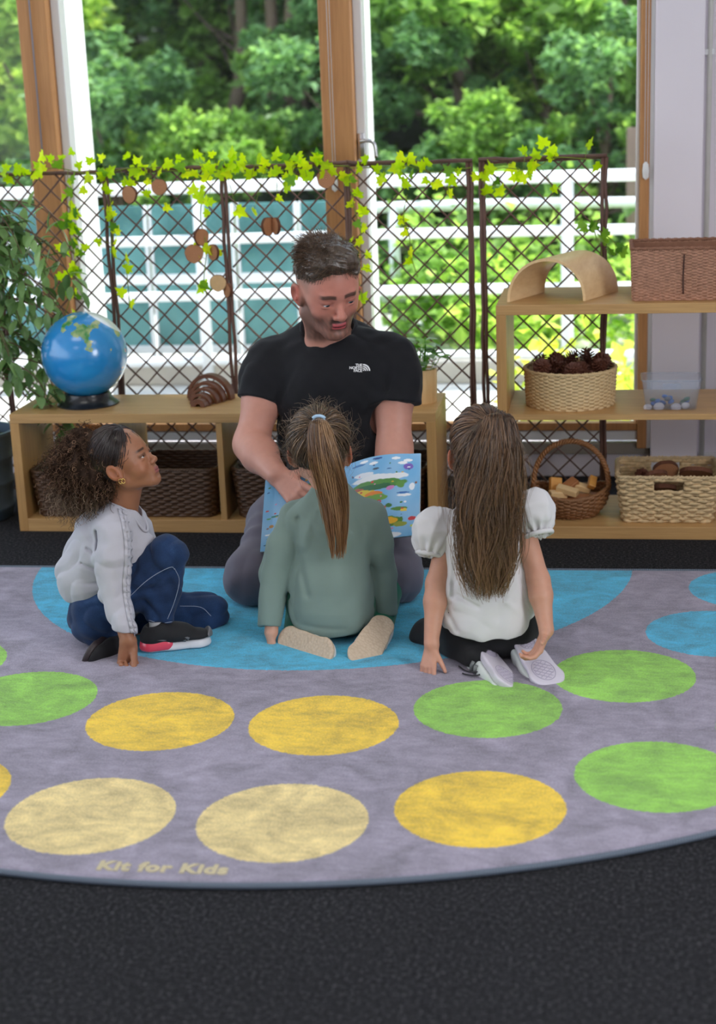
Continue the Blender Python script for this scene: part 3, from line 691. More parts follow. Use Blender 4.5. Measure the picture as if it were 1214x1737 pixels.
def ivy(pts, label, extra, seed, smin=0.030, smax=0.045, dark=0.15, leaves=None, yb=YT-0.018):
    rg = random.Random(seed); P = np.array(pts, float); base = P[0].copy()
    e = empty('ivy_garland', tuple(base), label, 'ivy garland', 'ivy garlands on the trellis')
    m = MB(); Q = cr(P-base, 8); m.tube(Q, 0.0016, 5); f = MB()
    for i in range(extra):
        q = Q[rg.randrange(len(Q))]+np.array([rg.gauss(0, .022), rg.uniform(-.02, .004), rg.gauss(0, .022)]); ivy_leaf(f, q, rg.uniform(smin, smax), rg, int(rg.random() < dark))
    for (u, v, s) in (leaves or []):
        q = at(u, v, yb)-base; ivy_leaf(f, q, s, rg, 0); k = Q[np.argmin(np.linalg.norm(Q-q, axis=1))]; m.tube(cr([k, (k+q)/2+[0, -.004, .006], q], 3), 0.0009, 4)
    m.build('vine', simple('vine_stem', srgb(120, 140, 40), 0.6), e, True); o = f.build('foliage', [IVY, IVYD], e, False)
    return e
def A(u, v, y=YT-0.016): return at(u, v, y)
ivy([A(20, 300), A(90, 285), A(160, 296), A(230, 284), A(300, 290), A(368, 286)], 'bright ivy trailing along the top left of the long screen', 34, 1, leaves=[(88, 272, .036), (106, 270, .034), (132, 284, .034), (155, 276, .036), (174, 270, .032), (178, 300, .046), (177, 322, .036), (229, 286, .042), (258, 285, .034), (268, 293, .034), (224, 314, .036), (214, 313, .034), (248, 306, .03), (115, 307, .03), (144, 321, .032), (252, 330, .034), (280, 350, .034)])
ivy([A(368, 288), A(420, 278), A(470, 290), A(520, 274), A(560, 280), A(592, 282)], 'bright ivy trailing along the top of the long screen above the man', 30, 2, leaves=[(300, 270, .034), (345, 272, .036), (362, 264, .030), (375, 279, .040), (396, 272, .036), (468, 269, .046), (504, 264, .046), (540, 268, .034), (351, 305, .044), (427, 299, .044), (498, 297, .044), (483, 317, .044), (520, 300, .044), (402, 357, .048), (430, 360, .034), (352, 342, .036), (470, 335, .03)])
ivy([A(592, 285), A(640, 284), A(690, 282), A(740, 292), A(800, 284)], 'bright ivy trailing along the top right part of the long screen', 14, 3, leaves=[(622, 272, .036), (692, 267, .044), (675, 296, .044), (652, 300, .034), (683, 310, .046), (724, 305, .032), (735, 316, .036), (761, 330, .034), (774, 293, .030)])
ivy([A(592, 300), A(600, 350), A(612, 400), A(606, 450), A(616, 520)], 'ivy hanging down the trellis in front of the middle timber post', 4, 4, leaves=[(606, 332, .044), (594, 350, .036), (616, 363, .044), (614, 386, .036), (589, 414, .042), (624, 436, .03), (626, 456, .040), (612, 508, .040)])
ivy([A(690, 330), A(684, 370), A(694, 400), A(696, 430), A(708, 470)], 'short ivy strand hanging in the right part of the long screen', 0, 5, leaves=[(677, 374, .038), (685, 392, .038), (694, 425, .038), (697, 442, .034)])
ivy([A(815, 300), A(850, 285), A(900, 288), A(940, 268), A(1000, 270)], 'bright ivy climbing over the narrow screen by the plywood arch', 8, 6, leaves=[(838, 288, .044), (820, 295, .036), (815, 300, .04), (827, 327, .044), (847, 330, .046), (923, 247, .046), (891, 258, .040), (942, 258, .044), (996, 248, .040), (908, 268, .040), (936, 270, .036), (884, 299, .040), (876, 300, .034), (902, 280, .032), (937, 318, .030), (897, 301, .032)])
ivy([A(1002, 370), A(1010, 400), A(1020, 430), A(1012, 470), A(990, 540)], 'darker ivy hanging by the right end post of the narrow screen', 3, 7, dark=1.0, leaves=None)
ivy([A(1000, 380, YT-.03), A(1040, 410, YT-.03), A(1044, 432, YT-.03)], 'green ivy sprig poking past the right end post beside the plywood arch', 7, 8, .036, .046, dark=1.0)
ivy([A(186, 330), A(192, 380), A(190, 430), A(212, 450), A(220, 520)], 'ivy strand hanging down the second trellis post from the left', 6, 9, leaves=[(188, 370, .034), (196, 395, .034), (190, 425, .04), (214, 442, .04), (222, 512, .036), (165, 412, .034)])
ivy([A(345, 320), A(340, 370), A(350, 420), A(346, 470), A(350, 500)], 'ivy strand hanging left of the wooden discs', 8, 10, leaves=[(340, 320, .036), (346, 345, .034), (338, 440, .034), (350, 480, .03)])
ivy([A(120, 330), A(118, 390), A(128, 450), A(120, 500), A(108, 540)], 'dense ivy hanging in front of the left-hand timber post', 34, 11, .032, .044, .3)
# ---- wooden slices hung on the trellis
SLICE = NT('wood_slice'); _co = SLICE.coord(); _w = SLICE.node('ShaderNodeTexWave', wave_type='RINGS', rings_direction='Y'); SLICE.link(_co, _w.inputs[0]); _w.inputs['Scale'].default_value = 60; _w.inputs['Distortion'].default_value = 2
SLICEM = SLICE.done(SLICE.pbr(SLICE.mix(_w.outputs['Fac'], srgb(150, 96, 62), srgb(196, 142, 100)), 0.7))
SLICEP = simple('pale_wood_slice', srgb(205, 170, 122), 0.7, 0.12, 60); BARKR = simple('slice_bark', srgb(98, 58, 38), 0.85, 0.3, 60)
def wood_slice(p, r, rot, label, pale=False, th=0.010, group='wooden slices hung on the trellis', half=False, name='wood_slice'):
    e = empty(name, tuple(p), label, 'wooden slice', group); e.rotation_euler = rot
    rg = random.Random(int(abs(p[0]*1e4))); n = 28; ts = [2*math.pi*i/n for i in range(n)]
    rad = [r*(1+0.03*math.sin(3*a+rg.random())+0.015*math.sin(7*a)) for a in ts]
    m = MB(); V = []; 
    for y in (-th/2, th/2): V += [(q*.96*math.cos(a), y, q*.96*math.sin(a)) for q, a in zip(rad, ts)]
    m.add(V, [tuple(range(n)), tuple(range(2*n-1, n-1, -1))]); m.build('cut_face', SLICEP if pale else SLICEM, e)
    m = MB(); V = []
    for y, k in ((-th/2+.0006, .958), (-th/2+.0005, 1.0), (th/2-.0005, 1.0), (th/2-.0006, .958)): V += [(q*k*math.cos(a), y, q*k*math.sin(a)) for q, a in zip(rad, ts)]
    m.add(V, [(j*n+i, j*n+(i+1) % n, (j+1)*n+(i+1) % n, (j+1)*n+i) for j in range(3) for i in range(n)]); m.build('bark_rim', BARKR, e)
    return e
for (u, v, r, rz, lab, pale) in ((270, 317, .026, .1, 'small round wooden slice near the top of the trellis above the arches', False), (220, 330, .029, -.4, 'reddish round slice high on the trellis above the globe', False),
        (341, 402, .028, .9, 'tilted oval slice above the pair of round slices', False), (329, 430, .031, .2, 'left slice of the pair beside the trellis post', False), (362, 428, .027, -.7, 'right slice of the pair, half behind the trellis post', False),
        (370, 480, .028, .05, 'pale round slice tied to the trellis post above the arches', True), (386, 492, .024, -.8, 'small slice half hidden behind the pale round one', False), (454, 384, .030, 1.1, 'left-turned half of the split slice left of the man\'s head', False), (468, 383, .028, -.95, 'right-turned half of the split slice left of the man\'s head', False), (553, 303, .030, .2, 'dark slice on the trellis in front of the middle timber post', False)):
    wood_slice(at(u, v, YT-0.022), r, (0, 0, rz), lab, pale)
# ================================================================== things on and in the shelves
def put_local(m, name, mat, par, smooth=False): return m.build(name, mat, par, smooth)
# ---- globe
g0 = at(143, 601, 4.95); gr = 0.1385; gx, gy = g0[0], g0[1]
e = empty('globe', (gx, gy, LH), 'large glossy blue globe on a black ring stand on the low shelf', 'globe')
bz = g0[2]-LH
t = NT('globe_print'); co = t.coord(); co2 = t.mapping(co, (1, 1, 1)); co2.node.inputs['Location'].default_value = (0, 0, -bz); rotm = t.mapping(co2, (1, 1, 1), (0.4, 0.5, 0.9))
land = t.noise(rotm, 9.0, 5, 0.55); pole = t.node('ShaderNodeSeparateXYZ'); t.link(t.mapping(co2, (1, 1, 1), (0.25, -0.55, 0)), pole.inputs[0])
z = t.math('MULTIPLY', pole.outputs[2], 7.0)
lmask = t.math('GREATER_THAN', t.math('ADD', land, t.math('MULTIPLY', t.math('ABSOLUTE', t.math('ADD', z, 0.25)), 0.10)), 0.665)
spots = t.node('ShaderNodeTexVoronoi'); t.link(co, spots.inputs[0]); spots.inputs['Scale'].default_value = 26
smask = t.math('LESS_THAN', spots.outputs['Distance'], 0.20); sparse = t.math('GREATER_THAN', t.noise(co, 14, 2), 0.55)
c = t.mix(t.noise(co, 5, 2), srgb(14, 120, 196), srgb(60, 166, 224))
c = t.mix(lmask, c, t.ramp(t.noise(co, 30, 3), [(0.35, srgb(64, 140, 74)), (0.6, srgb(176, 190, 130)), (0.75, srgb(190, 130, 90))]))
c = t.mix(t.math('MULTIPLY', smask, sparse), c, spots.outputs['Color']); c = t.mix(t.math('MULTIPLY', t.math('MULTIPLY', smask, sparse), 0.5), c, srgb(230, 190, 180))
c = t.mix(t.math('GREATER_THAN', z, 0.86), c, srgb(236, 242, 244))
GLOBEM = t.done(t.pbr(c, 0.22, 0, None, 0.6, Coat_Weight=0.5, Coat_Roughness=0.15))
m = MB(); m.lathe([(gr*math.sin(a), -gr*math.cos(a)) for a in np.linspace(0, math.pi, 40)], 64, (0, 0, bz)); o = m.build('ball', GLOBEM, e, True)
m = MB(); m.lathe([(0.100, 0.0), (0.1, 0.004), (0.088, 0.012), (0.076, 0.026), (0.073, 0.040), (0.066, 0.040), (0.066, 0.0)], 48); m.build('stand', simple('black_gloss', (0.012, 0.012, 0.014), 0.25, 0.05), e, 'auto')
# ---- nesting wooden arches
arc = [(357, 400, 677, .0815, .069, 5.03), (352, 386, 680, .0635, .0525, 4.995), (348, 375, 683, .0500, .040, 4.965), (341, 362, 686, .037, .027, 4.935), (336, 353, 690, .026, .009, 4.905)]
labs = ['largest of the five dark wooden arches beside the man', 'second largest dark wooden arch', 'middle-sized dark wooden arch of the five', 'second smallest dark wooden arch', 'smallest dark wooden arch, nearest the shelf edge']
for (u, ur, v, ro, ri, yy), lab in zip(arc, labs):
    x = at(ur, 690, yy)[0]-ro; n = 24; m = MB(); V = []; a = np.linspace(0, math.pi, n)
    for y in (-0.016, 0.016):
        for rad in (ri, ro): V += [(rad*math.cos(q), y, rad*math.sin(q)) for q in a]
    F = []
    for i in range(n-1):
        F += [(i, i+1, n+i+1, n+i), (2*n+i, 3*n+i, 3*n+i+1, 2*n+i+1), (i, 2*n+i, 2*n+i+1, i+1), (n+i, n+i+1, 3*n+i+1, 3*n+i)]
    F += [(0, n, 3*n, 2*n), (n-1, 3*n-1, 4*n-1, 2*n-1)]
    m.add(V, F); o = m.build('wooden_arch', WALNUT, None, 'auto', None); o.location = (x, yy, LH+0.0005); o.rotation_euler = (0, 0, -0.25)
    bv = o.modifiers.new('bevel', 'BEVEL'); bv.width = 0.0015; bv.segments = 2; tag(o, lab, 'wooden arch', 'nesting wooden arches on the low shelf')
# ---- small plant in a pale wooden pot
pp = at(714, 676, 4.93); e = empty('potted_plant', (pp[0], 4.96, LH), 'small leafy plant in a pale wooden pot beside the man\'s arm', 'potted plant')
m = MB(); m.lathe([(0.045, 0), (0.047, 0.003), (0.049, 0.105), (0.046, 0.107), (0.043, 0.105), (0.042, 0.09), (0, 0.09)], 36); m.build('pot', wood('pot_wood', srgb(206, 166, 112), srgb(232, 200, 148), 2, 2.0), e, 'auto')
m = MB(); rng = np.random.default_rng(5)
def broad_leaf(m, p, d, L, w, mi=0, curl=0.25, n=5):
    d = np.asarray(d, float); d /= np.linalg.norm(d); s = np.cross(d, [0, 0, 1.0]); s /= np.linalg.norm(s)+1e-9; nn = np.cross(s, d); V = []
    for i in range(n+1):
        q = i/n; ww = w*math.sin(math.pi*min(1, q*0.93+0.04))**0.7; c = p+d*L*q-nn*curl*L*q*q
        V += [c-s*ww+nn*ww*0.3, c, c+s*ww+nn*ww*0.3]
    F = []
    for i in range(n):
        for k in (0, 1): F.append((3*i+k, 3*i+k+1, 3*i+k+4, 3*i+k+3))
    m.add(V, F, mi)
PLANTL = leafmat('house_plant_leaf', srgb(70, 120, 66), srgb(168, 196, 160), 0.25, 0.3); PLANTB = leafmat('house_plant_bright', srgb(80, 150, 50), srgb(150, 200, 80), 0.4, 0.3)
st = MB()
for i in range(34):
    a = rng.uniform(0, 6.28); r = rng.uniform(0, 0.035); h = rng.uniform(0.12, 0.20); b = np.array([r*math.cos(a), r*math.sin(a), 0.09]); p = b*[1.6, 1.6, 0]+[0.012, 0, h-0.005]
    st.tube(cr([b, (b+p)/2, p], 4), 0.0014, 5); broad_leaf(m, p, [math.cos(a)+.25, math.sin(a), rng.uniform(-.2, .7)], rng.uniform(.035, .055), rng.uniform(.013, .019), int(rng.random() < .3))
st.build('stem', PLANTB, e, True); o = m.build('foliage', [PLANTL, PLANTB], e, True)
m = MB()
for i in range(9):
    a = rng.uniform(0, 6.28); p = np.array([0.02+.03*math.cos(a), -0.035+.02*math.sin(a), rng.uniform(.112, .14)])
    for k in range(5): broad_leaf(m, p, [math.cos(k*1.26), math.sin(k*1.26), .5], .011, .005, n=3)
m.build('flowers', simple('white_petal', (0.8, 0.78, 0.76), 0.6), e)
# ---- bent plywood arch on the taller shelf
fl, fr, br = gz(862, 508, RH), gz(993, 511, RH), gz(1048, 494, RH)
ax = (br-fr); dl = np.linalg.norm(ax); ax /= dl; fl = fr+np.array([fl[0]-fr[0], 0.0, 0.0]); wv = (fl-fr); W2 = np.linalg.norm(wv)/2; wv /= 2*W2; cen = (fl+fr)/2
m = MB(); n = 40; th = 0.008; a = np.linspace(0, math.pi, n); V = []; hgt = 0.128
for k in (0, 1):
    for rr_ in (1-th/W2, 1.0):
        for q in a: V.append(cen+ax*dl*k-cen+np.array([0, 0, 0])+wv*W2*rr_*math.cos(q)+np.array([0, 0, (hgt-(1-rr_)*W2)*math.sin(q)**0.92]))
F = []
for i in range(n-1): F += [(i, i+1, n+i+1, n+i), (2*n+i, 3*n+i, 3*n+i+1, 2*n+i+1), (i, 2*n+i, 2*n+i+1, i+1), (n+i, n+i+1, 3*n+i+1, 3*n+i)]
F += [(0, n, 3*n, 2*n), (n-1, 3*n-1, 4*n-1, 2*n-1)]
m.add(V, F); o = m.build('plywood_arch', PLY, None, 'auto'); o.location = tuple(cen+np.array([0, 0, 0.0006])); tag(o, 'bent pale plywood arch standing on top of the taller shelf', 'wooden arch')
# ---- woven baskets
def rrect(w, d, r, n=8):
    out = []
    for cx, cy, a0 in ((w/2-r, d/2-r, 0), (-w/2+r, d/2-r, 90), (-w/2+r, -d/2+r, 180), (w/2-r, -d/2+r, 270)):
        for k in range(n+1): a = math.radians(a0+90*k/n); out.append((cx+r*math.cos(a), cy+r*math.sin(a)))
    return np.array(out)
def resample(P, n):
    Q = np.vstack([P, P[:1]]); L = np.concatenate([[0], np.cumsum(np.linalg.norm(np.diff(Q, axis=0), axis=1))]); s = np.linspace(0, L[-1], n, endpoint=False)
    return np.stack([np.interp(s, L, Q[:, 0]), np.interp(s, L, Q[:, 1])], 1)
def weave(bot, top, h, rows, stakes, mat, rim_mat, e, amp=0.003, rw=None, rim=0.005, slots=None, zf=None, bulge=0.0, seed=1, stake_r=0.0028, jit=0.0008, pps=3, sides=5, flat=1.5):
    "woven wall between outline bot (at z=0) and outline top (at z=h); zf(theta_index)->extra rim height"
    rg = random.Random(seed); M_ = stakes*pps; B = resample(bot, M_); T = resample(top, M_); m = MB(); rw = rw or h/rows*0.55
    cx = B.mean(0)
    def ring(s, off=0.0):
        P = B+(T-B)*s; nrm = P-cx; nrm /= np.linalg.norm(nrm, axis=1)[:, None]; return P+nrm*(np.asarray(off)[..., None] if np.ndim(off) else off)+nrm*bulge*math.sin(math.pi*s), nrm
    ex = np.array([zf(i/M_) for i in range(M_)]) if zf else np.zeros(M_)
    idx = np.arange(M_)
    for r in range(rows):
        s = (r+0.5)/rows; P, nr = ring(s, amp*np.cos(math.pi*idx/pps+math.pi*r)); z = s*(h+ex)+np.array([rg.uniform(-jit, jit) for _ in idx])
        P3 = np.column_stack([P, z])
        if slots and any(a < s < b for a, b, _, _ in slots):
            # leave the hand hole open
            hole = np.zeros(M_, bool)
            for a, b, f0, f1 in slots:
                if a < s < b: hole |= (np.abs(P[:, 0]) < f1) 
            segs = np.where(~hole)[0]
            # two runs
            run = []; runs = []
            for i in list(segs)+list(segs+M_):
                if run and i != run[-1]+1: runs.append(run); run = []
                run.append(i)
            runs.append(run); done = set()
            for ru in runs:
                ru = [i for i in ru]; k0 = ru[0] % M_
                if len(ru) > 1 and k0 not in done and not (ru[0] == 0 and not hole[-1]):
                    done.add(k0); m.tube(P3[np.array(ru) % M_], rw, sides, flat=flat)
        else: m.tube(P3, rw, sides, closed=True, flat=flat)
    for k in range(stakes):
        i = k*pps+pps//2; s = np.linspace(0, 1, 5)
        Q = []
        for q in s: P, nr = ring(q); Q.append((*P[i], q*(h+ex[i])))
        if slots and any(abs(Q[2][0]) < f1*0.98 for a, b, f0, f1 in slots): Q = Q[:4]; Q[-1] = tuple(np.array(Q[0])+(np.array(Q[-1])-Q[0])*(slots[0][0]/0.75))
        m.tube(Q, stake_r, 5)
    P, nr = ring(0.02, -0.004); Bt = np.column_stack([P, np.full(M_, 0.003)]); m.add(Bt, [tuple(range(M_))]); 
    o = m.build('woven_body', mat, e, True)
    P, nr = ring(1.0); m = MB()
    for ph in (0, math.pi):
        Q = np.column_stack([P+nr*(0.55*rim*np.cos(idx*2.4+ph))[:, None], h+ex+rim*0.4+0.55*rim*np.sin(idx*2.4+ph)]); m.tube(Q, rim*0.62, 6, closed=True)
    m.build('rim', rim_mat, e, True)
DARKW = simple('dark_wicker', srgb(78, 52, 32), 0.45, 0.35, 40, 0.2, 200, 0.001); PALEW = simple('pale_wicker', srgb(212, 184, 138), 0.5, 0.18, 40, 0.2, 200, 0.001)
BROWNP = simple('paper_rope', srgb(172, 128, 104), 0.8, 0.5, 90, 0.4, 300, 0.001); BROWNP2 = simple('paper_rope_rim', srgb(140, 98, 76), 0.8, 0.28, 60, 0.4, 300, 0.001)
SEAG = simple('seagrass', srgb(206, 178, 134), 0.75, 0.55, 70, 0.4, 160, 0.002, (1, 1, 1)); SEAGR = simple('seagrass_rim', srgb(198, 172, 132), 0.75, 0.3, 50, 0.4)
MIDW = simple('mid_wicker', srgb(136, 92, 56), 0.5, 0.35, 40, 0.2, 200, 0.001)
for k, lab in enumerate(('brown wicker basket in the far left bay of the low shelf', 'brown wicker basket in the second bay of the low shelf, by the curly-haired girl\'s face', 'brown wicker basket in the third bay of the low shelf, left of the man', 'brown wicker basket in the right-hand bay of the low shelf, mostly behind the man')):
    x = LX0+0.015+bay*(k+.5); e = empty('wicker_basket', (x, LY0+0.150, 0.043), lab, 'basket', 'wicker baskets in the low shelf')
    weave(rrect(.250, .235, .03), rrect(.285, .262, .04), 0.155 if k else .145, 17, 44, DARKW, DARKW, e, 0.0024, seed=k, rim=0.007)
    m = MB(); m.box(-.122, .122, -.112, .112, .004, .007); m.build('base', DARKW, e)
# round basket of pine cones
rc = at(967, 700, 4.94); e = empty('round_basket', (at(967, 650, 4.93)[0], 4.93, 0.3895), 'round pale wicker basket filled with pine cones on the middle board', 'basket')
RBx, RBy, RBr = e.location.x, 4.93, 0.137
cir = lambda r: np.array([(r*math.cos(a), r*math.sin(a)) for a in np.linspace(0, 2*math.pi, 80, endpoint=False)])
weave(cir(.133), cir(.139), 0.110, 20, 48, PALEW, PALEW, e, 0.0022, seed=9, rim=0.006)
m = MB(); m.lathe([(0, 0.004), (0.13, 0.004), (0.13, 0.007), (0, 0.007)], 40); m.build('base', PALEW, e)
m = MB(); m.lathe([(0.128, 0.006), (0.131, 0.006), (0.135, 0.104), (0.132, 0.104)], 48, closed=True); m.build('lining', PALEW, e, True)
CONE = simple('pine_cone', srgb(92, 50, 34), 0.6, 0.45, 90, 0.3, 200, 0.001)
def pine_cone(seed, L=0.055, r=0.024):
    rg = random.Random(seed); m = MB(); nsp = 78
    m.tube([(0, 0, 0), (0, 0, L*.5), (0, 0, L*.95)], [r*.45, r*.5, r*.12], 8)
    for i in range(nsp):
        q = i/nsp; a = i*2.39996; z = L*q; rr_ = r*(math.sin(math.pi*min(1, q*.85+.12)))**.6; d = np.array([math.cos(a), math.sin(a), 0.0]); s = np.array([-math.sin(a), math.cos(a), 0.0])
        b = d*rr_*.35+[0, 0, z]; tip = d*rr_*rg.uniform(.95, 1.15)+[0, 0, z+L*.10]; w = r*.24*(1-q*.4); u = np.array([0, 0, 0.0016])
        m.add([b-s*w*.4, b+s*w*.4, tip+s*w, tip+d*w*.5, tip-s*w, b-u, tip-u*1.5+d*w*.2], [(0, 1, 2, 3, 4), (1, 0, 5), (0, 4, 6, 5), (1, 5, 6, 2), (2, 6, 3), (3, 6, 4)])
    return m
cone0 = pine_cone(1).build('pine_cone', CONE)
cone_first = True
def place_cone(p, rot, s, label, group):
    global cone_first
    o = cone0 if cone_first else cone0.copy()
    if not cone_first: COL.objects.link(o)
    cone_first = False; o.location = p; o.rotation_euler = rot; o.scale = (s, s, s); tag(o, label, 'pine cone', group)
rg = random.Random(12); n = 0
cl = [(902, 610, 1), (915, 616, 0), (930, 622, 0), (944, 606, 1), (958, 602, 2), (952, 622, 0), (972, 622, 0), (985, 616, 1), (1000, 604, 2), (1012, 600, 1), (1022, 618, 0), (1034, 622, 0), (962, 628, 0), (1006, 622, 0), (990, 630, 0), (925, 632, 0)]
for i, (u, v, k) in enumerate(cl):
    yy = RBy+(-0.055, 0.0, 0.045)[k]+rg.uniform(-.02, .02); p = at(u, v+8, yy); dx = p[0]-RBx; dy = yy-RBy; rr_ = math.hypot(dx, dy)
    if rr_ > .105: p = np.array([RBx+dx*.105/rr_, RBy+dy*.105/rr_, p[2]])
    place_cone(tuple(p+[0, 0, -0.012]), (rg.uniform(-1.3, 1.3), rg.uniform(-1.3, 1.3), rg.uniform(0, 6)), rg.uniform(.85, 1.15), 'dark brown open pine cone heaped in the round pale basket', 'pine cones in the round basket')
m = MB(); m.lathe([(0, .0), (.125, .0), (.128, .075), (.09, .082), (0, .09)], 30); o = m.build('pine_cone_fill', CONE, None, True); o.location = (RBx, RBy, 0.397); tag(o, 'deep layer of pine cones filling the round basket below the top ones', 'pine cones', kind='stuff')
# brown woven box on the top board
wb = at(1068, 505, 4.80); bw, bd_, bh = 0.36, 0.235, 0.150
e = empty('woven_box', (wb[0]+bw/2+.004, 4.80+bd_/2, RH+.001), 'brown woven paper-rope box at the right end of the taller shelf\'s top board', 'basket')
weave(rrect(bw-.01, bd_-.01, .012), rrect(bw, bd_, .014), bh, 34, 74, BROWNP, BROWNP2, e, 0.0013, seed=4, rim=0.006, jit=0.0012, stake_r=.0016)
m = MB(); m.box(-bw/2+.008, bw/2-.008, -bd_/2+.008, bd_/2-.008, .004, .007); m.build('base', BROWNP, e)
m = MB()
for sx in (-1, 1): m.box(sx*(bw/2-.007)-.001, sx*(bw/2-.007)+.001, -bd_/2+.008, bd_/2-.008, .006, bh-.004)
for sy in (-1, 1): m.box(-bw/2+.008, bw/2-.008, sy*(bd_/2-.007)-.001, sy*(bd_/2-.007)+.001, .006, bh-.004)
m.build('lining', BROWNP2, e)
m = MB(); m.tube(cr([(-.03, -bd_/2-.004, .02), (-.031, -bd_/2-.0045, .07), (-.029, -bd_/2-.0055, .135)], 5), .0022, 6); m.build('corner_stitching', simple('dark_stitch', srgb(70, 44, 36), .8), e, True)
# seagrass basket with hand holes and wooden slices
sb = at(1128, 890, 4.80); sw0, sw1, sd0, sd1, sh = .265, .305, .20, .25, .145
e = empty('seagrass_basket', (at(1130, 850, 4.80)[0]+.004, 4.785+sd1/2, 0.0395), 'rectangular pale seagrass basket with hand holes, holding wooden slices', 'basket')
SBx, SBy = e.location.x, e.location.y
weave(rrect(sw0, sd0, .02), rrect(sw1, sd1, .025), sh, 15, 38, SEAG, SEAGR, e, 0.0040, rim=0.0075, seed=6, jit=0.0018, slots=[(.74, .95, 0, .040)], pps=3, stake_r=.003, flat=1.2)
m = MB(); m.box(-sw0/2+.01, sw0/2-.01, -sd0/2+.01, sd0/2-.01, .004, .008); m.build('base', SEAG, e)
for (u, v, yy, r, rx, rz, lab) in ((1112, 807, 4.85, .034, .9, .3, 'tilted wooden slice at the front left of the slices in the seagrass basket'), (1128, 798, 4.90, .040, .55, .2, 'round wooden slice standing up in the middle of the seagrass basket'), (1180, 803, 4.89, .050, 1.0, -.1, 'large pale wooden slice at the right of the seagrass basket'), (1126, 828, 4.84, .036, 1.1, 0, 'wooden slice seen through the front hand hole of the seagrass basket')):
    p = at(u, v, yy); wood_slice(p, r, (rx, 0, rz), lab, False, .014, 'wooden slices in the seagrass basket')
place_cone(tuple(at(1083, 806, 4.90)), (1.3, .4, .3), .8, 'single pine cone at the left inside the seagrass basket', None)
m = MB(); m.box(-.115, .115, -.085, .085, 0, .05, .02); o = m.build('wooden_slice', BARKR); o.location = (SBx, SBy, .048); tag(o, 'thick block of bark-edged wood under the slices in the seagrass basket', 'wooden slice')
# trug basket with hoop handle and wooden blocks
tb = at(968, 868, 4.88); e = empty('handled_basket', (tb[0], 4.90, 0.0395), 'oval brown willow basket with a hoop handle, holding wooden blocks', 'basket'); TX, TY = e.location.x, e.location.y
ell = lambda a_, b_: np.array([(a_*math.cos(q), b_*math.sin(q)) for q in np.linspace(0, 2*math.pi, 80, endpoint=False)])
weave(ell(.075, .06), ell(.118, .098), .072, 12, 34, MIDW, MIDW, e, 0.003, seed=8, rim=.0065, zf=lambda f: 0.028*math.cos(2*math.pi*f)**2-0.006, bulge=.012, jit=.001)
m = MB(); m.lathe([(0, 0), (.074, 0), (.074, .006), (0, .006)], 30, sy=.8); m.build('base', MIDW, e)
hp = [(.116*math.cos(q), 0, .085+.150*math.sin(q)**.85) for q in np.linspace(0, math.pi, 40)]
m = MB(); m.tube(hp, .0062, 8)
for ph in (0, 2.1, 4.2):
    Q = cr(hp, 4); T_ = np.gradient(Q, axis=0); T_ /= np.linalg.norm(T_, axis=1)[:, None]; A1 = np.cross(T_, [0, 1, 0]); ii = np.arange(len(Q)); m.tube(Q+(A1*np.cos(ii*.55+ph)[:, None]+np.array([0, 1, 0])*np.sin(ii*.55+ph)[:, None])*.0062, .0032, 5)
m.build('hoop_handle', simple('willow_handle', srgb(160, 110, 68), .5, .3, 60), e, True)
BLK = [wood('block_orange', srgb(196, 132, 56), srgb(222, 160, 80), 0, 2), wood('block_pale', srgb(206, 166, 110), srgb(232, 198, 146), 0, 2), wood('block_brown', srgb(150, 92, 52), srgb(178, 120, 74), 0, 2)]
for i, (u, v, yy, s, rt, k, lab) in enumerate(((942, 826, 4.90, (.020, .03, .008), (1.2, .2, .5), 0, 'orange wooden block leaning up at the left of the handled basket'), (962, 832, 4.86, (.034, .014, .010), (.2, .2, -.3), 1, 'long pale wooden block at the front of the handled basket'), (968, 822, 4.91, (.022, .016, .012), (.4, -.5, .6), 2, 'brown wooden block in the middle of the handled basket'), (985, 826, 4.92, (.03, .014, .010), (.3, .3, .2), 1, 'pale wooden block at the back right of the handled basket'), (946, 838, 4.86, (.028, .014, .010), (.1, .1, .4), 1, 'pale wooden block low at the front left of the handled basket'), (1004, 818, 4.91, (.012, .02, .010), (.8, .4, .2), 0, 'small orange block at the right rim of the handled basket'))):
    p = at(u, v, yy); m = MB(); m.box(-s[0], s[0], -s[1], s[1], -s[2], s[2], .003); o = m.build('wooden_block', BLK[k]); o.location = p; o.rotation_euler = rt; tag(o, lab, 'wooden block', 'wooden blocks in the handled basket')
m = MB(); m.lathe([(0, 0), (.08, 0), (.1, .05), (0, .06)], 24, sy=.8); o = m.build('wooden_block', BLK[2], None, False); o.location = (TX, TY, .047); tag(o, 'wide brown block lying under the others in the handled basket', 'wooden block')
# clear plastic box of pebbles and glass stones
cb = at(1138, 698, 4.80); e = empty('clear_plastic_box', (cb[0], 4.80+.065, 0.3895), 'clear plastic box of white pebbles and blue glass stones on the middle board', 'box'); CX, CY = e.location.x, e.location.y
CLP = NT('clear_plastic'); tr = CLP.node('ShaderNodeBsdfTransparent'); tr.inputs[0].default_value = (.90, .92, .95, 1); b_ = CLP.pbr((.80, .83, .90), .15, 0, None, .6); mx = CLP.node('ShaderNodeMixShader'); mx.inputs[0].default_value = .13; CLP.link(tr.outputs[0], mx.inputs[1]); CLP.link(b_, mx.inputs[2]); CLP = CLP.done(mx.outputs[0])
m = MB(); B = rrect(.150, .105, .012); T_ = rrect(.174, .125, .014); n = len(B); V = [(x, y, 0.002) for x, y in B]+[(x, y, .055) for x, y in B+(T_-B)*.6]+[(x*1.012, y*1.012, .056) for x, y in B+(T_-B)*.62]+[(x, y, .092) for x, y in T_]+[(x*.985, y*.98, .092) for x, y in T_]+[(x*.97, y*.965, .006) for x, y in B]
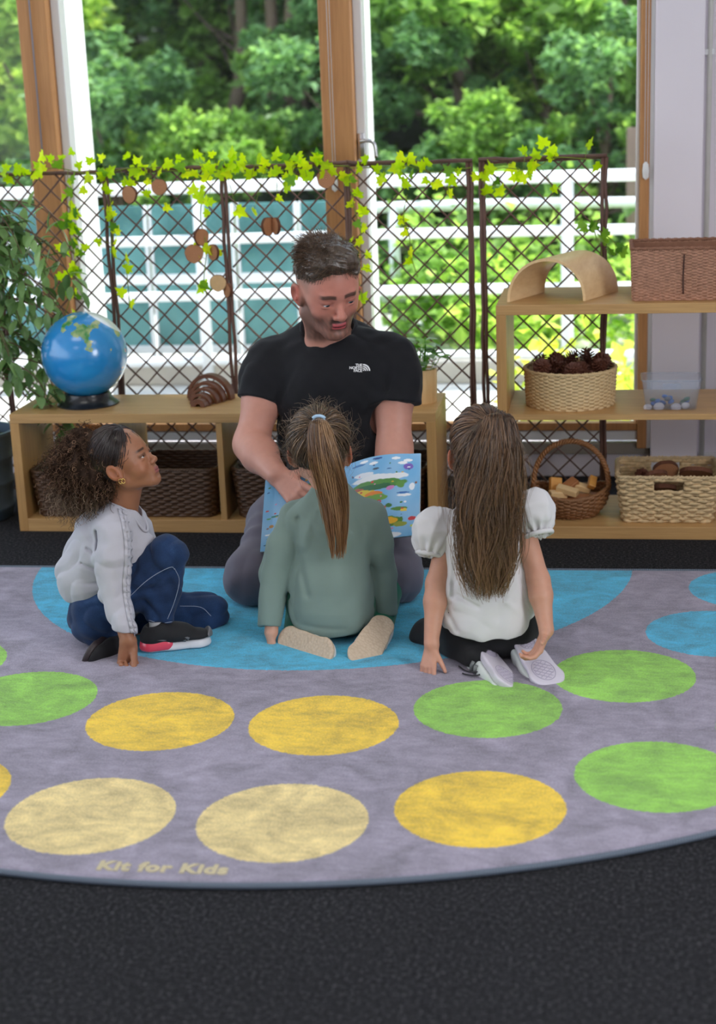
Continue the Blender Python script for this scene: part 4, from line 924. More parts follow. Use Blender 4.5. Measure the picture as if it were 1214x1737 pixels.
m.add(V, [(j*n+i, j*n+(i+1) % n, (j+1)*n+(i+1) % n, (j+1)*n+i) for j in range(5) for i in range(n)]+[tuple(range(n-1, -1, -1)), tuple(range(5*n, 6*n))]); m.build('tub', CLP, e, True)
m = MB(); Q = np.array([(x*1.015, y*1.015, .0925) for x, y in T_]); m.tube(Q, .0026, 6, closed=True); m.build('rim', CLP, e, True)
m = MB(); m.box(-.026, .026, -.0655, -.062, .066, .084, .001); m.box(-.024, .024, -.0675, -.0655, .082, .0845); m.build('hand_grip', CLP, e)
PEB = simple('pebble_white', (.68, .64, .66), .5, .1, 40); GLB = simple('glass_stone_blue', (.03, .16, .50), .1, .2, 10, 0, spec=.8); GLG = simple('glass_stone_green', (.02, .16, .10), .1, .2, 10, 0, spec=.8); SLT = simple('slate_pebble', (.12, .15, .20), .5, .2, 30)
def pebble(p, r, rot, mat, label, name, cat, group):
    m = MB(); m.lathe([(math.sin(a), -math.cos(a)) for a in np.linspace(0, math.pi, 10)], 14); o = m.build(name, mat, None, True); o.location = p; o.scale = r; o.rotation_euler = rot; tag(o, label, cat, group)
rg = random.Random(4)
for (u, v, y, r, m_, lab) in ((1098, 691, 4.835, .013, PEB, 'white round pebble at the left end of the clear plastic box'), (1117, 690, 4.832, .0165, PEB, 'largest white pebble in the clear plastic box'), (1146, 691, 4.832, .016, PEB, 'flat white pebble right of centre in the clear plastic box'), (1162, 688, 4.836, .013, PEB, 'small white pebble at the right in the clear plastic box')):
    p = at(u, v, y); pebble(p, (r, r*.6, r*.8), (0, rg.uniform(-.3, .3), 0), m_, lab, 'pebble', 'pebble', 'pebbles in the clear box')
for i in range(16):
    x = CX+rg.uniform(-.058, .058); y = CY+rg.uniform(-.03, .035); k = i % 4; zz = .400+(i//6)*.009
    pebble((x, y, zz), (.010, .010, .006), (rg.uniform(-.5, .5), rg.uniform(-.5, .5), 0), (GLB, SLT, GLB, GLG)[k], ('blue glass stone lying in the clear plastic box', 'slate-grey pebble lying in the clear plastic box', 'blue glass stone lying in the clear plastic box', 'green glass stone lying in the clear plastic box')[k], ('glass_stone', 'pebble', 'glass_stone', 'glass_stone')[k], ('glass stone', 'pebble', 'glass stone', 'glass stone')[k], ('blue glass stones', 'grey pebbles', 'blue glass stones', 'green glass stones')[k]+' in the clear box')
# ---- weeping fig in a ribbed metal pot on the floor at the left
e = empty('potted_fig_tree', (-2.115, 4.96, 0), 'leafy weeping fig in a blue-grey metal pot left of the low shelf', 'potted tree')
m = MB(); pr = [(0.105, 0), (0.108, .004)]
for k in range(3): z = .03+k*.085; w_ = .112+.016*z/.3; pr += [(w_, z), (w_+.006, z+.008), (w_+.006, z+.016), (w_+.002, z+.024)]
pr += [(.135, .285), (.142, .29), (.142, .30), (.13, .30), (.128, .26), (0, .26)]
m.lathe(pr, 40); m.build('pot', simple('zinc_pot', srgb(84, 104, 122), .4, .15, 8, metal=.35), e, 'auto')
m = MB(); m.lathe([(0, .262), (.128, .262), (.126, .268), (0, .275)], 24); m.build('soil', SOIL, e, True)
FIG = leafmat('fig_leaf', srgb(52, 84, 44), srgb(150, 186, 124), 0.3, 0.2)
rng = np.random.default_rng(8); m = MB(); tips = []
for k in range(3): m.tube(cr([(.02*k-.02, 0, .26), (.05*math.sin(k*2), .03*math.cos(k), .55), (-.03+.05*k, .02, .9)], 6), np.linspace(.012, .007, 13), 8)
for k in range(70):
    z = rng.uniform(.45, 1.06); a = rng.uniform(-2.2, 1.6); L = rng.uniform(.12, .34); b = np.array([rng.uniform(-.03, .05), rng.uniform(-.03, .03), z]); tip = b+[math.cos(a)*L if True else 0, math.sin(a)*L*.45, rng.uniform(-.05, .10)-L*.15]
    if tip[0] > .33: tip[0] = .33
    Q = cr([b, (b+tip)/2+[0, 0, .05], tip, tip+[(tip[0]-b[0])*.25, 0, -.13]], 5); m.tube(Q, np.linspace(.003, .0012, len(Q)), 5); tips.append(Q)
m.build('trunk', simple('fig_bark', srgb(108, 84, 66), .8, .3), e, True)
m = MB()
for Q in tips:
    for j in range(4, len(Q)):
        if rng.random() < .97: d = rng.normal(size=3)*[1, .7, .5]+[0, -.2, -.8]; broad_leaf(m, Q[j]+rng.normal(size=3)*.008, d, rng.uniform(.044, .070), rng.uniform(.012, .018), 0, .2, 4)
m.build('foliage', FIG, e, True)
# ================================================================== people: shared builders
def nrm(v): v = np.asarray(v, float); return v/np.linalg.norm(v)
def hframe(yaw, pitch, roll):
    yaw, p, r = map(math.radians, (yaw, pitch, roll)); F0 = np.array([math.sin(yaw), -math.cos(yaw), 0]); Z = np.array([0, 0, 1.0])
    F = F0*math.cos(p)-Z*math.sin(p); U = Z*math.cos(p)+F0*math.sin(p); Rv = np.cross(F, U); c, s = math.cos(r), math.sin(r)
    return np.stack([Rv*c+U*s, F, -Rv*s+U*c], 1)
class Head:
    "local axes: x to the person's right, y to the face, z up; unit = chin to crown"
    def __init__(s, o, yaw, pitch, roll, size, child=0.0, fem=0.0):
        s.o = np.asarray(o, float); s.M = hframe(yaw, pitch, roll); s.s = size; s.c = child; s.fem = fem
    def w(s, l): return s.o+(np.asarray(l, float)-[0, 0, .5])@s.M.T*s.s
    def l(s, P): return (P-s.o)@s.M/s.s+[0, 0, .5]
    def E(s, c, r, rot=None): return Ell(s.w(c), np.asarray(r)*s.s, s.M if rot is None else s.M@rot)
    def C(s, a, b, r0, r1, flat=1.0, n=None): return Cap(s.w(a), s.w(b), r0*s.s, r1*s.s, flat, None if n is None else s.M@np.asarray(n, float))
    def build(s, S, ears=True):
        c = s.c; k = s.s; L = lambda a, b: a+(b-a)*c
        ez = L(.495, .435); nz = L(.345, .31); mz = L(.215, .185); jw = L(.20, .165)
        S.u(s.E((0, -.075, .615), (.335, .415, .375)), .02*k)
        S.u(s.E((0, .13, L(.50, .50)), (.275, .245, L(.40, .38))), .10*k)
        for x in (-1, 1):
            S.u(s.C((x*jw*1.12, -.02, .24), (x*.07, .24, L(.085, .10)), .10, .085), .10*k)
            S.u(s.E((x*.155, .20, L(.36, .30)), (.115, L(.105, .13), .12)), .07*k)
            S.u(s.E((x*.20, .15, .47), (.09, .10, .10)), .05*k)
        S.u(s.E((0, L(.285, .26), L(.075, .085)), (.105, .085, .08)), .06*k)
        S.u(s.E((0, .28, mz+.02), (.145, .095, .12)), .06*k)
        S.u(s.C((-.15, L(.315, .30), ez+.085), (.15, L(.315, .30), ez+.085), L(.045, .03), L(.045, .03)), .06*k)
        for x in (-1, 1): S.sub(s.E((x*.135, .415, ez), (.080, L(.068, .055), .050)), .045*k)
        S.u(s.C((0, .33, ez+.02), (0, L(.43, .395), nz+.02), .030, L(.050, .045)), .035*k)
        S.u(s.E((0, L(.435, .405), nz+.008), (.050, .042, .042)), .02*k)
        for x in (-1, 1):
            S.u(s.E((x*.050, L(.385, .37), nz-.010), (.036, .045, .032)), .015*k); S.sub(s.E((x*.028, L(.415, .395), nz-.042), (.014, .022, .016)), .008*k)
            S.u(s.E((x*.135, .305, ez+.022), (.072, .058, .042)), .012*k); S.u(s.E((x*.135, .303, ez-.034), (.066, .052, .026)), .015*k)
        S.u(s.E((0, L(.355, .345), mz+.020), (.092, .040, .024)), .018*k); S.u(s.E((0, L(.352, .340), mz-.022), (.078, .042, .028)), .018*k)
        S.sub(s.C((-.085, .405, mz), (.085, .405, mz), .008, .008), .012*k)
        S.sub(s.E((0, L(.375, .355), mz-.075), (.09, .025, .022)), .04*k)
        if ears:
            for x in (-1, 1):
                a = x*0.42; rot = np.array([[math.cos(a), -math.sin(a), 0], [math.sin(a), math.cos(a), 0], [0, 0, 1]])
                t_ = 0.18; rt = np.array([[1, 0, 0], [0, math.cos(t_), -math.sin(t_)], [0, math.sin(t_), math.cos(t_)]])
                S.u(s.E((x*.365, -.055, L(.47, .43)), (.030, .085, .125), rot@rt), .02*k)
                S.u(s.E((x*.335, -.02, L(.37, .33)), (.030, .045, .05)), .02*k)
                S.u(s.E((x*.31, -.03, L(.44, .40)), (.055, .07, .11)), .03*k)
                S.sub(s.E((x*.408, -.045, L(.475, .435)), (.044, .052, .084), rot@rt), .010*k); S.u(s.E((x*.385, -.005, L(.43, .39)), (.016, .016, .03)), .008*k)
                S.sub(s.E((x*.396, -.03, L(.445, .405)), (.020, .018, .028), rot), .010*k)
        return s
    def eyes(s, par, iris, look=(0, 0)):
        k = s.s; ez = .495+(.435-.495)*s.c; W = []
        for x in (-1, 1):
            c = s.w((x*.135, .300, ez)); r = .056*k
            t_ = np.linspace(0, math.pi, 14); V = []; F = []; Cc = []
            d = nrm(s.M@np.array([look[0], 1.0, look[1]])); a = nrm(np.cross(d, [0, 0, 1.0])); b = np.cross(a, d)
            for i, q in enumerate(t_):
                for j in range(20):
                    w_ = j*2*math.pi/20; V.append(c+r*(d*math.cos(q)+(a*math.cos(w_)+b*math.sin(w_))*math.sin(q)))
                    Cc.append((.005, .005, .005) if q < .26 else iris if q < .58 else (.78, .74, .72))
            for i in range(13):
                for j in range(20): F.append((i*20+j, i*20+(j+1) % 20, (i+1)*20+(j+1) % 20, (i+1)*20+j))
            mesh_obj('eyeball', np.array(V)-np.array(par.location), F, EYEM, par, True, np.array(Cc))
def hand(S, W, D, N, T, L, curl=(.25, .3, .35, .4), spread=.08, thumb=(.7, .6, .35), tcurl=.3):
    W = np.asarray(W, float); D = nrm(D); N = np.asarray(N, float); N = nrm(N-D*(N@D)); T = np.asarray(T, float); T = nrm(T-D*(T@D)-N*(T@N))
    offs = (.155, .055, -.045, -.14); lens = (.43, .48, .44, .34)
    for i, o in enumerate(offs): S.u(Cap(W+T*o*L*.45+D*.04*L, W+D*(.50-.03*(i == 3)-.01*(i == 0))*L+T*o*L, .085*L, .060*L), .05*L if i else .02)
    S.u(Cap(W+T*.08*L+D*.1*L+N*.03*L, W+D*.28*L+T*.12*L+N*.035*L, .07*L, .06*L), .05*L)
    for i, o in enumerate(offs):
        p = W+D*(.50-.03*(i == 3)-.01*(i == 0))*L+T*o*L; ang = 0.0; f = nrm(D+T*spread*(1.5-i)); ln = lens[i]*L; cu = curl[i]
        for j, (sg, r0, r1) in enumerate(((.44, .056, .051), (.31, .051, .046), (.25, .046, .038))):
            ang += cu*(.8, 1.25, 1.0)[j]; d = f*math.cos(ang)+N*math.sin(ang); qn = p+d*sg*ln; S.u(Cap(p, qn, r0*L, r1*L), .012*L if j else .03*L); p = qn
    p = W+D*.14*L+T*.11*L+N*.02*L; d = nrm(T*thumb[0]+D*thumb[1]+N*thumb[2])
    for j, (sg, r0, r1) in enumerate(((.20, .078, .062), (.17, .060, .054), (.14, .052, .042))):
        if j: d = nrm(d+(D*.55+N*.35)*tcurl)
        qn = p+d*sg*L; S.u(Cap(p, qn, r0*L, r1*L), .05*L if j == 0 else .012*L); p = qn
def sn(P, f, seed, stretch=(1, 1, 1), n=5):
    r = np.random.default_rng(seed); K = r.normal(size=(n, 3)); K /= np.linalg.norm(K, axis=1)[:, None]; K *= f*r.uniform(.6, 1.5, (n, 1)); ph = r.uniform(0, 6.28, n)
    Q = P*np.asarray(stretch); return np.sin(Q@K.T+ph).sum(1)/n**.5
class Cut:
    "primitive cut flat by planes (p, n): keeps the side the normal points away from"
    def __init__(s, prim, planes, k=0.003): s.f = prim; s.pl = [(np.asarray(p, float), nrm(n)) for p, n in planes]; s.k = k; s.lo, s.hi = prim.lo, prim.hi
    def __call__(s, P):
        d = s.f(P)
        for p, n in s.pl:
            e = (P-p)@n; h = np.maximum(s.k-np.abs(d-e), 0)/s.k; d = np.maximum(d, e)+h*h*s.k*.25
        return d
def sleeve(S, pts, rs, k=.02, hollow=.006, depth=.03, flat=1.0, n=None):
    "fabric tube along pts that ends in an open hem"
    pts = [np.asarray(p, float) for p in pts]; d = nrm(pts[-1]-pts[-2])
    for i in range(len(pts)-1):
        if i == len(pts)-2: S.u(Cut(Cap(pts[i], pts[i+1]+d*rs[-1]*.6, rs[i], rs[i+1], flat, n), [(pts[-1], d)]), k)
        else: S.u(Cap(pts[i], pts[i+1], rs[i], rs[i+1], flat, n), k)
    if hollow: S.sub(Cap(pts[-1]-d*(depth-rs[-1]), pts[-1]+d*.05, rs[-1]-hollow, rs[-1]-hollow, flat, n), .003)
def to_local(o, par):
    o.data.transform(Matrix.Translation(-par.location)); o.parent = par; return o
def strands(P, r0, r1, col, name, mat, par, sides=3, taper=1.0):
    "P (n, m, 3) strand paths -> one mesh"
    n, m, _ = P.shape; T = np.gradient(P, axis=1); T /= np.linalg.norm(T, axis=2)[..., None]+1e-9
    ref = np.array([0.31, .83, .46]); A_ = np.cross(T, ref); A_ /= np.linalg.norm(A_, axis=2)[..., None]+1e-9; B = np.cross(A_, T)
    q = np.linspace(0, 1, m)**taper; rad = (r0+(r1-r0)*q)[None, :, None, None]*np.ones((n, 1, 1, 1))
    a = np.arange(sides)*2*np.pi/sides
    V = P[:, :, None]+rad*(A_[:, :, None]*np.cos(a)[None, None, :, None]+B[:, :, None]*np.sin(a)[None, None, :, None])
    idx = np.arange(n*m*sides).reshape(n, m, sides); nx = np.roll(idx, -1, axis=2)
    F = np.stack([idx[:, :-1], nx[:, :-1], nx[:, 1:], idx[:, 1:]], -1).reshape(-1, 4)
    C = np.broadcast_to(col[:, None, None] if col.ndim == 2 else col[:, :, None], (n, m, sides, 3)).reshape(-1, 3)
    return mesh_obj(name, V.reshape(-1, 3)-np.array(par.location), F, mat, par, True, C)
EYEM = simple('eye', (1, 1, 1), .08, 0, 5, 0, attr='Col')
def skinmat(name):
    t = NT(name); a = t.node('ShaderNodeAttribute', attribute_name='Col'); n = t.noise(t.coord(), 60, 3); k = t.math('MULTIPLY_ADD', n, .16, .92); kc = t.node('ShaderNodeCombineColor')
    for i in range(3): t.link(k, kc.inputs[i])
    c = t.mix(1.0, a.outputs['Color'], kc.outputs[0], 'MULTIPLY')
    return t.done(t.pbr(c, .48, 0, t.bump(t.noise(t.coord(), 900, 2), .12, .001), .45, Subsurface_Weight=.12, Subsurface_Radius=(.012, .004, .002), Subsurface_Scale=.5))
SKIN = skinmat('skin')
def hairmat(name, rough=.32, spec=.65):
    t = NT(name); a = t.node('ShaderNodeAttribute', attribute_name='Col'); return t.done(t.pbr(a.outputs['Color'], rough, 0, None, spec, Anisotropic=.6))
HAIRM = hairmat('hair')
def fabric(name, c, rough=.85, weave_s=900, bump=.25, var=.06, sheen=.15, c2=None, fold=.8):
    t = NT(name); n = t.noise(t.coord(), 9, 3); w = t.noise(t.coord(), weave_s, 2, .6); base = t.mix(t.math('MULTIPLY', w, .35), c, c2 or tuple(x*.72 for x in c))
    k = t.math('MULTIPLY_ADD', n, 2*var, 1-var); kc = t.node('ShaderNodeCombineColor'); [t.link(k, kc.inputs[i]) for i in range(3)]
    wr = t.node('ShaderNodeTexNoise', noise_type='RIDGED_MULTIFRACTAL'); t.link(t.noise_warp(t.mapping(t.coord(), (1, 1, .6))), wr.inputs['Vector']); wr.inputs['Scale'].default_value = 7.0; wr.inputs['Detail'].default_value = 2.0
    b0 = t.bump(wr.outputs['Fac'], fold, .010)
    return t.done(t.pbr(t.mix(1.0, base, kc.outputs[0], 'MULTIPLY'), rough, 0, t.bump(w, bump, .0012, b0), .25, Sheen_Weight=sheen, Sheen_Roughness=.5))
def basecol(V, c): return np.tile(np.array(c, float), (len(V), 1))
def blend(C, m, c): m = np.clip(m, 0, 1)[:, None]; return C*(1-m)+np.array(c)*m
def sstep(x, a, b): t_ = np.clip((x-a)/(b-a), 0, 1); return t_*t_*(3-2*t_)
def shoe(par, heel, toe, up, L, w, c_up, c_sole, name, thick=.016, label=None, mats=None, hi=.055, tongue=True, grow=1.0):
    "shoe lying along heel->toe; up = from sole to ankle"
    heel = np.asarray(heel, float); F = nrm(np.asarray(toe, float)-heel); U = np.asarray(up, float); U = nrm(U-F*(U@F)); X = np.cross(F, U); M = np.stack([X, F, U], 1)
    W_ = lambda x, y, z: heel+M@np.array([x, y, z])*1.0
    S = Sdf(); hw, bw = w*.36, w*.5
    for a, b, r0, r1 in (((0, hw, 0), (0, L*.45, 0), hw, hw*.92), ((0, L*.45, 0), (w*.03, L-bw*1.05, 0), hw*.92, bw)): S.u(Cap(W_(*a), W_(*b), r0, r1), .03)
    S.isect(Half(W_(0, 0, thick), U)); S.isect(Half(W_(0, 0, 0), -U)); 
    so = sdf_obj('sole', S, .0025, mats[1], None, None, 1); e = par
    S = Sdf()
    S.u(Cap(W_(0, hw*1.0, thick+.010), W_(0, L*.5, thick+.012), hw*.92, hw*.98, .9, U), .02); S.u(Cap(W_(0, L*.5, thick+.006), W_(w*.03, L-bw*1.02, thick-.002), hw*.98, bw*.93, .62, U), .03)
    S.u(Cap(W_(0, hw*1.05, thick+.012), W_(0, hw*1.35, hi), hw*.90, hw*.80), .02); S.u(Cap(W_(0, hw*1.5, hi*.85), W_(0, L*.62, thick+.018), hw*.62, hw*.5), .03)
    S.isect(Half(W_(0, 0, thick-.001), -U)); S.isect(Half(W_(0, hw*1.3, hi+.006), nrm(U-.15*F)), .006)
    S.sub(Cap(W_(0, hw*1.3, hi-.012), W_(0, hw*1.3, hi+.05), hw*.58, hw*.66), .006)
    uo = sdf_obj('upper', S, .0025, mats[0], None, None, 1)
    p = empty(name, (0, 0, 0)) if False else None
    return so, uo, W_, M, (hw, bw)
def stitched(obj, cen, par, mat, name='lettering', off=.0012, direction=(0, 1, 0)):
    "drop a flat mesh onto the surface of obj along direction"
    from mathutils.bvhtree import BVHTree
    ...
# ================================================================== the man with the book
from mathutils.bvhtree import BVHTree
MAN = empty('person', (-0.79, 4.42, 0.012), 'bearded man in black T-shirt and grey trousers kneeling, pointing into an open picture atlas', 'person')
Hd = Head((-0.7789, 4.335, 0.8387), 30.6, 21.4, -4.5, .2433)
shR, shL = np.array([-.968, 4.43, .622]), np.array([-.622, 4.43, .636]); nb = np.array([-.800, 4.445, .675]); hip = np.array([-.790, 4.50, .215]); chest = np.array([-.797, 4.425, .54]); belly = np.array([-.785, 4.44, .33])
elR, wrR = np.array([-1.020, 4.335, .400]), at(470, 806, 4.175); elL, wrL = np.array([-.612, 4.345, .385]), np.array([-.605, 4.245, .262])
kR, kL = np.array([-.975, 4.10, .082]), np.array([-.600, 4.135, .086]); hR, hL = hip+[-.10, 0, .0], hip+[.10, 0, .0]; aR, aL = np.array([-.93, 4.60, .05]), np.array([-.65, 4.60, .05])
S = Sdf(); Hd.build(S); sd = np.array([0, 1.0, 0])
S.u(Cap(Hd.w((0, -.12, .25)), nb+[0, .01, -.03], .058, .066), .03)
for a in (-1, 1): S.u(Cap(Hd.w((a*.2, -.02, .2)), nb+[a*-.035, -.055, -.02], .018, .02), .03)
S.u(Cap(nb+[0, .01, -.035], shR+[.01, .01, -.02], .045, .036), .04).u(Cap(nb+[0, .01, -.035], shL+[-.01, .01, -.02], .045, .036), .04)
S.u(Cap(belly, chest, .125, .140, .68, sd), .05).u(Cap(hip, belly, .13, .12, .7, sd), .05)
for sh, el, wr in ((shR, elR, wrR), (shL, elL, wrL)):
    S.u(Cap(sh+(el-sh)*.12, sh+(el-sh)*.45, .046, .053), .03).u(Cap(sh+(el-sh)*.45, el, .054, .046), .03)
    mid = el+(wr-el)*.33; S.u(Cap(el, mid, .047, .049), .03).u(Cap(mid, wr, .048, .031), .03)
for h_, k_, a_ in ((hR, kR, aR), (hL, kL, aL)): S.u(Cap(h_, k_, .075, .05), .04).u(Cap(k_, a_, .05, .032), .03); S.u(Cap(a_, a_+[0, .12, -.02], .03, .022), .02)
hand(S, wrR+[.004, -.004, -.004], at(520, 852, 4.085)-wrR, (.25, .85, -.45), (.75, -.1, .75), .185, (.10, .42, .62, .75), .14, (.8, .55, .2), .15)
hand(S, wrL, (.05, -.55, -.30), (0, -.5, .9), (-.8, .1, 0), .175, (.3, .3, .3, .3), .05)
HAIRC = (.082, .058, .042)
def man_col(V):
    C = basecol(V, srgb(198, 142, 124)); l = Hd.l(V); x, y, z = l.T; hm = (np.linalg.norm(V-Hd.o, axis=1) < .2)*1.0; ax = np.abs(x)
    C = blend(C, hm*sstep(y, .1, .3)*sstep(z, .95, .7)*.45, srgb(196, 112, 96))
    C = blend(C, hm*sstep(ax, .33, .37)*sstep(np.abs(z-.45), .16, .1)*sstep(y, .12, .0)*.7, srgb(196, 92, 74))
    # stubble along jaw, chin and lip
    jaw = sstep(z, .39, .27)*sstep(y, -.08, .05)+sstep(ax, .21, .27)*sstep(z, .50, .34)*sstep(y, -.02, .06)*sstep(y, .24, .14)
    must = sstep(np.abs(z-.270), .042, .020)*sstep(ax, .125, .085)*sstep(y, .27, .31)
    edge = sn(V, 420, 3)*.12
    C = blend(C, hm*np.clip(jaw*(.74+edge), 0, .85)*sstep(z, -.16, -.06), srgb(112, 84, 72)); C = blend(C, hm*np.clip(must*(.9+edge), 0, .95), srgb(70, 46, 38))
    C = blend(C, hm*sstep(ax, .11, .085)*sstep(ax, .05, .085)*sstep(np.abs(z-.20), .07, .04)*sstep(y, .26, .3)*.5, srgb(90, 62, 52))
    lips = sstep(np.abs(z-.213), .048, .034)*sstep(ax, .090, .070)*sstep(y, .335, .355); C = blend(C, hm*lips, srgb(196, 92, 96))
    C = blend(C, hm*sstep(np.abs(z-.213), .010, .004)*sstep(ax, .085, .07)*sstep(y, .33, .35), srgb(70, 24, 26))
    bz = .585+.02*np.cos((ax-.13)*14); C = blend(C, hm*sstep(np.abs(z-bz+.01), .030, .016)*sstep(ax, .235, .19)*sstep(ax, .035, .06)*sstep(y, .2, .25)*.92, srgb(66, 46, 38))
    C = blend(C, hm*sstep(np.abs(z-.50), .036, .02)*sstep(np.abs(ax-.135), .075, .055)*sstep(y, .27, .31)*.35, srgb(120, 64, 58))
    fade = sstep(z, .52, .66)*sstep(y, .22, .10)+sstep(y, -.02, -.12)*sstep(z, .2, .4); C = blend(C, hm*np.clip(fade, 0, 1)*.5, srgb(118, 92, 80))
    return C
sk = to_local(sdf_obj('body', S, .0026, SKIN, None, man_col, 1), MAN); Hd.eyes(MAN, (.06, .10, .12), (-.15, -.45))
# hair: close sides, longer brushed top
S = Sdf(); S.u(Hd.E((0, -.085, .630), (.350, .430, .392))); S.isect(Half(Hd.w((0, .24, .72)), Hd.M@nrm([0, .92, -.38])), .03); S.isect(Half(Hd.w((0, -.05, .66)), Hd.M@nrm([0, .30, -1])), .03)
S.u(Hd.E((0, .06, .90), (.27, .30, .13)), .06); S.isect(Half(Hd.w((0, .30, .80)), Hd.M@nrm([0, 1, -.35])), .03); S.disp = lambda P: .0020*sn(P, 260, 4)+.0025*sn(P, 110, 9); S.dmax = .01
hb = to_local(sdf_obj('hair', S, .003, HAIRM, None, lambda V: np.clip(basecol(V, HAIRC)*(1+.25*sn(V, 300, 5))[:, None], .01, 1)), MAN)
rng = np.random.default_rng(21)
def scalp(n, cond, H, cen=(0, -.085, .63), rad=(.345, .425, .388)):
    out = []
    while len(out) < n:
        p = rng.normal(size=(n, 3)); p /= np.linalg.norm(p, axis=1)[:, None]; q = p*rad+cen; k = cond(q); out += [(a, b) for a, b in zip(q[k], p[k])]
    out = out[:n]; return np.array([a for a, b in out]), np.array([b for a, b in out])
q, nn = scalp(6500, lambda l: (l[:, 2] > .68+.08*np.clip(l[:, 1]*2, -1, 1)+.16*(l[:, 1] > .26)) & (l[:, 1] < .30), Hd)
top = sstep(q[:, 2], .72, .9); ln = .035+.085*top; fl = np.stack([.45+.25*np.sin(q[:, 0]*9), .55+.5*np.sin(q[:, 0]*14+q[:, 1]*8), -.15+0*ln], 1)*top[:, None]+np.array([0, .2, -.9])*(1-top)[:, None]
fl += rng.normal(size=fl.shape)*.35; t_ = np.linspace(0, 1, 6)[None, :, None]
Pl = q[:, None]*1.01+(nn[:, None]*t_*(.25+.5*top[:, None, None])+fl[:, None]*t_**1.4*.8+rng.normal(size=(len(q), 6, 3))*.03)*ln[:, None, None]
Pw = Hd.o+(Pl-[0, 0, .5])@Hd.M.T*Hd.s
tone = rng.uniform(.55, 1.9, (len(q), 1)); strands(Pw, .0007, .0003, np.array([[.135, .085, .054]])*tone, 'hair_strands', HAIRM, MAN)
# black T-shirt
TEE = fabric('black_jersey', (.0075, .0078, .0105), .8, 1200, .15, .1, .08); S = Sdf()
S.u(Cap(belly+[0, .0, -.06], belly+[0, 0, .02], .150, .150, .72, sd)).u(Cap(belly, chest+[0, 0, .0], .152, .176, .70, sd), .06)
S.u(Cap(nb+[0, .015, -.05], shR+[.01, 0, -.008], .078, .066), .05).u(Cap(nb+[0, .015, -.05], shL+[-.01, 0, -.008], .078, .062), .05)
S.u(Cap(nb+[-.045, .03, .012], nb+[-.12, .01, -.030], .044, .040), .05).u(Cap(nb+[.045, .03, .012], nb+[.12, .01, -.030], .044, .040), .05)
for sh, el, sx in ((shR, elR, -1), (shL, elL, 1)):
    d = nrm(el-sh); hem = sh+(el-sh)*(.50 if sx < 0 else .52); sleeve(S, [sh, sh+d*.05, hem], [.060, .070, .075], .035, .005, .02)
S.sub(Cap(nb+[0, -.018, -.005], nb+[0, -.045, .2], .066, .09), .008)
S.sub(Cap(at(478, 720, 4.30), at(470, 800, 4.38), .02, .03), .05)
def tee_fold(P):
    f = .0034*sn(P, 38, 5, (1, 1, .55))+.0026*(1-2*np.abs(sn(P, 42, 6, (1, 1, .5))).clip(0, 1))+.0012*sn(P, 110, 7)
    for a, b, w_, A in ((at(500, 610, 4.32), at(470, 690, 4.34), .012, .007), (at(660, 600, 4.33), at(655, 690, 4.34), .012, .007), (at(505, 690, 4.3), at(560, 740, 4.3), .012, .005), (at(640, 700, 4.3), at(600, 750, 4.3), .012, .005)):
        ba = b-a; t2 = np.clip((P-a)@ba/(ba@ba), 0, 1); d = np.linalg.norm(P-a-t2[:, None]*ba, axis=1); f = f+A*1.3*np.exp(-(d/w_)**2)
    return f
S.disp = tee_fold; S.dmax = .012; tee = sdf_obj('t_shirt', S, .0032, TEE, None, None, 1)
bv = BVHTree.FromPolygons([tuple(v.co) for v in tee.data.vertices], [tuple(p.vertices) for p in tee.data.polygons]); to_local(tee, MAN)
S = Sdf(); 
cp = []
for a in np.linspace(0, 2*math.pi, 40, endpoint=False):
    p = nb+np.array([.077*math.cos(a), -.012+.068*math.sin(a), .0]); z = p[2]+.10
    hit = bv.ray_cast(Vector((p[0], p[1], nb[2]+.11)), Vector((0, 0, -1)))
    cp.append((p[0], p[1], (hit[0].z if hit[0] else nb[2])+.001))
cp = np.array(cp)
for _ in range(4): cp[:, 2] = (np.roll(cp[:, 2], 1)+cp[:, 2]*2+np.roll(cp[:, 2], -1))/4
m = MB(); m.tube(cp-np.array(MAN.location), .0055, 8, closed=True); m.build('neckband', TEE, MAN, True)
def wrap_text(lines, cu, cv, ydepth, size, par, mat, name, width, extra=None):
    mb_ = []
    for i, (txt, dx, dv) in enumerate(lines):
        o = text_mesh('t', txt, size, mat, None, (Matrix.Identity(4), 1.0), 0.0, size*.035, .92, None); me = o.data
        V = np.array([v.co[:] for v in me.vertices]); F = [tuple(p.vertices) for p in me.polygons]; bpy.data.objects.remove(o)
        V[:, 0] -= V[:, 0].max(); V[:, 0] += dx; V[:, 1] += dv; mb_.append((V, F))
    if extra: mb_ += extra
    V = []; F = []; n0 = 0; c0 = at(cu, cv, ydepth)
    for v, f in mb_:
        for p in v:
            q = np.array([c0[0]+p[0], 0, c0[2]+p[1]]); hit = bv.ray_cast(Vector((q[0], 3.9, q[2]+.12)), Vector((0, 1, -.28)).normalized())
            V.append(np.array(hit[0])+np.array([0, -.0009, .0002]) if hit[0] else [q[0], 4.2, q[2]])
        F += [tuple(i+n0 for i in g) for g in f]; n0 += len(v)
    o = mesh_obj(name, np.array(V)-np.array(par.location), F, mat, par, False); return o
INK = simple('white_print', (.75, .75, .76), .6, .03); ex = []
for r0, r1 in ((.0052, .0085), (.0105, .0138), (.0158, .0200), (0, .0035)):
    a = np.linspace(math.pi/2*0, math.pi/2, 10); V = [(.003+r1*math.cos(x), -.0075+r1*math.sin(x), 0) for x in a]+[(.003+r0*math.cos(x), -.0075+r0*math.sin(x), 0) for x in a]; ex.append((np.array(V), [(i, i+1, 11+i, 10+i) for i in range(9)]))
wrap_text([('THE', .001, .0085), ('NORTH', .001, .0005), ('FACE', .001, -.0075)], 613, 624, 4.33, .0105, MAN, INK, 'chest_print', .05, ex)
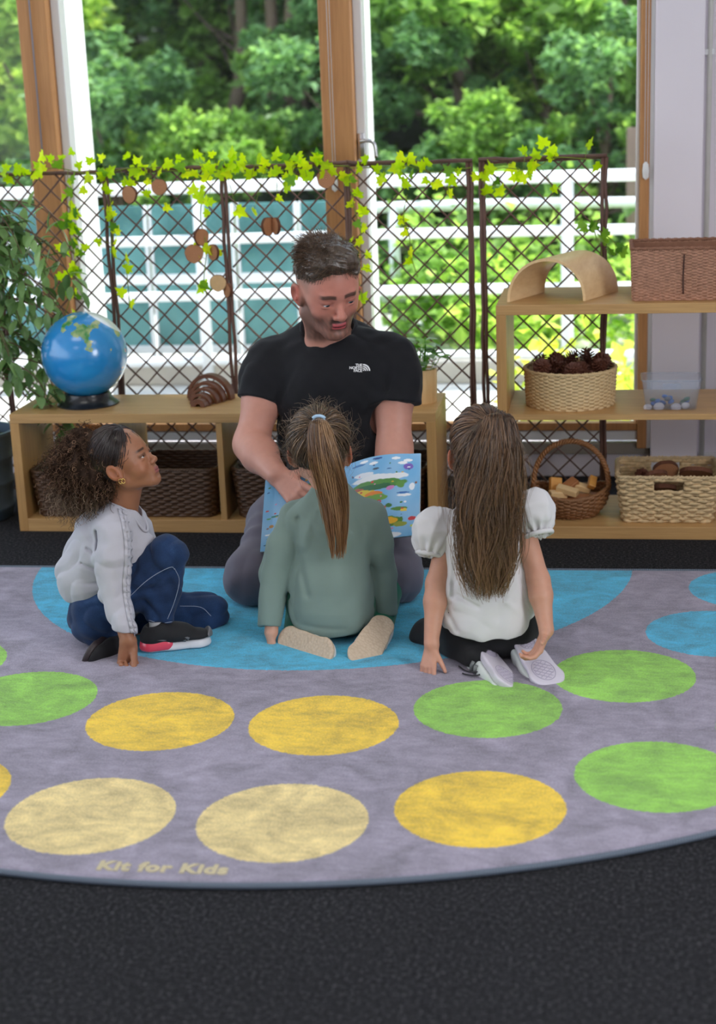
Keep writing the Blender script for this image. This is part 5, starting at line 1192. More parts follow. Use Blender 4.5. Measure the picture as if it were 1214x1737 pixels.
# grey trousers
TRO = fabric('grey_twill', srgb(104, 100, 112), .85, 1500, .12, .05, .15); S = Sdf()
S.u(Cap(hip+[0, 0, .03], hip+[0, 0, .10], .155, .148, .75, sd))
for h_, k_, a_ in ((hR, kR, aR), (hL, kL, aL)):
    mid = h_+(k_-h_)*.5+[0, 0, .02]; S.u(Cap(h_, mid, .102, .094), .04).u(Cap(mid, k_, .094, .072), .04).u(Ell(k_+[0, -.012, 0], (.074, .07, .080)), .04).u(Cap(k_, a_, .068, .05), .03)
S.isect(Half((0, 0, .0125), (0, 0, -1)), .01)
S.disp = lambda P: .0026*(1-2*np.abs(sn(P, 40, 17, (1, .6, 1))).clip(0, 1))+.0018*sn(P, 45, 15, (1, .5, 1))+.001*sn(P, 120, 16)+.0025*np.sin(P[:, 1]*95+P[:, 2]*60+sn(P, 18, 2)*1.5)*np.exp(-((P[:, 1]-4.20)/.06)**2); S.dmax = .01
to_local(sdf_obj('trousers', S, .0034, TRO, None, None, 1), MAN)
for a_, x in ((aR, -1), (aL, 1)):
    so, uo, W_, M_, _ = shoe(MAN, a_+[0, .03, .10], a_+[0.0, .13, -.03], (0, 1, .3), .13, .09, 0, 0, 'shoe', mats=(fabric('dark_canvas', (.02, .02, .022)), simple('grey_rubber', (.2, .2, .2), .6)))
    to_local(uo, MAN); so.name = 'sole'; uo.name = 'shoe'; so.parent = uo; so.data.transform(Matrix.Translation(-MAN.location))
# ------------------------------------------------------------------ the open atlas
BK = empty('open_picture_atlas', tuple(at(577, 925, 4.13)), 'large open picture atlas with a blue world map, held on the man\'s thighs', 'book')
cn = {('L', 0): at(441, 936, 4.06), ('S', 0): at(577, 928, 4.125), ('R', 0): at(711, 906, 4.06), ('L', 1): at(450, 815, 4.165), ('S', 1): at(580, 792, 4.225), ('R', 1): at(713, 769, 4.185)}
def page(side, N=150, Mr=170, off=0.0):
    u = np.linspace(0, 1, N); v = np.linspace(0, 1, Mr); U, Vv = np.meshgrid(u, v)
    b = cn['S', 0]+(cn[side, 0]-cn['S', 0])*U[..., None]; t2 = cn['S', 1]+(cn[side, 1]-cn['S', 1])*U[..., None]; P = b+(t2-b)*Vv[..., None]
    up = nrm(cn['S', 1]-cn['S', 0]); out = nrm(np.cross(cn['R', 0]-cn['L', 0], up)); out = out if out[1] < 0 else -out
    P = P+out*(np.sin(np.pi*np.minimum(U*1.15, 1))[..., None]*.016+off)+up*(np.sin(np.pi*U)*.010)[..., None]*Vv[..., None]
    return P, U, Vv, out
def paint(side, U, V):
    s = 1 if side == 'R' else -1; r = np.random.default_rng(5 if side == 'R' else 6); P = np.stack([U.ravel(), V.ravel(), 0*U.ravel()], 1)
    n1, n2, n3 = sn(P, 30, 1), sn(P, 70, 2), sn(P, 14, 3)
    C = blend(basecol(P, srgb(112, 178, 224)), .5+.35*n3, srgb(150, 196, 232)); x, y = P[:, 0], P[:, 1]
    def blob(cx, cy, rx, ry, c, rough=.25, soft=.1): 
        nonlocal C; d = ((x-cx)/rx)**2+((y-cy)/ry)**2; C = blend(C, sstep(d+rough*(n1+.6*n2), 1+soft, 1-soft), srgb(*c))
    if side == 'R':
        blob(.50, .735, .38, .045, (232, 236, 240)); blob(.28, .80, .12, .03, (226, 232, 240)); blob(.48, .66, .38, .055, (84, 142, 66)); blob(.42, .63, .26, .035, (50, 108, 70)); blob(.20, .60, .10, .05, (176, 96, 70)); blob(.26, .57, .20, .045, (222, 196, 60)); blob(.42, .55, .10, .035, (228, 132, 50))
        blob(.40, .50, .20, .04, (110, 160, 70)); blob(.34, .44, .05, .06, (200, 190, 60)); blob(.76, .63, .05, .05, (96, 150, 66)); blob(.53, .37, .06, .03, (206, 82, 74)); blob(.48, .42, .05, .02, (92, 140, 66)); blob(.62, .39, .04, .025, (70, 120, 60)); blob(.74, .34, .10, .025, (92, 140, 66)); blob(.80, .32, .04, .02, (230, 200, 80))
        blob(.66, .20, .14, .06, (92, 140, 60)); blob(.62, .21, .11, .04, (234, 176, 50)); blob(.76, .155, .08, .03, (150, 160, 70)); blob(.60, .035, .20, .035, (238, 240, 244), .1); blob(.90, .21, .05, .025, (206, 66, 70)); blob(.86, .84, .05, .03, (120, 96, 186), .6); blob(.92, .12, .04, .015, (200, 210, 90)); blob(.80, .50, .09, .015, (240, 242, 246), .1); blob(.78, .53, .08, .012, (60, 110, 180)); blob(.90, .60, .03, .04, (236, 240, 246)); blob(.64, .60, .05, .03, (206, 130, 190), .5)
        for cx, cy in ((.42, .92), (.70, .95), (.85, .92), (.78, .89), (.30, .96)): blob(cx, cy, .055, .016, (244, 246, 250), .15)
        blob(.46, .97, .06, .012, (44, 84, 150)); blob(.24, .93, .10, .012, (60, 120, 180)); blob(.45, .85, .04, .010, (70, 84, 104)); blob(.62, .83, .04, .008, (52, 96, 160))
    else:
        blob(.10, .62, .10, .10, (96, 150, 66)); blob(.22, .52, .07, .05, (226, 190, 70)); blob(.45, .72, .16, .07, (96, 150, 70)); blob(.52, .60, .10, .06, (222, 176, 60)); blob(.58, .34, .08, .12, (96, 156, 66)); blob(.84, .46, .05, .012, (56, 130, 120)); blob(.92, .44, .03, .01, (84, 150, 70)); blob(.88, .33, .03, .02, (190, 140, 80)); blob(.90, .22, .05, .012, (244, 246, 250)); blob(.93, .08, .03, .008, (40, 90, 130)); blob(.80, .93, .06, .014, (244, 246, 250))
    for _ in range(34):
        cx, cy = r.uniform(.08, .95), r.uniform(.06, .95); c = [(206, 70, 64), (60, 96, 150), (240, 240, 244), (230, 180, 60), (70, 120, 60), (140, 90, 70), (216, 140, 180)][r.integers(7)]; blob(cx, cy, r.uniform(.008, .022), r.uniform(.005, .012), c, .4)
    return C
PAPER = simple('printed_paper', (1, 1, 1), .35, .02, 10, 0, attr='Col', Coat_Weight=.2)
for side in 'LR':
    P, U, Vv, out = page(side); C = paint(side, U, Vv); n_, m_ = U.shape; idx = np.arange(n_*m_).reshape(n_, m_)
    F = np.stack([idx[:-1, :-1], idx[:-1, 1:], idx[1:, 1:], idx[1:, :-1]], -1).reshape(-1, 4); F = F if side == 'R' else F[:, ::-1]
    pg = mesh_obj('map_page', P.reshape(-1, 3)-np.array(BK.location), F, PAPER, BK, True, C)
    # the block of leaves under it and the cover
    P2, U2, V2, _ = page(side, 24, 12, -.0015); P3, _, _, _ = page(side, 24, 12, -.0085); n_, m_ = U2.shape
    def slab(Pa, Pb, nm, mat, grow=0.0):
        Pa = Pa.copy(); Pb = Pb.copy()
        V = np.concatenate([Pa.reshape(-1, 3), Pb.reshape(-1, 3)])-np.array(BK.location); N_ = n_*m_; idx = np.arange(N_).reshape(n_, m_); f = []
        for i in range(n_-1):
            for j in range(m_-1): a = idx[i, j]; f += [(a, a+1, a+m_+1, a+m_), (a+N_, a+N_+m_, a+N_+m_+1, a+N_+1)]
        bd = [idx[0, j] for j in range(m_)]+[idx[i, -1] for i in range(1, n_)]+[idx[-1, j] for j in range(m_-2, -1, -1)]+[idx[i, 0] for i in range(n_-2, 0, -1)]
        for a, b in zip(bd, bd[1:]+bd[:1]): f.append((a, b, b+N_, a+N_))
        mesh_obj(nm, V, f, mat, BK, False)
    slab(P2, P3, 'page_block', simple('paper_edge', (.72, .70, .66), .8)); P4, _, _, _ = page(side, 24, 12, -.009); P5, _, _, _ = page(side, 24, 12, -.0115); slab(P4, P5, 'cover', simple('blue_cover', srgb(40, 130, 160), .5))
# ================================================================== children
def slerp_paths(a, b, n):
    th = np.arccos(np.clip((a*b).sum(-1), -1, 1))[:, None, None]; t = np.linspace(0, 1, n)[None, :, None]; s = np.sin(th)+1e-6
    return (np.sin((1-t)*th)*a[:, None]+np.sin(t*th)*b[:, None])/s
def gathered(H, par, tie_l, n, cond, cols, cen=(0, -.085, .62), rad=(.352, .432, .392), rng=None, wob=.012, lift=.05, r=.0009, fly=0):
    "strands combed over the scalp to the hair tie"
    q, nn = scalp(n, cond, H, cen, rad); tn = nrm((np.array(tie_l)-cen)/rad)
    D = slerp_paths(nn, np.tile(tn, (len(nn), 1)), 14); t = np.linspace(0, 1, 14)[None, :, None]
    Pl = D*rad*(1.0+lift*np.sin(t*np.pi)*rng.uniform(.3, 1, (len(q), 1, 1))+.03*t)+cen+rng.normal(size=(len(q), 1, 3))*wob*np.sin(t*np.pi)
    Pl = Pl+(np.array(tie_l)-Pl)*sstep(t, .86, 1.0)*.8
    Pw = H.o+(Pl-[0, 0, .5])@H.M.T*H.s
    c = np.array(cols)[rng.integers(0, len(cols), len(q))]*rng.uniform(.6, 1.35, (len(q), 1)); strands(Pw, r, r*.8, c, 'combed_hair', HAIRM, par)
def tail(par, name, ctrl, radii, n, cols, rng, wave=.006, r0=.0009, flat=.6, lmin=.7, side=(1, 0, 0), m=26, tipc=None, wf=3.0, mat=None, clump=.5, shed=.0):
    C = cr(ctrl, 10); L = np.linspace(0, 1, len(C)); t = np.linspace(0, 1, m); X = nrm(side); 
    ln = rng.uniform(lmin, 1.0, n); ln[rng.random(n) < .25] *= rng.uniform(.75, 1)
    tt = t[None]*ln[:, None]; base = np.stack([np.interp(tt, L, C[:, k]) for k in range(3)], -1); rr = np.interp(tt, np.linspace(0, 1, len(radii)), radii)
    T = np.gradient(base, axis=1); T /= np.linalg.norm(T, axis=2)[..., None]+1e-9; Yv = np.cross(T, X); Yv /= np.linalg.norm(Yv, axis=2)[..., None]; Xv = np.cross(Yv, T)
    nc = max(6, n//60); cc = rng.normal(size=(nc, 2)); cc /= np.linalg.norm(cc, axis=1)[:, None]; cc *= np.sqrt(rng.uniform(.05, 1, (nc, 1))); ci = rng.integers(0, nc, n)
    o = rng.normal(size=(n, 2)); o /= np.linalg.norm(o, axis=1)[:, None]; o *= np.sqrt(rng.uniform(.1, 1, (n, 1))); pull = clump*sstep(tt, .1, 1.0)
    ox = o[:, None, 0]*(1-pull)+cc[ci][:, None, 0]*pull; oy = o[:, None, 1]*(1-pull)+cc[ci][:, None, 1]*pull
    ph = rng.uniform(0, 6.28, (nc, 2))[ci]+rng.normal(size=(n, 2))*.35; wv = wave*sstep(tt, .0, .5)
    P = base+Xv*(rr*ox+wv*np.sin(tt*wf*6.28+ph[:, None, 0]))[..., None]+Yv*(rr*flat*oy+wv*.6*np.cos(tt*wf*6.28+ph[:, None, 1]))[..., None]
    P += rng.normal(size=(n, 1, 3))*shed*tt[..., None]
    c = np.array(cols)[rng.integers(0, len(cols), nc)][ci]*rng.uniform(.55, 1.45, (n, 1)); c = np.repeat(c[:, None], m, 1)
    if tipc is not None: c = c*(1-tt[..., None]*.55)+np.array(tipc)*tt[..., None]*.55*rng.uniform(.7, 1.3, (n, 1, 1))
    return strands(P, r0, r0*.45, c, name, mat or HAIRM, par)
def child_col(base, H, lip, brow=None, cheek=None, ear=None):
    def f(V):
        C = basecol(V, base); l = H.l(V); x, y, z = l.T; hm = (np.linalg.norm(V-H.o, axis=1) < .75*H.s)*1.0; ax = np.abs(x); mz = .215+(.185-.215)*H.c; ez = .495-.06*H.c
        C = blend(C, hm*sstep(np.abs(z-mz), .05, .034)*sstep(ax, .085, .065)*sstep(y, .32, .345), lip); C = blend(C, hm*sstep(np.abs(z-mz), .009, .003)*sstep(ax, .08, .065)*sstep(y, .32, .34)*.8, tuple(v*.25 for v in lip))
        if brow: C = blend(C, hm*sstep(np.abs(z-ez-.088), .022, .010)*sstep(ax, .23, .18)*sstep(ax, .04, .065)*sstep(y, .18, .24)*.85, brow)
        if brow: C = blend(C, hm*sstep(np.abs(z-ez-.005), .034, .02)*sstep(np.abs(ax-.135), .08, .062)*sstep(y, .28, .32)*.55, brow)
        if cheek: C = blend(C, hm*sstep(np.abs(z-.33), .14, .05)*sstep(np.abs(ax-.2), .1, .03)*sstep(y, .1, .2)*.35, cheek)
        if ear: C = blend(C, hm*sstep(ax, .33, .37)*sstep(np.abs(z-.43), .15, .1)*.75, ear)
        return C
    return f
def shoe_parts(par, so, uo, name='shoe', label=None):
    for o, nm in ((uo, name), (so, 'sole')): o.name = nm; o.data.transform(Matrix.Translation(-par.location))
    uo.parent = par; so.parent = uo
    return uo
def loc_tube(m_pts, r, name, mat, par, top, n=6, flat=1.0):
    m = MB()
    for P in m_pts: m.tube(np.array(P)-np.array(top.location), r, n, flat=flat)
    return m.build(name, mat, par, True)
# ------------------------------------------------------------------ girl in the sage green top
GB = empty('person', tuple(gz(562, 1085)*[1, 0, 0]+[0, 3.85, .012]), 'ponytailed child kneeling with her back to us in a sage green long-sleeved top', 'person')
H2 = Head(at(544, 762, 3.905), 180, 6, 1.5, .205, 1.0, 1)
nb2 = at(562, 836, 3.875); sL, sR_ = at(497, 872, 3.87), at(630, 870, 3.87); ch2 = at(562, 905, 3.86); hp2 = at(560, 1020, 3.86)
eL, wL = at(468, 975, 3.845), at(460, 1070, 3.79); eR_, wR_ = at(651, 975, 3.90), at(653, 1052, 3.90)
S = Sdf(); H2.build(S); S.u(Cap(H2.w((0, -.12, .25)), nb2, .036, .040), .02).u(Cap(nb2-[0, 0, .02], sL-[-.006, 0, .012], .026, .022), .02).u(Cap(nb2-[0, 0, .02], sR_-[.006, 0, .012], .026, .022), .02)
S.u(Cap(hp2, ch2, .075, .07, .75, sd), .04)
for sh, el, wr in ((sL, eL, wL), (sR_, eR_, wR_)): S.u(Cap(sh-[0, 0, .012], el, .023, .023), .02).u(Cap(el, wr, .024, .017), .02)
for x in (-1, 1):
    k_ = np.array([hp2[0]+x*.115, 4.10, .06]); a_ = at(500 if x < 0 else 645, 1075, 3.83); S.u(Cap(hp2+[x*.05, 0, .0], k_, .048, .036), .03).u(Cap(k_, a_, .034, .024), .02)
hand(S, wL+[0, 0, -.004], (-.12, -.10, -1), (.8, .1, .1), (.1, -1, 0), .105, (.8, .9, 1.0, 1.1), .02, (.2, .9, .5), .5)
hand(S, wR_, (.05, .2, -1), (-.8, .1, .1), (-.1, 1, 0), .10, (.7, .8, .9, 1.0), .02)
to_local(sdf_obj('body', S, .0025, SKIN, None, child_col(srgb(206, 156, 132), H2, srgb(190, 110, 104), ear=srgb(200, 110, 80)), 1), GB); H2.eyes(GB, (.08, .06, .04))
SAGE = fabric('sage_linen', srgb(126, 146, 138), .9, 1100, .25, .06, .1); S = Sdf()
S.u(Cap(at(560, 1030, 3.845), at(561, 1000, 3.85), .112, .106, .86, sd)).u(Cap(at(561, 1000, 3.85), at(562, 905, 3.86), .102, .096, .76, sd), .02).u(Cap(at(562, 900, 3.865), nb2+[0, 0, -.028], .082, .052, .8, sd), .04).u(Cap(nb2+[0, 0, -.03], nb2+[0, 0, .004], .05, .044), .02)
S.u(Cap(nb2+[0, .0, -.025], sL+[.008, 0, -.01], .040, .041), .03).u(Cap(nb2+[0, 0, -.025], sR_+[-.008, 0, -.01], .040, .041), .03)
sleeve(S, [sL+[.006, 0, -.01], (sL+eL)/2, eL+[-.002, 0, 0], wL+[-.004, .002, .006]], [.040, .043, .039, .032], .010, .004, .015); sleeve(S, [sR_+[-.006, 0, -.01], (sR_+eR_)/2, eR_, wR_+[0, 0, .004]], [.040, .040, .034, .030], .010, .004, .015)
S.isect(Half((0, 3.75, .036), (0, .10, -1)), .006)
S.sub(Cap(nb2+[0, .012, .034], nb2+[0, .02, .12], .040, .050), .005)
def crease(P, segs):
    f = 0
    for a, b, w_, A in segs:
        ba = b-a; t2 = np.clip((P-a)@ba/(ba@ba), 0, 1); d = np.linalg.norm((P-a-t2[:, None]*ba)*[1, .22, 1], axis=1); f = f+1.5*A*np.exp(-(d/w_)**2)
    return f
_cs = [(at(503, 885, 3.80), at(500, 950, 3.77), .007, .009), (at(500, 950, 3.77), at(520, 1010, 3.76), .010, .004), (at(478, 900, 3.80), at(488, 925, 3.78), .006, .004), (at(632, 900, 3.80), at(640, 960, 3.80), .005, .008), (at(640, 960, 3.8), at(646, 1010, 3.8), .005, .006), (at(530, 870, 3.79), at(512, 930, 3.77), .012, -.004), (at(486, 1015, 3.80), at(498, 1055, 3.77), .007, .008), (at(500, 1060, 3.76), at(580, 1072, 3.74), .006, .0025), (at(600, 1050, 3.75), at(640, 1030, 3.77), .008, .003), (at(600, 860, 3.80), at(622, 930, 3.79), .012, -.0035)]
S.disp = lambda P: .0018*sn(P, 42, 31, (1, 1, .5))+.0008*sn(P, 150, 32, (1, 1, .6))+0.0040*(1-2*np.abs(sn(P, 48, 33, (1, 1, 0.35))).clip(0, 1))+crease(P, _cs); S.dmax = .012
to_local(sdf_obj('long_sleeved_top', S, .0028, SAGE, None, None, 1), GB)
GRN = fabric('green_leggings', srgb(30, 110, 84), .8, 1500, .1); S = Sdf(); S.u(Cap(hp2+[-.03, 0, -.01], hp2+[.03, 0, -.01], .085, .085, .9, sd), .02)
for x in (-1, 1):
    k_ = np.array([hp2[0]+x*.115, 4.10, .062]); a_ = at(500 if x < 0 else 645, 1075, 3.83); S.u(Cap(hp2+[x*.05, 0, .0], k_, .050, .045), .03).u(Cap(k_, a_, .042, .030), .02)
S.isect(Half((0, 0, .0135), (0, 0, -1)), .006); to_local(sdf_obj('leggings', S, .0035, GRN, None, None, 1), GB)
t = NT('crepe_sole'); v = t.node('ShaderNodeTexVoronoi'); t.link(t.coord(), v.inputs[0]); v.inputs['Scale'].default_value = 135; CREPE = t.done(t.pbr(t.mix(v.outputs['Distance'], srgb(206, 186, 162), srgb(192, 170, 146)), .75, 0, t.bump(v.outputs['Distance'], .6, .003)))
WCAN = fabric('white_canvas', (.62, .62, .62), .7, 900, .1)
for (hu, hv, hy, tu, tv, ty, up, L_, w_) in ((484, 1080, 3.775, 566, 1126, 3.655, (.20, .85, -.52), .200, .094), (650, 1056, 3.80, 606, 1126, 3.66, (-.12, .85, -.55), .190, .090)):
    h_ = at(hu, hv, hy); tt_ = at(tu, tv, ty); f_ = nrm(tt_-h_); st_ = h_-f_*.026
    so, uo, W2_, M2, _ = shoe(GB, st_, tt_, up, L_, w_, 0, 0, 'shoe', thick=.014, hi=.05, mats=(WCAN, CREPE)); u_ = shoe_parts(GB, so, uo)
    for q in range(3): loc_tube([[W2_(-.5*w_*.8, .07+.014*q, .016), W2_(-.5*w_*.74, .062+.014*q, .028), W2_(-.5*w_*.50, .055+.014*q, .040)]], .0028, 'stripe', simple('black_stripe', (.02, .02, .02), .6), u_, GB, 5)
BR = [(.10, .060, .034), (.17, .105, .060), (.28, .18, .105), (.045, .028, .018)]; rng = np.random.default_rng(31)
S = Sdf(); S.u(H2.E((0, -.085, .62), (.348, .432, .392))); S.isect(Half(H2.w((0, .16, .62)), H2.M@nrm([0, .93, -.36])), .02); S.isect(Half(H2.w((0, -.2, .24)), H2.M@nrm([0, .35, -1])), .03)
[S.sub(H2.E((x*.385, -.04, .43), (.07, .12, .15)), .01) for x in (-1, 1)]; to_local(sdf_obj('hair', S, .003, HAIRM, None, lambda V: basecol(V, (.075, .046, .028)), 1), GB)
tie = at(541, 713, 3.807); tl = H2.l(tie)
hair_cond = lambda l: (l[:, 1] < .18+.1*(l[:, 2] > .7)) & (l[:, 2] > .24+.3*np.clip(l[:, 1]+.25, 0, 1)) & ~((np.abs(l[:, 0]) > .24) & (l[:, 2] < .55) & (l[:, 1] > -.22))
gathered(H2, GB, tl, 2600, hair_cond, BR, rng=rng, r=.0010, lift=.09, wob=.02)
tail(GB, 'ponytail', [tie, at(541, 722, 3.775), at(548, 770, 3.755), at(562, 830, 3.755), at(570, 890, 3.745), at(572, 950, 3.735)], [.008, .020, .034, .042, .043, .040, .034, .024], 1300, [(.17, .095, .046), (.30, .175, .085), (.07, .038, .020), (.40, .25, .13), (.12, .06, .03)], rng, wave=.004, r0=.0010, flat=.45, tipc=(.30, .14, .05), wf=1.2, clump=.86, lmin=.62)
m = MB(); a = np.linspace(0, 2*math.pi, 24, endpoint=False); m.tube(np.stack([.0145*np.cos(a), -.002+0*a, .0075*np.sin(a)+.004], 1)+tie-np.array(GB.location), .0042, 8, closed=True); m.build('hair_tie', fabric('pale_blue_tie', srgb(170, 200, 226), .8), GB, True)
# loose frizzy strands round the head
def flyaway(H, par, n, rng, cols, Lr=(.03, .08), r=.00035, cond=None, curl=.006, out=.6, drift=(0, 0, .1)):
    q, nn = scalp(n, cond or (lambda l: (l[:, 1] < .3) & (l[:, 2] > .3)), H, (0, -.085, .62), (.36, .44, .40)); W0 = H.o+(q-[0, 0, .5])@H.M.T*H.s; N = nn@H.M.T
    L_ = rng.uniform(*Lr, n); tg = np.cross(N, rng.normal(size=(n, 3))); tg /= np.linalg.norm(tg, axis=1)[:, None]; d = N*out*rng.uniform(.3, 1, (n, 1))+tg+np.array(drift); d /= np.linalg.norm(d, axis=1)[:, None]
    t = np.linspace(0, 1, 14)[None, :, None]; a1 = np.cross(d, N); a1 /= np.linalg.norm(a1, axis=1)[:, None]+1e-9; a2 = np.cross(d, a1); ph = rng.uniform(0, 6.28, (n, 1, 1)); fr = rng.uniform(3, 9, (n, 1, 1))
    P = W0[:, None]+d[:, None]*t*L_[:, None, None]+(a1[:, None]*np.sin(t*fr+ph)+a2[:, None]*np.cos(t*fr+ph))*curl*t*rng.uniform(.3, 1.4, (n, 1, 1))-N[:, None]*t**2*.2*L_[:, None, None]
    strands(P, r, r*.6, np.array(cols)[rng.integers(0, len(cols), n)], 'loose_hair', HAIRM, par)
flyaway(H2, GB, 620, rng, [(.22, .15, .09), (.14, .09, .05), (.30, .22, .14)], (.025, .075), curl=.005)
flyaway(H2, GB, 160, rng, [(.24, .16, .10), (.16, .10, .06)], (.05, .095), cond=lambda l: (np.abs(l[:, 0]) > .25) & (l[:, 2] > .2) & (l[:, 2] < .6) & (l[:, 1] < .25), curl=.008, drift=(0, 0, -.3))
# ------------------------------------------------------------------ girl in the white top with long hair
GC = empty('person', (-.30, 3.72, .012), 'long-haired child kneeling with her back to us in a white puff-sleeved top', 'person')
H3 = Head(at(820, 765, 3.765), 184, 4, 2, .212, 1.0, 1)
nb3 = at(822, 852, 3.745); tL, tR = at(760, 892, 3.74), at(884, 872, 3.74); ch3 = at(824, 920, 3.735); hp3 = at(828, 1040, 3.725)
fL, vL = at(741, 990, 3.69), at(731, 1090, 3.625); fR, vR = at(913, 985, 3.67), at(926, 1066, 3.61)
lk, la = at(728, 1083, 3.83), at(806, 1113, 3.64); rk, ra = np.array([-.235, 3.99, .06]), at(880, 1075, 3.68)
S = Sdf(); H3.build(S); S.u(Cap(H3.w((0, -.12, .25)), nb3, .036, .040), .02).u(Cap(nb3-[0, 0, .02], tL-[0, 0, .012], .026, .022), .02).u(Cap(nb3-[0, 0, .02], tR-[0, 0, .012], .026, .022), .02); S.u(Cap(hp3, ch3, .078, .072, .75, sd), .04)
for sh, el, wr in ((tL, fL, vL), (tR, fR, vR)): S.u(Cap(sh-[0, 0, .012], el, .026, .026), .02); mid = el+(wr-el)*.3; S.u(Cap(el, mid, .026, .0265), .015).u(Cap(mid, wr, .0265, .0175), .015)
for h_, k_, a_ in ((hp3+[-.04, 0, 0], lk, la), (hp3+[.04, 0, 0], rk, ra)): S.u(Cap(h_, k_, .05, .036), .03).u(Cap(k_, a_, .034, .022), .02)
hand(S, vL+[0, 0, -.006], at(722, 1150, 3.585)-vL, (.35, .75, .0), (.8, -.35, .0), .108, (.15, .25, .30, .35), .10, (.55, .75, .2), .2)
hand(S, vR+[0, 0, -.006], at(906, 1112, 3.575)-vR, (-.70, -.35, .1), (-.55, -.5, .5), .108, (.45, .5, .55, .6), .08, (.85, .45, .3), .15)
to_local(sdf_obj('body', S, .0025, SKIN, None, child_col(srgb(198, 146, 122), H3, srgb(186, 104, 98), ear=srgb(196, 104, 70)), 1), GC); H3.eyes(GC, (.08, .05, .03))
WHT = fabric('white_cotton', (.70, .69, .70), .85, 1200, .2, .04, .1, (.62, .61, .63)); S = Sdf()
S.u(Cap(at(828, 1042, 3.715), at(828, 1010, 3.72), .117, .110, .82, sd)).u(Cap(at(828, 1010, 3.72), at(824, 915, 3.735), .108, .092, .75, sd), .04).u(Cap(at(823, 905, 3.74), nb3+[0, 0, -.035], .082, .050, .8, sd), .05)
S.u(Cap(nb3+[0, .0, -.03], tL+[.01, 0, -.01], .036, .036), .03).u(Cap(nb3+[0, 0, -.03], tR+[-.01, 0, -.01], .036, .036), .03)
S.isect(Half((-.31, 3.62, .088), (.03, .12, -1)), .005); S.sub(Cap(nb3+[0, 0, .008], nb3+[0, 0, .1], .040, .052), .006)
_c3 = [(at(775, 1010, 3.65), at(810, 1030, 3.63), .006, .005), (at(760, 1040, 3.66), at(775, 1070, 3.64), .006, .005), (at(860, 1020, 3.64), at(885, 1040, 3.66), .006, -.004), (at(800, 1000, 3.63), at(850, 1015, 3.62), .008, .004), (at(770, 960, 3.67), at(768, 1010, 3.66), .006, .006)]
S.disp = lambda P: .0020*sn(P, 45, 41, (1, 1, .6))+.001*sn(P, 150, 42)+0.0036*(1-2*np.abs(sn(P, 50, 43, (1, 1, 0.5))).clip(0, 1))+crease(P, _c3)-.003*sstep(P[:, 2], .112, .108)*0; S.dmax = .01
top3 = to_local(sdf_obj('puff_sleeved_top', S, .0028, WHT, None, None, 1), GC)
for c_, el, r_, sx in ((at(736, 905, 3.73), fL, (.052, .050, .066), -1), (at(905, 872, 3.73), fR, (.048, .048, .064), 1)):
    S = Sdf(); S.u(Ell(c_, r_)); sh = tL if sx < 0 else tR; S.u(Cap(sh+[-sx*.01, 0, 0], c_+[0, 0, .01], .040, .040), .02); hemp = c_+nrm(el-sh)*.055; S.isect(Half(hemp, nrm(el-sh)), .006)
    ax_ = nrm(el-sh); e1 = nrm(np.cross(ax_, [0, 1, 0])); e2 = np.cross(ax_, e1)
    def puff(P, c_=c_, ax_=ax_, e1=e1, e2=e2, sx=sx):
        p = P-c_; z = p@ax_; a = np.arctan2(p@e1, p@e2); g_ = sstep(z, .005, .052)
        return .0045*g_*np.sin(a*13+sn(P, 20, 3))+.0022*sn(P, 75, 51+sx, (1, 1, .6))+.0014*sn(P, 170, 52)+.0035*(1-g_)*np.abs(np.sin(a*4+1.3*sn(P, 25, 7)))-.003
    S.disp = puff; S.dmax = .012; to_local(sdf_obj('puff_sleeve', S, .0026, WHT, None, None, 1), GC)
    m = MB(); a = np.linspace(0, 2*math.pi, 30, endpoint=False); ar = .0315; m.tube(np.array([hemp-ax_*.004+e1*math.cos(q)*ar+e2*math.sin(q)*ar for q in a])-np.array(GC.location), .006, 8, closed=True); m.build('sleeve_cuff', WHT, GC, True)
m = MB(); 
BLK3 = fabric('black_leggings', (.010, .010, .012), .75, 1500, .15, .1, .1); S = Sdf(); S.u(Cap(hp3+[-.04, 0, -.02], hp3+[.04, 0, -.02], .088, .088, .9, sd), .02)
for h_, k_, a_ in ((hp3+[-.04, -.01, -.02], lk, la), (hp3+[.04, 0, -.02], rk, ra)): S.u(Cap(h_, k_, .062, .046), .03).u(Ell(k_, (.046, .046, .046)), .02).u(Cap(k_, a_, .042, .030), .02)
S.isect(Half((0, 0, .0135), (0, 0, -1)), .006); S.isect(Half(la, nrm(la-lk)), .004) if False else None
S.disp = lambda P: .0018*sn(P, 70, 61); S.dmax = .006; to_local(sdf_obj('leggings', S, .003, BLK3, None, None, 1), GC)
t = NT('white_rubber_sole'); co = t.coord(); w1 = t.node('ShaderNodeTexWave', bands_direction='DIAGONAL'); t.link(co, w1.inputs[0]); w1.inputs['Scale'].default_value = 22
WSOLE = t.done(t.pbr((.62, .58, .66), .45, 0, t.bump(t.noise(co, 60, 2), .15, .002)))
WUP = simple('white_leather', (.66, .70, .67), .4, .05, 20, .05); LACE = simple('black_lace', (.015, .015, .017), .6); GRP = simple('grey_leopard_panel', (.16, .17, .17), .6, .7, 220, .1)
SEAMS = simple('sole_groove', (.44, .40, .50), .6, .02)
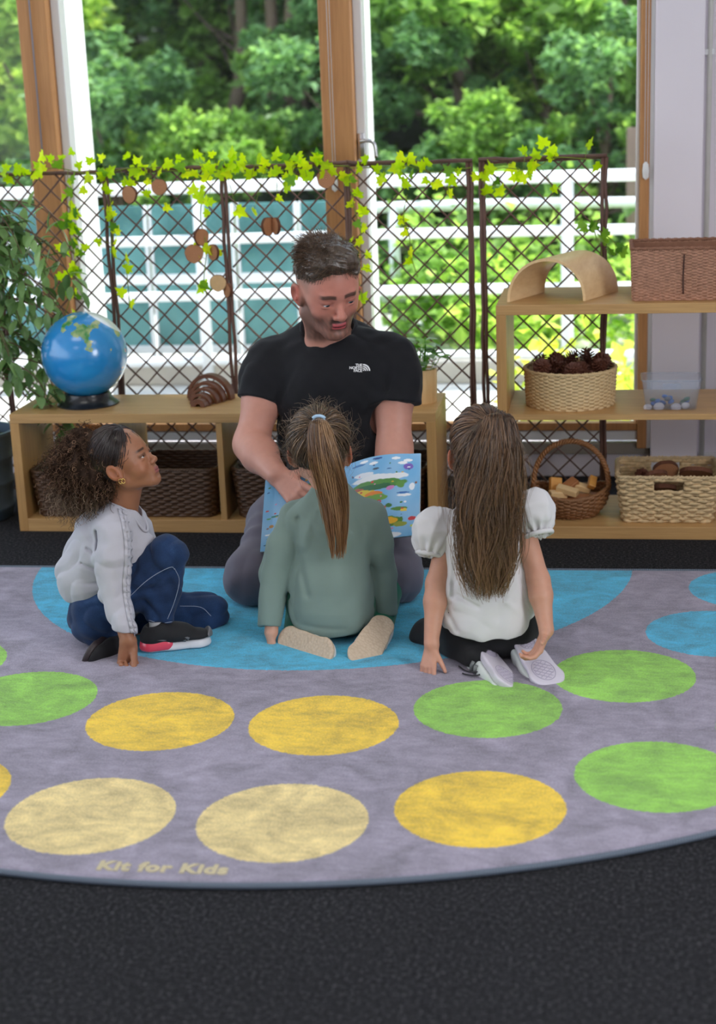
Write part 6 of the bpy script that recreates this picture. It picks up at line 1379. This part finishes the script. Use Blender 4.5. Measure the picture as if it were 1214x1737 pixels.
for idx_, (h_, tt_, up, L_, w_) in enumerate(((at(826, 1100, 3.665), at(876, 1168, 3.52), (-.66, .34, -.60), .198, .094), (at(890, 1085, 3.675), at(936, 1160, 3.540), (-.28, .55, -.75), .196, .088))):
    f_ = nrm(tt_-h_); st_ = h_-f_*.024
    so, uo, W2_, M2, (hw_, bw_) = shoe(GC, st_, tt_, up, L_, w_, 0, 0, 'shoe', thick=.020, hi=.058, mats=(WUP, WSOLE)); u_ = shoe_parts(GC, so, uo); zf_ = -.0006
    lines = []
    for (ya, yb, ww) in ((L_*.52, L_*.88, bw_*.62), (L_*.06, L_*.30, hw_*.62)):
        yc, hh = (ya+yb)/2, (yb-ya)/2; lines.append([W2_(ww*math.cos(q), yc+hh*math.sin(q), zf_) for q in np.linspace(0, 2*math.pi, 30)])
        for k in range(-2, 3):
            for s_2 in (-1, 1):
                P_ = [];
                for q in np.linspace(-1, 1, 15):
                    x_ = ww*q; y_ = yc+hh*(.35*k+s_2*.55*q)
                    if (x_/ww)**2+((y_-yc)/hh)**2 < .95: P_.append(W2_(x_, y_, zf_))
                if len(P_) > 2: lines.append(P_)
    loc_tube(lines, .0010, 'tread', SEAMS, so, GC, 5)
    if idx_ == 0:
        z0 = .022
        loc_tube([[W2_(-w_*.47, .062, z0+.006), W2_(-w_*.455, .062, z0+.018), W2_(-w_*.40, .066, z0+.030)], [W2_(-w_*.47, .078, z0+.006), W2_(-w_*.45, .080, z0+.016), W2_(-w_*.40, .084, z0+.026)]], .0045, 'leopard_panel', GRP, u_, GC, 6)
    for k in range(6): loc_tube([[W2_(-w_*.36, .060+.012*k, .052-.0035*k), W2_(0, .062+.012*k, .060-.0055*k), W2_(w_*.34, .060+.012*k, .050-.0035*k)]], .0022, 'lace', LACE, u_, GC, 6)
p0 = la+[-.005, -.03, .0]; loc_tube([cr([at(824, 1136, 3.60), gz(806, 1140, .02), gz(790, 1138, .016), gz(778, 1130, .016)], 5), cr([at(824, 1138, 3.60), gz(808, 1146, .018), gz(790, 1144, .016), gz(784, 1142, .016)], 5)], .0018, 'lace_end', LACE, GC, GC, 6)
rng = np.random.default_rng(33); B3 = [(.10, .050, .028), (.17, .090, .048), (.040, .021, .014), (.27, .155, .085)]
S = Sdf(); S.u(H3.E((0, -.085, .62), (.350, .434, .395))); S.isect(Half(H3.w((0, .16, .62)), H3.M@nrm([0, .93, -.36])), .02); S.isect(Half(H3.w((0, -.2, .24)), H3.M@nrm([0, .35, -1])), .03)
[S.sub(H3.E((x*.385, -.04, .43), (.07, .12, .15)), .01) for x in (-1, 1)]; to_local(sdf_obj('hair', S, .003, HAIRM, None, lambda V: basecol(V, (.06, .037, .024)), 1), GC)
tie = at(836, 712, 3.660); tl = H3.l(tie); gathered(H3, GC, tl, 2800, hair_cond, B3, rng=rng, r=.0010, lift=.06)
tail(GC, 'long_ponytail', [tie+[0, .0, -.004], at(844, 712, 3.63), at(842, 760, 3.615), at(834, 830, 3.612), at(829, 900, 3.61), at(825, 960, 3.605), at(828, 1014, 3.60)], [.014, .030, .044, .062, .080, .086, .078, .062, .036], 3600, B3+[(.24, .13, .066), (.022, .012, .009)], rng, wave=.012, r0=.00095, flat=.36, tipc=(.24, .14, .065), wf=1.7, clump=.88, lmin=.62, shed=.006)
tail(GC, 'side_hair', [H3.w((-.30, -.1, .40)), at(790, 830, 3.68), at(786, 900, 3.66), at(782, 960, 3.65)], [.012, .024, .026, .018, .006], 240, B3, rng, wave=.006, r0=.0007, wf=2, clump=.5)
flyaway(H3, GC, 130, rng, [(.14, .09, .055), (.2, .14, .09)], (.02, .05), curl=.003)
tail(GC, 'loose_strands', [tie, at(830, 770, 3.60), at(826, 860, 3.60), at(828, 970, 3.59)], [.03, .075, .11, .105, .08], 150, [(.2, .14, .09), (.13, .08, .05)], rng, wave=.012, r0=.0004, flat=.4, wf=1.5, clump=0, lmin=.5)
# ------------------------------------------------------------------ girl in profile
GA = empty('person', (-1.28, 3.78, .012), 'curly-haired child in pale top and jeans sitting on the rug, looking up at the man', 'person')
H1 = Head((-1.2190, 3.775, .4915), 88, -27, 0, .184, .9, 1)
nb1 = at(208, 866, 3.785); u1, u2 = at(190, 900, 3.705), at(226, 892, 3.865); ch1 = at(186, 925, 3.785); hp1 = at(180, 1030, 3.785)
e1_, w1_ = at(194, 1000, 3.675), at(216, 1084, 3.625); e2_, w2_ = at(262, 965, 3.91), at(290, 1010, 3.93)
k1_, a1_ = at(283, 945, 3.775), at(270, 1062, 3.735); k2_, a2_ = at(352, 1040, 3.915), at(215, 1078, 3.83)
S = Sdf(); H1.build(S); S.u(Cap(H1.w((0, -.06, .22)), nb1, .034, .038), .02).u(Cap(nb1-[0, 0, .015], u1-[0, -.01, .014], .026, .022), .02).u(Cap(nb1-[0, 0, .015], u2-[0, .01, .014], .026, .022), .02); S.u(Cap(hp1, ch1, .075, .07, .8, (0, 1, 0)), .04)
S.u(Cap(u1-[0, 0, .014], e1_, .023, .023), .02).u(Cap(e1_, w1_, .025, .019), .02).u(Cap(u2, e2_, .029, .025), .02).u(Cap(e2_, w2_, .024, .018), .02)
S.u(Cap(hp1+[0, -.05, 0], k1_, .05, .038), .03).u(Cap(k1_, a1_, .036, .024), .02).u(Cap(hp1+[0, .05, 0], k2_, .05, .038), .03).u(Cap(k2_, a2_, .036, .024), .02)
S.u(Cap(a1_, a1_+[.0, -.004, -.03], .024, .026), .01)
hand(S, w1_+[0, -.002, -.004], gz(216, 1122, .012)-w1_, (.45, -.9, -.1), (.9, .45, 0), .132, (1.35, 1.4, 1.45, 1.5), .0, (-.1, .75, .75), .9)
hand(S, w2_, (.6, .1, -.6), (0, .3, -1), (0, 1, 0), .10)
to_local(sdf_obj('body', S, .0022, SKIN, None, child_col(srgb(154, 104, 76), H1, srgb(150, 88, 84), brow=(.02, .012, .01), cheek=srgb(170, 104, 74), ear=srgb(160, 98, 66)), 1), GA); H1.eyes(GA, (.025, .014, .010), (0, .2))
m = MB()
for dy in (0, .006): a = np.linspace(0, 2*math.pi, 18, endpoint=False); m.tube(H1.w((.372, -.015+dy*1.6, .295))+np.stack([.0052*np.cos(a)+dy*.8, 0*a-.002, .0060*np.sin(a)], 1)-np.array(GA.location), .0012, 6, closed=True)
m.build('earrings', simple('gold', (.75, .50, .16), .2, .02, metal=1.0), GA, True)
PALE = fabric('pale_grey_jersey', srgb(190, 189, 198), .9, 900, .25, .05, .1); S = Sdf(); 
S.u(Cap(at(166, 1018, 3.785), at(160, 975, 3.785), .078, .088, .95, (0, 1, 0))).u(Cap(at(160, 975, 3.785), at(184, 915, 3.785), .086, .080, .95, (0, 1, 0)), .04).u(Cap(at(184, 912, 3.785), nb1+[-.008, 0, -.02], .078, .048), .05)
S.u(Cap(at(205, 915, 3.785), at(232, 935, 3.79), .060, .045), .04).u(Cap(at(225, 930, 3.79), at(222, 985, 3.79), .045, .045), .04)
S.u(Cap(nb1+[-.005, 0, -.02], u1+[0, .008, -.008], .040, .040), .03).u(Cap(nb1+[0, 0, -.02], u2, .04, .04), .03)
sleeve(S, [u1+[0, .004, -.008], (u1+e1_)/2+[-.002, -.002, 0], e1_, w1_+[-.002, 0, .006]], [.041, .041, .036, .0285], .020, .004, .015); sleeve(S, [u2, e2_, w2_], [.04, .034, .028], .02, .004, .015)
S.isect(Half(at(168, 1046, 3.70), (-.30, -.15, -1)), .005); S.sub(Cap(nb1+[.012, 0, .004], nb1+[.022, 0, .09], .038, .052), .005)
_c1 = [(at(150, 930, 3.71), at(178, 950, 3.69), .005, .004), (at(140, 955, 3.71), at(178, 975, 3.69), .005, .0045), (at(132, 985, 3.72), at(176, 990, 3.70), .005, .0035), (at(122, 1030, 3.73), at(160, 1020, 3.70), .006, .006), (at(165, 900, 3.70), at(172, 990, 3.69), .0045, .008), (at(128, 1005, 3.72), at(172, 1000, 3.70), .006, -.002), (at(215, 985, 3.66), at(203, 1010, 3.65), .008, .003)]
S.disp = lambda P: .0016*sn(P, 50, 71, (1, 1, .8))+.0009*sn(P, 150, 72)+0.0032*(1-2*np.abs(sn(P, 55, 73, (0.7, 1, 1))).clip(0, 1))+crease(P, _c1); S.dmax = .01; tp1 = sdf_obj('long_sleeved_top', S, .0025, PALE, None, None, 1)
bv1 = BVHTree.FromPolygons([tuple(v.co) for v in tp1.data.vertices], [tuple(p.vertices) for p in tp1.data.polygons]); to_local(tp1, GA)
# wavy ruffles down the sleeve
path = [(204, 862), (210, 885), (215, 915), (216, 950), (213, 985), (214, 1010), (219, 1040), (224, 1062), (229, 1082)]
RP = cr(np.array([(a, b, 0) for a, b in path]), 22)[:, :2]; V = []; F = []
for j, off in enumerate((-5.0, 0.5)):
    base_n = len(V); rr2 = random.Random(j)
    for i, (pu, pv) in enumerate(RP):
        ph = i*.62+1.1*math.sin(i*.11); wv = 2.6*math.sin(ph); 
        for k, wdt2 in enumerate((0.0, 3.5, 7.0)):
            o_ = at(pu+off+wdt2+wv*.55*(k*.5), pv+1.2*math.cos(ph)*k*.5, 3.5); d_ = Vector(o_-CAM).normalized(); hit = bv1.ray_cast(Vector(CAM), d_)
            p_ = np.array(hit[0]) if hit[0] else at(pu+off, pv, 3.63)
            V.append(p_-np.array(d_)*(.0012+.0035*k*.5*(1+math.sin(ph+1.0*k))+.001*k))
    n_ = len(RP)
    for i in range(n_-1):
        for k in (0, 1): a_ = base_n+i*3+k; F.append((a_, a_+1, a_+4, a_+3))
V = np.array(V)
ro = mesh_obj('sleeve_ruffle', V-np.array(GA.location), F, PALE, GA, True); sm = ro.modifiers.new('thickness', 'SOLIDIFY'); sm.thickness = .0012
m = MB(); a = np.linspace(0, 2*math.pi, 30, endpoint=False); nk = []
for q in a:
    o_ = nb1+[.014, 0, 0]+np.array([.046*math.cos(q), .043*math.sin(q), 0]); hit = bv1.ray_cast(Vector(o_+[0, 0, .09]), Vector((0, 0, -1))); nk.append((o_[0], o_[1], hit[0].z if hit[0] else nb1[2]))
nk = np.array(nk)
for _ in range(5): nk[:, 2] = (np.roll(nk[:, 2], 1)+2*nk[:, 2]+np.roll(nk[:, 2], -1))/4
m.tube(nk-np.array(GA.location), .0038, 8, closed=True); m.build('neckband', PALE, GA, True)
t = NT('denim'); co = t.coord(); n = t.noise(co, 14, 4); w = t.noise(t.mapping(co, (1, 1, 1)), 700, 2); f = t.math('MULTIPLY_ADD', w, .35, t.math('MULTIPLY', n, .7))
DEN = t.done(t.pbr(t.ramp(f, [(.30, srgb(16, 28, 52)), (.62, srgb(36, 60, 98)), (.85, srgb(72, 102, 142))]), .85, 0, t.bump(w, .3, .001), .2, Sheen_Weight=.1)); S = Sdf()
S.u(Cap(hp1+[-.012, -.03, -.01], hp1+[-.012, .03, -.01], .080, .080), .02).u(Cap(hp1+[0, -.045, 0], (hp1+[0, -.045, 0]+k1_)/2, .062, .058), .03).u(Cap((hp1+[0, -.045, 0]+k1_)/2, k1_, .058, .046), .03).u(Ell(k1_+[.004, 0, .006], (.044, .044, .046)), .02)
d1 = nrm(a1_-k1_); cuff = a1_-d1*.012; sleeve(S, [k1_, k1_+(cuff-k1_)*.5, cuff], [.045, .042, .036], .022, .004, .012)
S.u(Cap(hp1+[.01, .05, -.01], k2_, .060, .046), .03).u(Ell(k2_+[.006, 0, -.004], (.046, .046, .046)), .02).u(Cap(k2_, a2_, .045, .034), .025)
S.isect(Half((0, 0, .0135), (0, 0, -1)), .006)
_cj = [(at(255, 1000, 3.70), at(285, 975, 3.71), .006, .005), (at(262, 985, 3.70), at(300, 968, 3.72), .005, .004), (at(170, 1040, 3.70), at(200, 1070, 3.68), .007, .005), (at(185, 1035, 3.70), at(205, 1055, 3.68), .006, .004)]
S.disp = lambda P: .0014*sn(P, 60, 81)+.001*sn(P, 140, 82)+0.0030*(1-2*np.abs(sn(P, 60, 83, (1, 1, 1))).clip(0, 1))+crease(P, _cj); S.dmax = .008; jn = sdf_obj('jeans', S, .0028, DEN, None, None, 1)
bvj = BVHTree.FromPolygons([tuple(v.co) for v in jn.data.vertices], [tuple(p.vertices) for p in jn.data.polygons]); to_local(jn, GA)
def on_surface(bvh, uv, off=.0006):
    out = []
    for pu, pv in uv:
        d_ = Vector(at(pu, pv, 3.5)-CAM).normalized(); hit = bvh.ray_cast(Vector(CAM), d_)
        if hit[0]: out.append(np.array(hit[0])-np.array(d_)*off)
    return out
cr2 = lambda L_: cr(np.array([(a, b, 0) for a, b in L_], float), 6)[:, :2]
STI = simple('denim_stitching', srgb(150, 160, 180), .7, .05)
loc_tube([p for p in (on_surface(bvj, cr2([(222, 1010), (245, 988), (268, 972), (290, 962), (296, 966)])), on_surface(bvj, cr2([(296, 964), (304, 985), (296, 1020), (284, 1050)])), on_surface(bvj, cr2([(252, 1052), (272, 1057), (296, 1054)])), on_surface(bvj, cr2([(305, 1028), (340, 1030), (358, 1045)]))) if len(p) > 2], .0008, 'stitching', STI, jn, GA, 5)
S = Sdf(); S.u(Cap(cuff+d1*.006, a1_+d1*.034, .0275, .029)); to_local(sdf_obj('sock', S, .0025, WHT, None, None, 1), GA)
DK = fabric('dark_mesh_knit', (.014, .014, .016), .7, 700, .4, .1, .1); WS1 = simple('white_midsole', (.66, .65, .68), .45, .03); GRY = simple('grey_overlay', (.14, .14, .15), .5, .05); PINK = simple('coral_air_unit', srgb(222, 70, 92), .25, .08, 20, .02, spec=.7); MAR = simple('maroon_outsole', srgb(90, 34, 44), .5)
h1, t1 = gz(240, 1104, .014), gz(358, 1088, .014)
so, uo, W2_, M2, (hw_, bw_) = shoe(GA, h1, t1, (0, 0, 1), .182, .074, 0, 0, 'shoe', thick=.022, hi=.062, mats=(DK, WS1)); u_ = shoe_parts(GA, so, uo)
S = Sdf(); S.u(Cap(W2_(0, .026, .010), W2_(0, .062, .014), .0305, .0315)); S.isect(Half(W2_(0, 0, .030), M2[:, 2]), .003); S.isect(Half(W2_(0, 0, .003), -M2[:, 2]), .003); S.isect(Half(W2_(0, .082, .01), nrm(M2[:, 1]+.5*M2[:, 2])), .003); o = sdf_obj('air_unit', S, .002, PINK, None, None, 1); o.data.transform(Matrix.Translation(-GA.location)); o.parent = so
S = Sdf(); S.u(Cap(W2_(0, .158, .024), W2_(0, .150, .030), .027, .022)); S.isect(Half(W2_(0, .150, 0), -nrm(M2[:, 1]-.6*M2[:, 2])), .004); S.isect(Half(W2_(0, 0, .020), -M2[:, 2]), .002); o = sdf_obj('toe_cap', S, .002, GRY, None, None, 1); o.data.transform(Matrix.Translation(-GA.location)); o.parent = u_
xs = lambda y: (hw_*.96 if y < .08 else hw_+(bw_-hw_)*min(1, (y-.08)/.05))
loc_tube([[W2_(xs(.02), .03, .034), W2_(xs(.05)+.0005, .06, .030), W2_(xs(.08)-.0005, .085, .030), W2_(xs(.1)+.001, .11, .024)], [W2_(xs(.09), .085, .028), W2_(xs(.1)-.002, .100, .036), W2_(xs(.11)-.001, .118, .027)]], .0045, 'overlay', GRY, u_, GA, 6)
loc_tube([[W2_(-.012, .075+.012*k, .058-.004*k), W2_(.0, .077+.012*k, .061-.004*k), W2_(.018, .072+.012*k, .054-.004*k)] for k in range(5)], .002, 'laces', LACE, u_, GA, 6)
tB = gz(152, 1108, .020); hB = at(196, 1070, 3.775); so, uo, W2_, M2, _ = shoe(GA, hB, tB+(tB-hB)*.15, (.75, .10, -.30), .165, .080, 0, 0, 'shoe', thick=.016, hi=.052, mats=(DK, simple('dark_outsole', (.03, .02, .022), .5))); u_ = shoe_parts(GA, so, uo)
# hair: combed back, curly bunch
rng = np.random.default_rng(41); S = Sdf(); S.u(H1.E((0, -.095, .625), (.350, .435, .392))); S.isect(Half(H1.w((0, .20, .66)), H1.M@nrm([0, .90, -.42])), .03); S.isect(Half(H1.w((0, -.16, .27)), H1.M@nrm([0, .55, -1])), .03); S.sub(H1.E((.36, -.05, .42), (.10, .12, .17)), .01)
to_local(sdf_obj('hair', S, .0025, HAIRM, None, lambda V: basecol(V, (.018, .011, .010)), 1), GA)
tie1 = at(196, 752, 3.775); tl = H1.l(tie1); D1 = [(.022, .014, .013), (.035, .022, .019), (.05, .034, .03)]
gathered(H1, GA, tl, 2600, lambda l: (l[:, 1] < .26-.25*np.clip(.75-l[:, 2], 0, 1)) & (l[:, 2] > .26+.5*np.clip(l[:, 1]+.18, 0, 1)) & ~((l[:, 2] < .56) & (l[:, 1] > -.20)), D1, (0, -.095, .625), (.352, .437, .394), rng, .008, .02, .0009)
pc = at(142, 788, 3.775); M_p = np.array([.088, .076, .092])
S = Sdf(); S.u(Ell(pc, M_p*.86)).u(Cap(tie1, pc+[.02, 0, .02], .035, .06), .04).u(Ell(pc+[.045, 0, -.035], (.05, .05, .055)), .03); S.disp = lambda P: .006*sn(P, 90, 91)+.004*sn(P, 200, 92); S.dmax = .02
to_local(sdf_obj('curly_bunch_core', S, .004, hairmat('curly_core', .9, .03), None, lambda V: np.clip(basecol(V, (.035, .022, .016))*(1+.4*sn(V, 250, 3))[:, None], .004, 1), 1), GA)
def curls(n, cen, rad, L_, cr_, col, name, down=.5, m=36, r=.0007):
    d = rng.normal(size=(n, 3)); d /= np.linalg.norm(d, axis=1)[:, None]; root = cen+d*rad*rng.uniform(.45, .98, (n, 1)); g = nrm([0, 0, -1]); ax_ = d*rng.uniform(.2, 1.0, (n, 1))+rng.normal(size=(n, 3))*.6+g*down+np.array([-.25, 0, 0]); ax_ /= np.linalg.norm(ax_, axis=1)[:, None]
    a1 = np.cross(ax_, rng.normal(size=(n, 3))); a1 /= np.linalg.norm(a1, axis=1)[:, None]; a2 = np.cross(ax_, a1); t = np.linspace(0, 1, m)[None, :, None]; Ln = rng.uniform(*L_, (n, 1, 1)); rad_ = rng.uniform(*cr_, (n, 1, 1)); fr = Ln/(rad_*1.6)*rng.uniform(.8, 1.3, (n, 1, 1))*2.2; ph = rng.uniform(0, 6.28, (n, 1, 1))
    P = root[:, None]+ax_[:, None]*t*Ln+(a1[:, None]*np.cos(fr*t+ph)+a2[:, None]*np.sin(fr*t+ph))*rad_*np.minimum(1, t*4)+np.array([0, 0, -1.])*t**2*Ln*.3
    c = np.repeat((np.array(col)[rng.integers(0, len(col), n)]*rng.uniform(.6, 1.4, (n, 1)))[:, None], m, 1); c = c*(1+1.2*t*rng.uniform(0, 1, (n, 1, 1))); strands(P, r, r*.7, c, name, HAIRM, GA)
CC = [(.036, .020, .013), (.066, .038, .025), (.12, .070, .045)]; HM_ = HAIRM; HAIRM = hairmat('curly_hair', .8, .05)
curls(2700, pc, M_p, (.025, .055), (.0022, .0045), CC, 'curls', .3); curls(420, pc+[-.01, 0, -.055], M_p*[.85, .8, .5], (.04, .075), (.003, .0055), [(.12, .085, .06), (.18, .13, .095), (.08, .055, .04)], 'hanging_curls', 1.2)
curls(420, pc+[.055, 0, -.03], M_p*[.5, .8, .7], (.02, .045), (.002, .004), CC, 'curls', .5); HAIRM = HM_
flyaway(H1, GA, 90, rng, [(.05, .035, .03)], (.01, .025), r=.0003, cond=lambda l: (l[:, 1] > -.1) & (l[:, 1] < .26) & (l[:, 2] > .55), curl=.003, out=.3)
flyaway(H1, GA, 26, rng, [(.03, .02, .018)], (.02, .035), r=.0006, cond=lambda l: (l[:, 1] > .05) & (l[:, 1] < .2) & (l[:, 2] > .45) & (l[:, 2] < .7) & (l[:, 0] > 0), curl=.007, out=.2, drift=(0, 0, -.2))
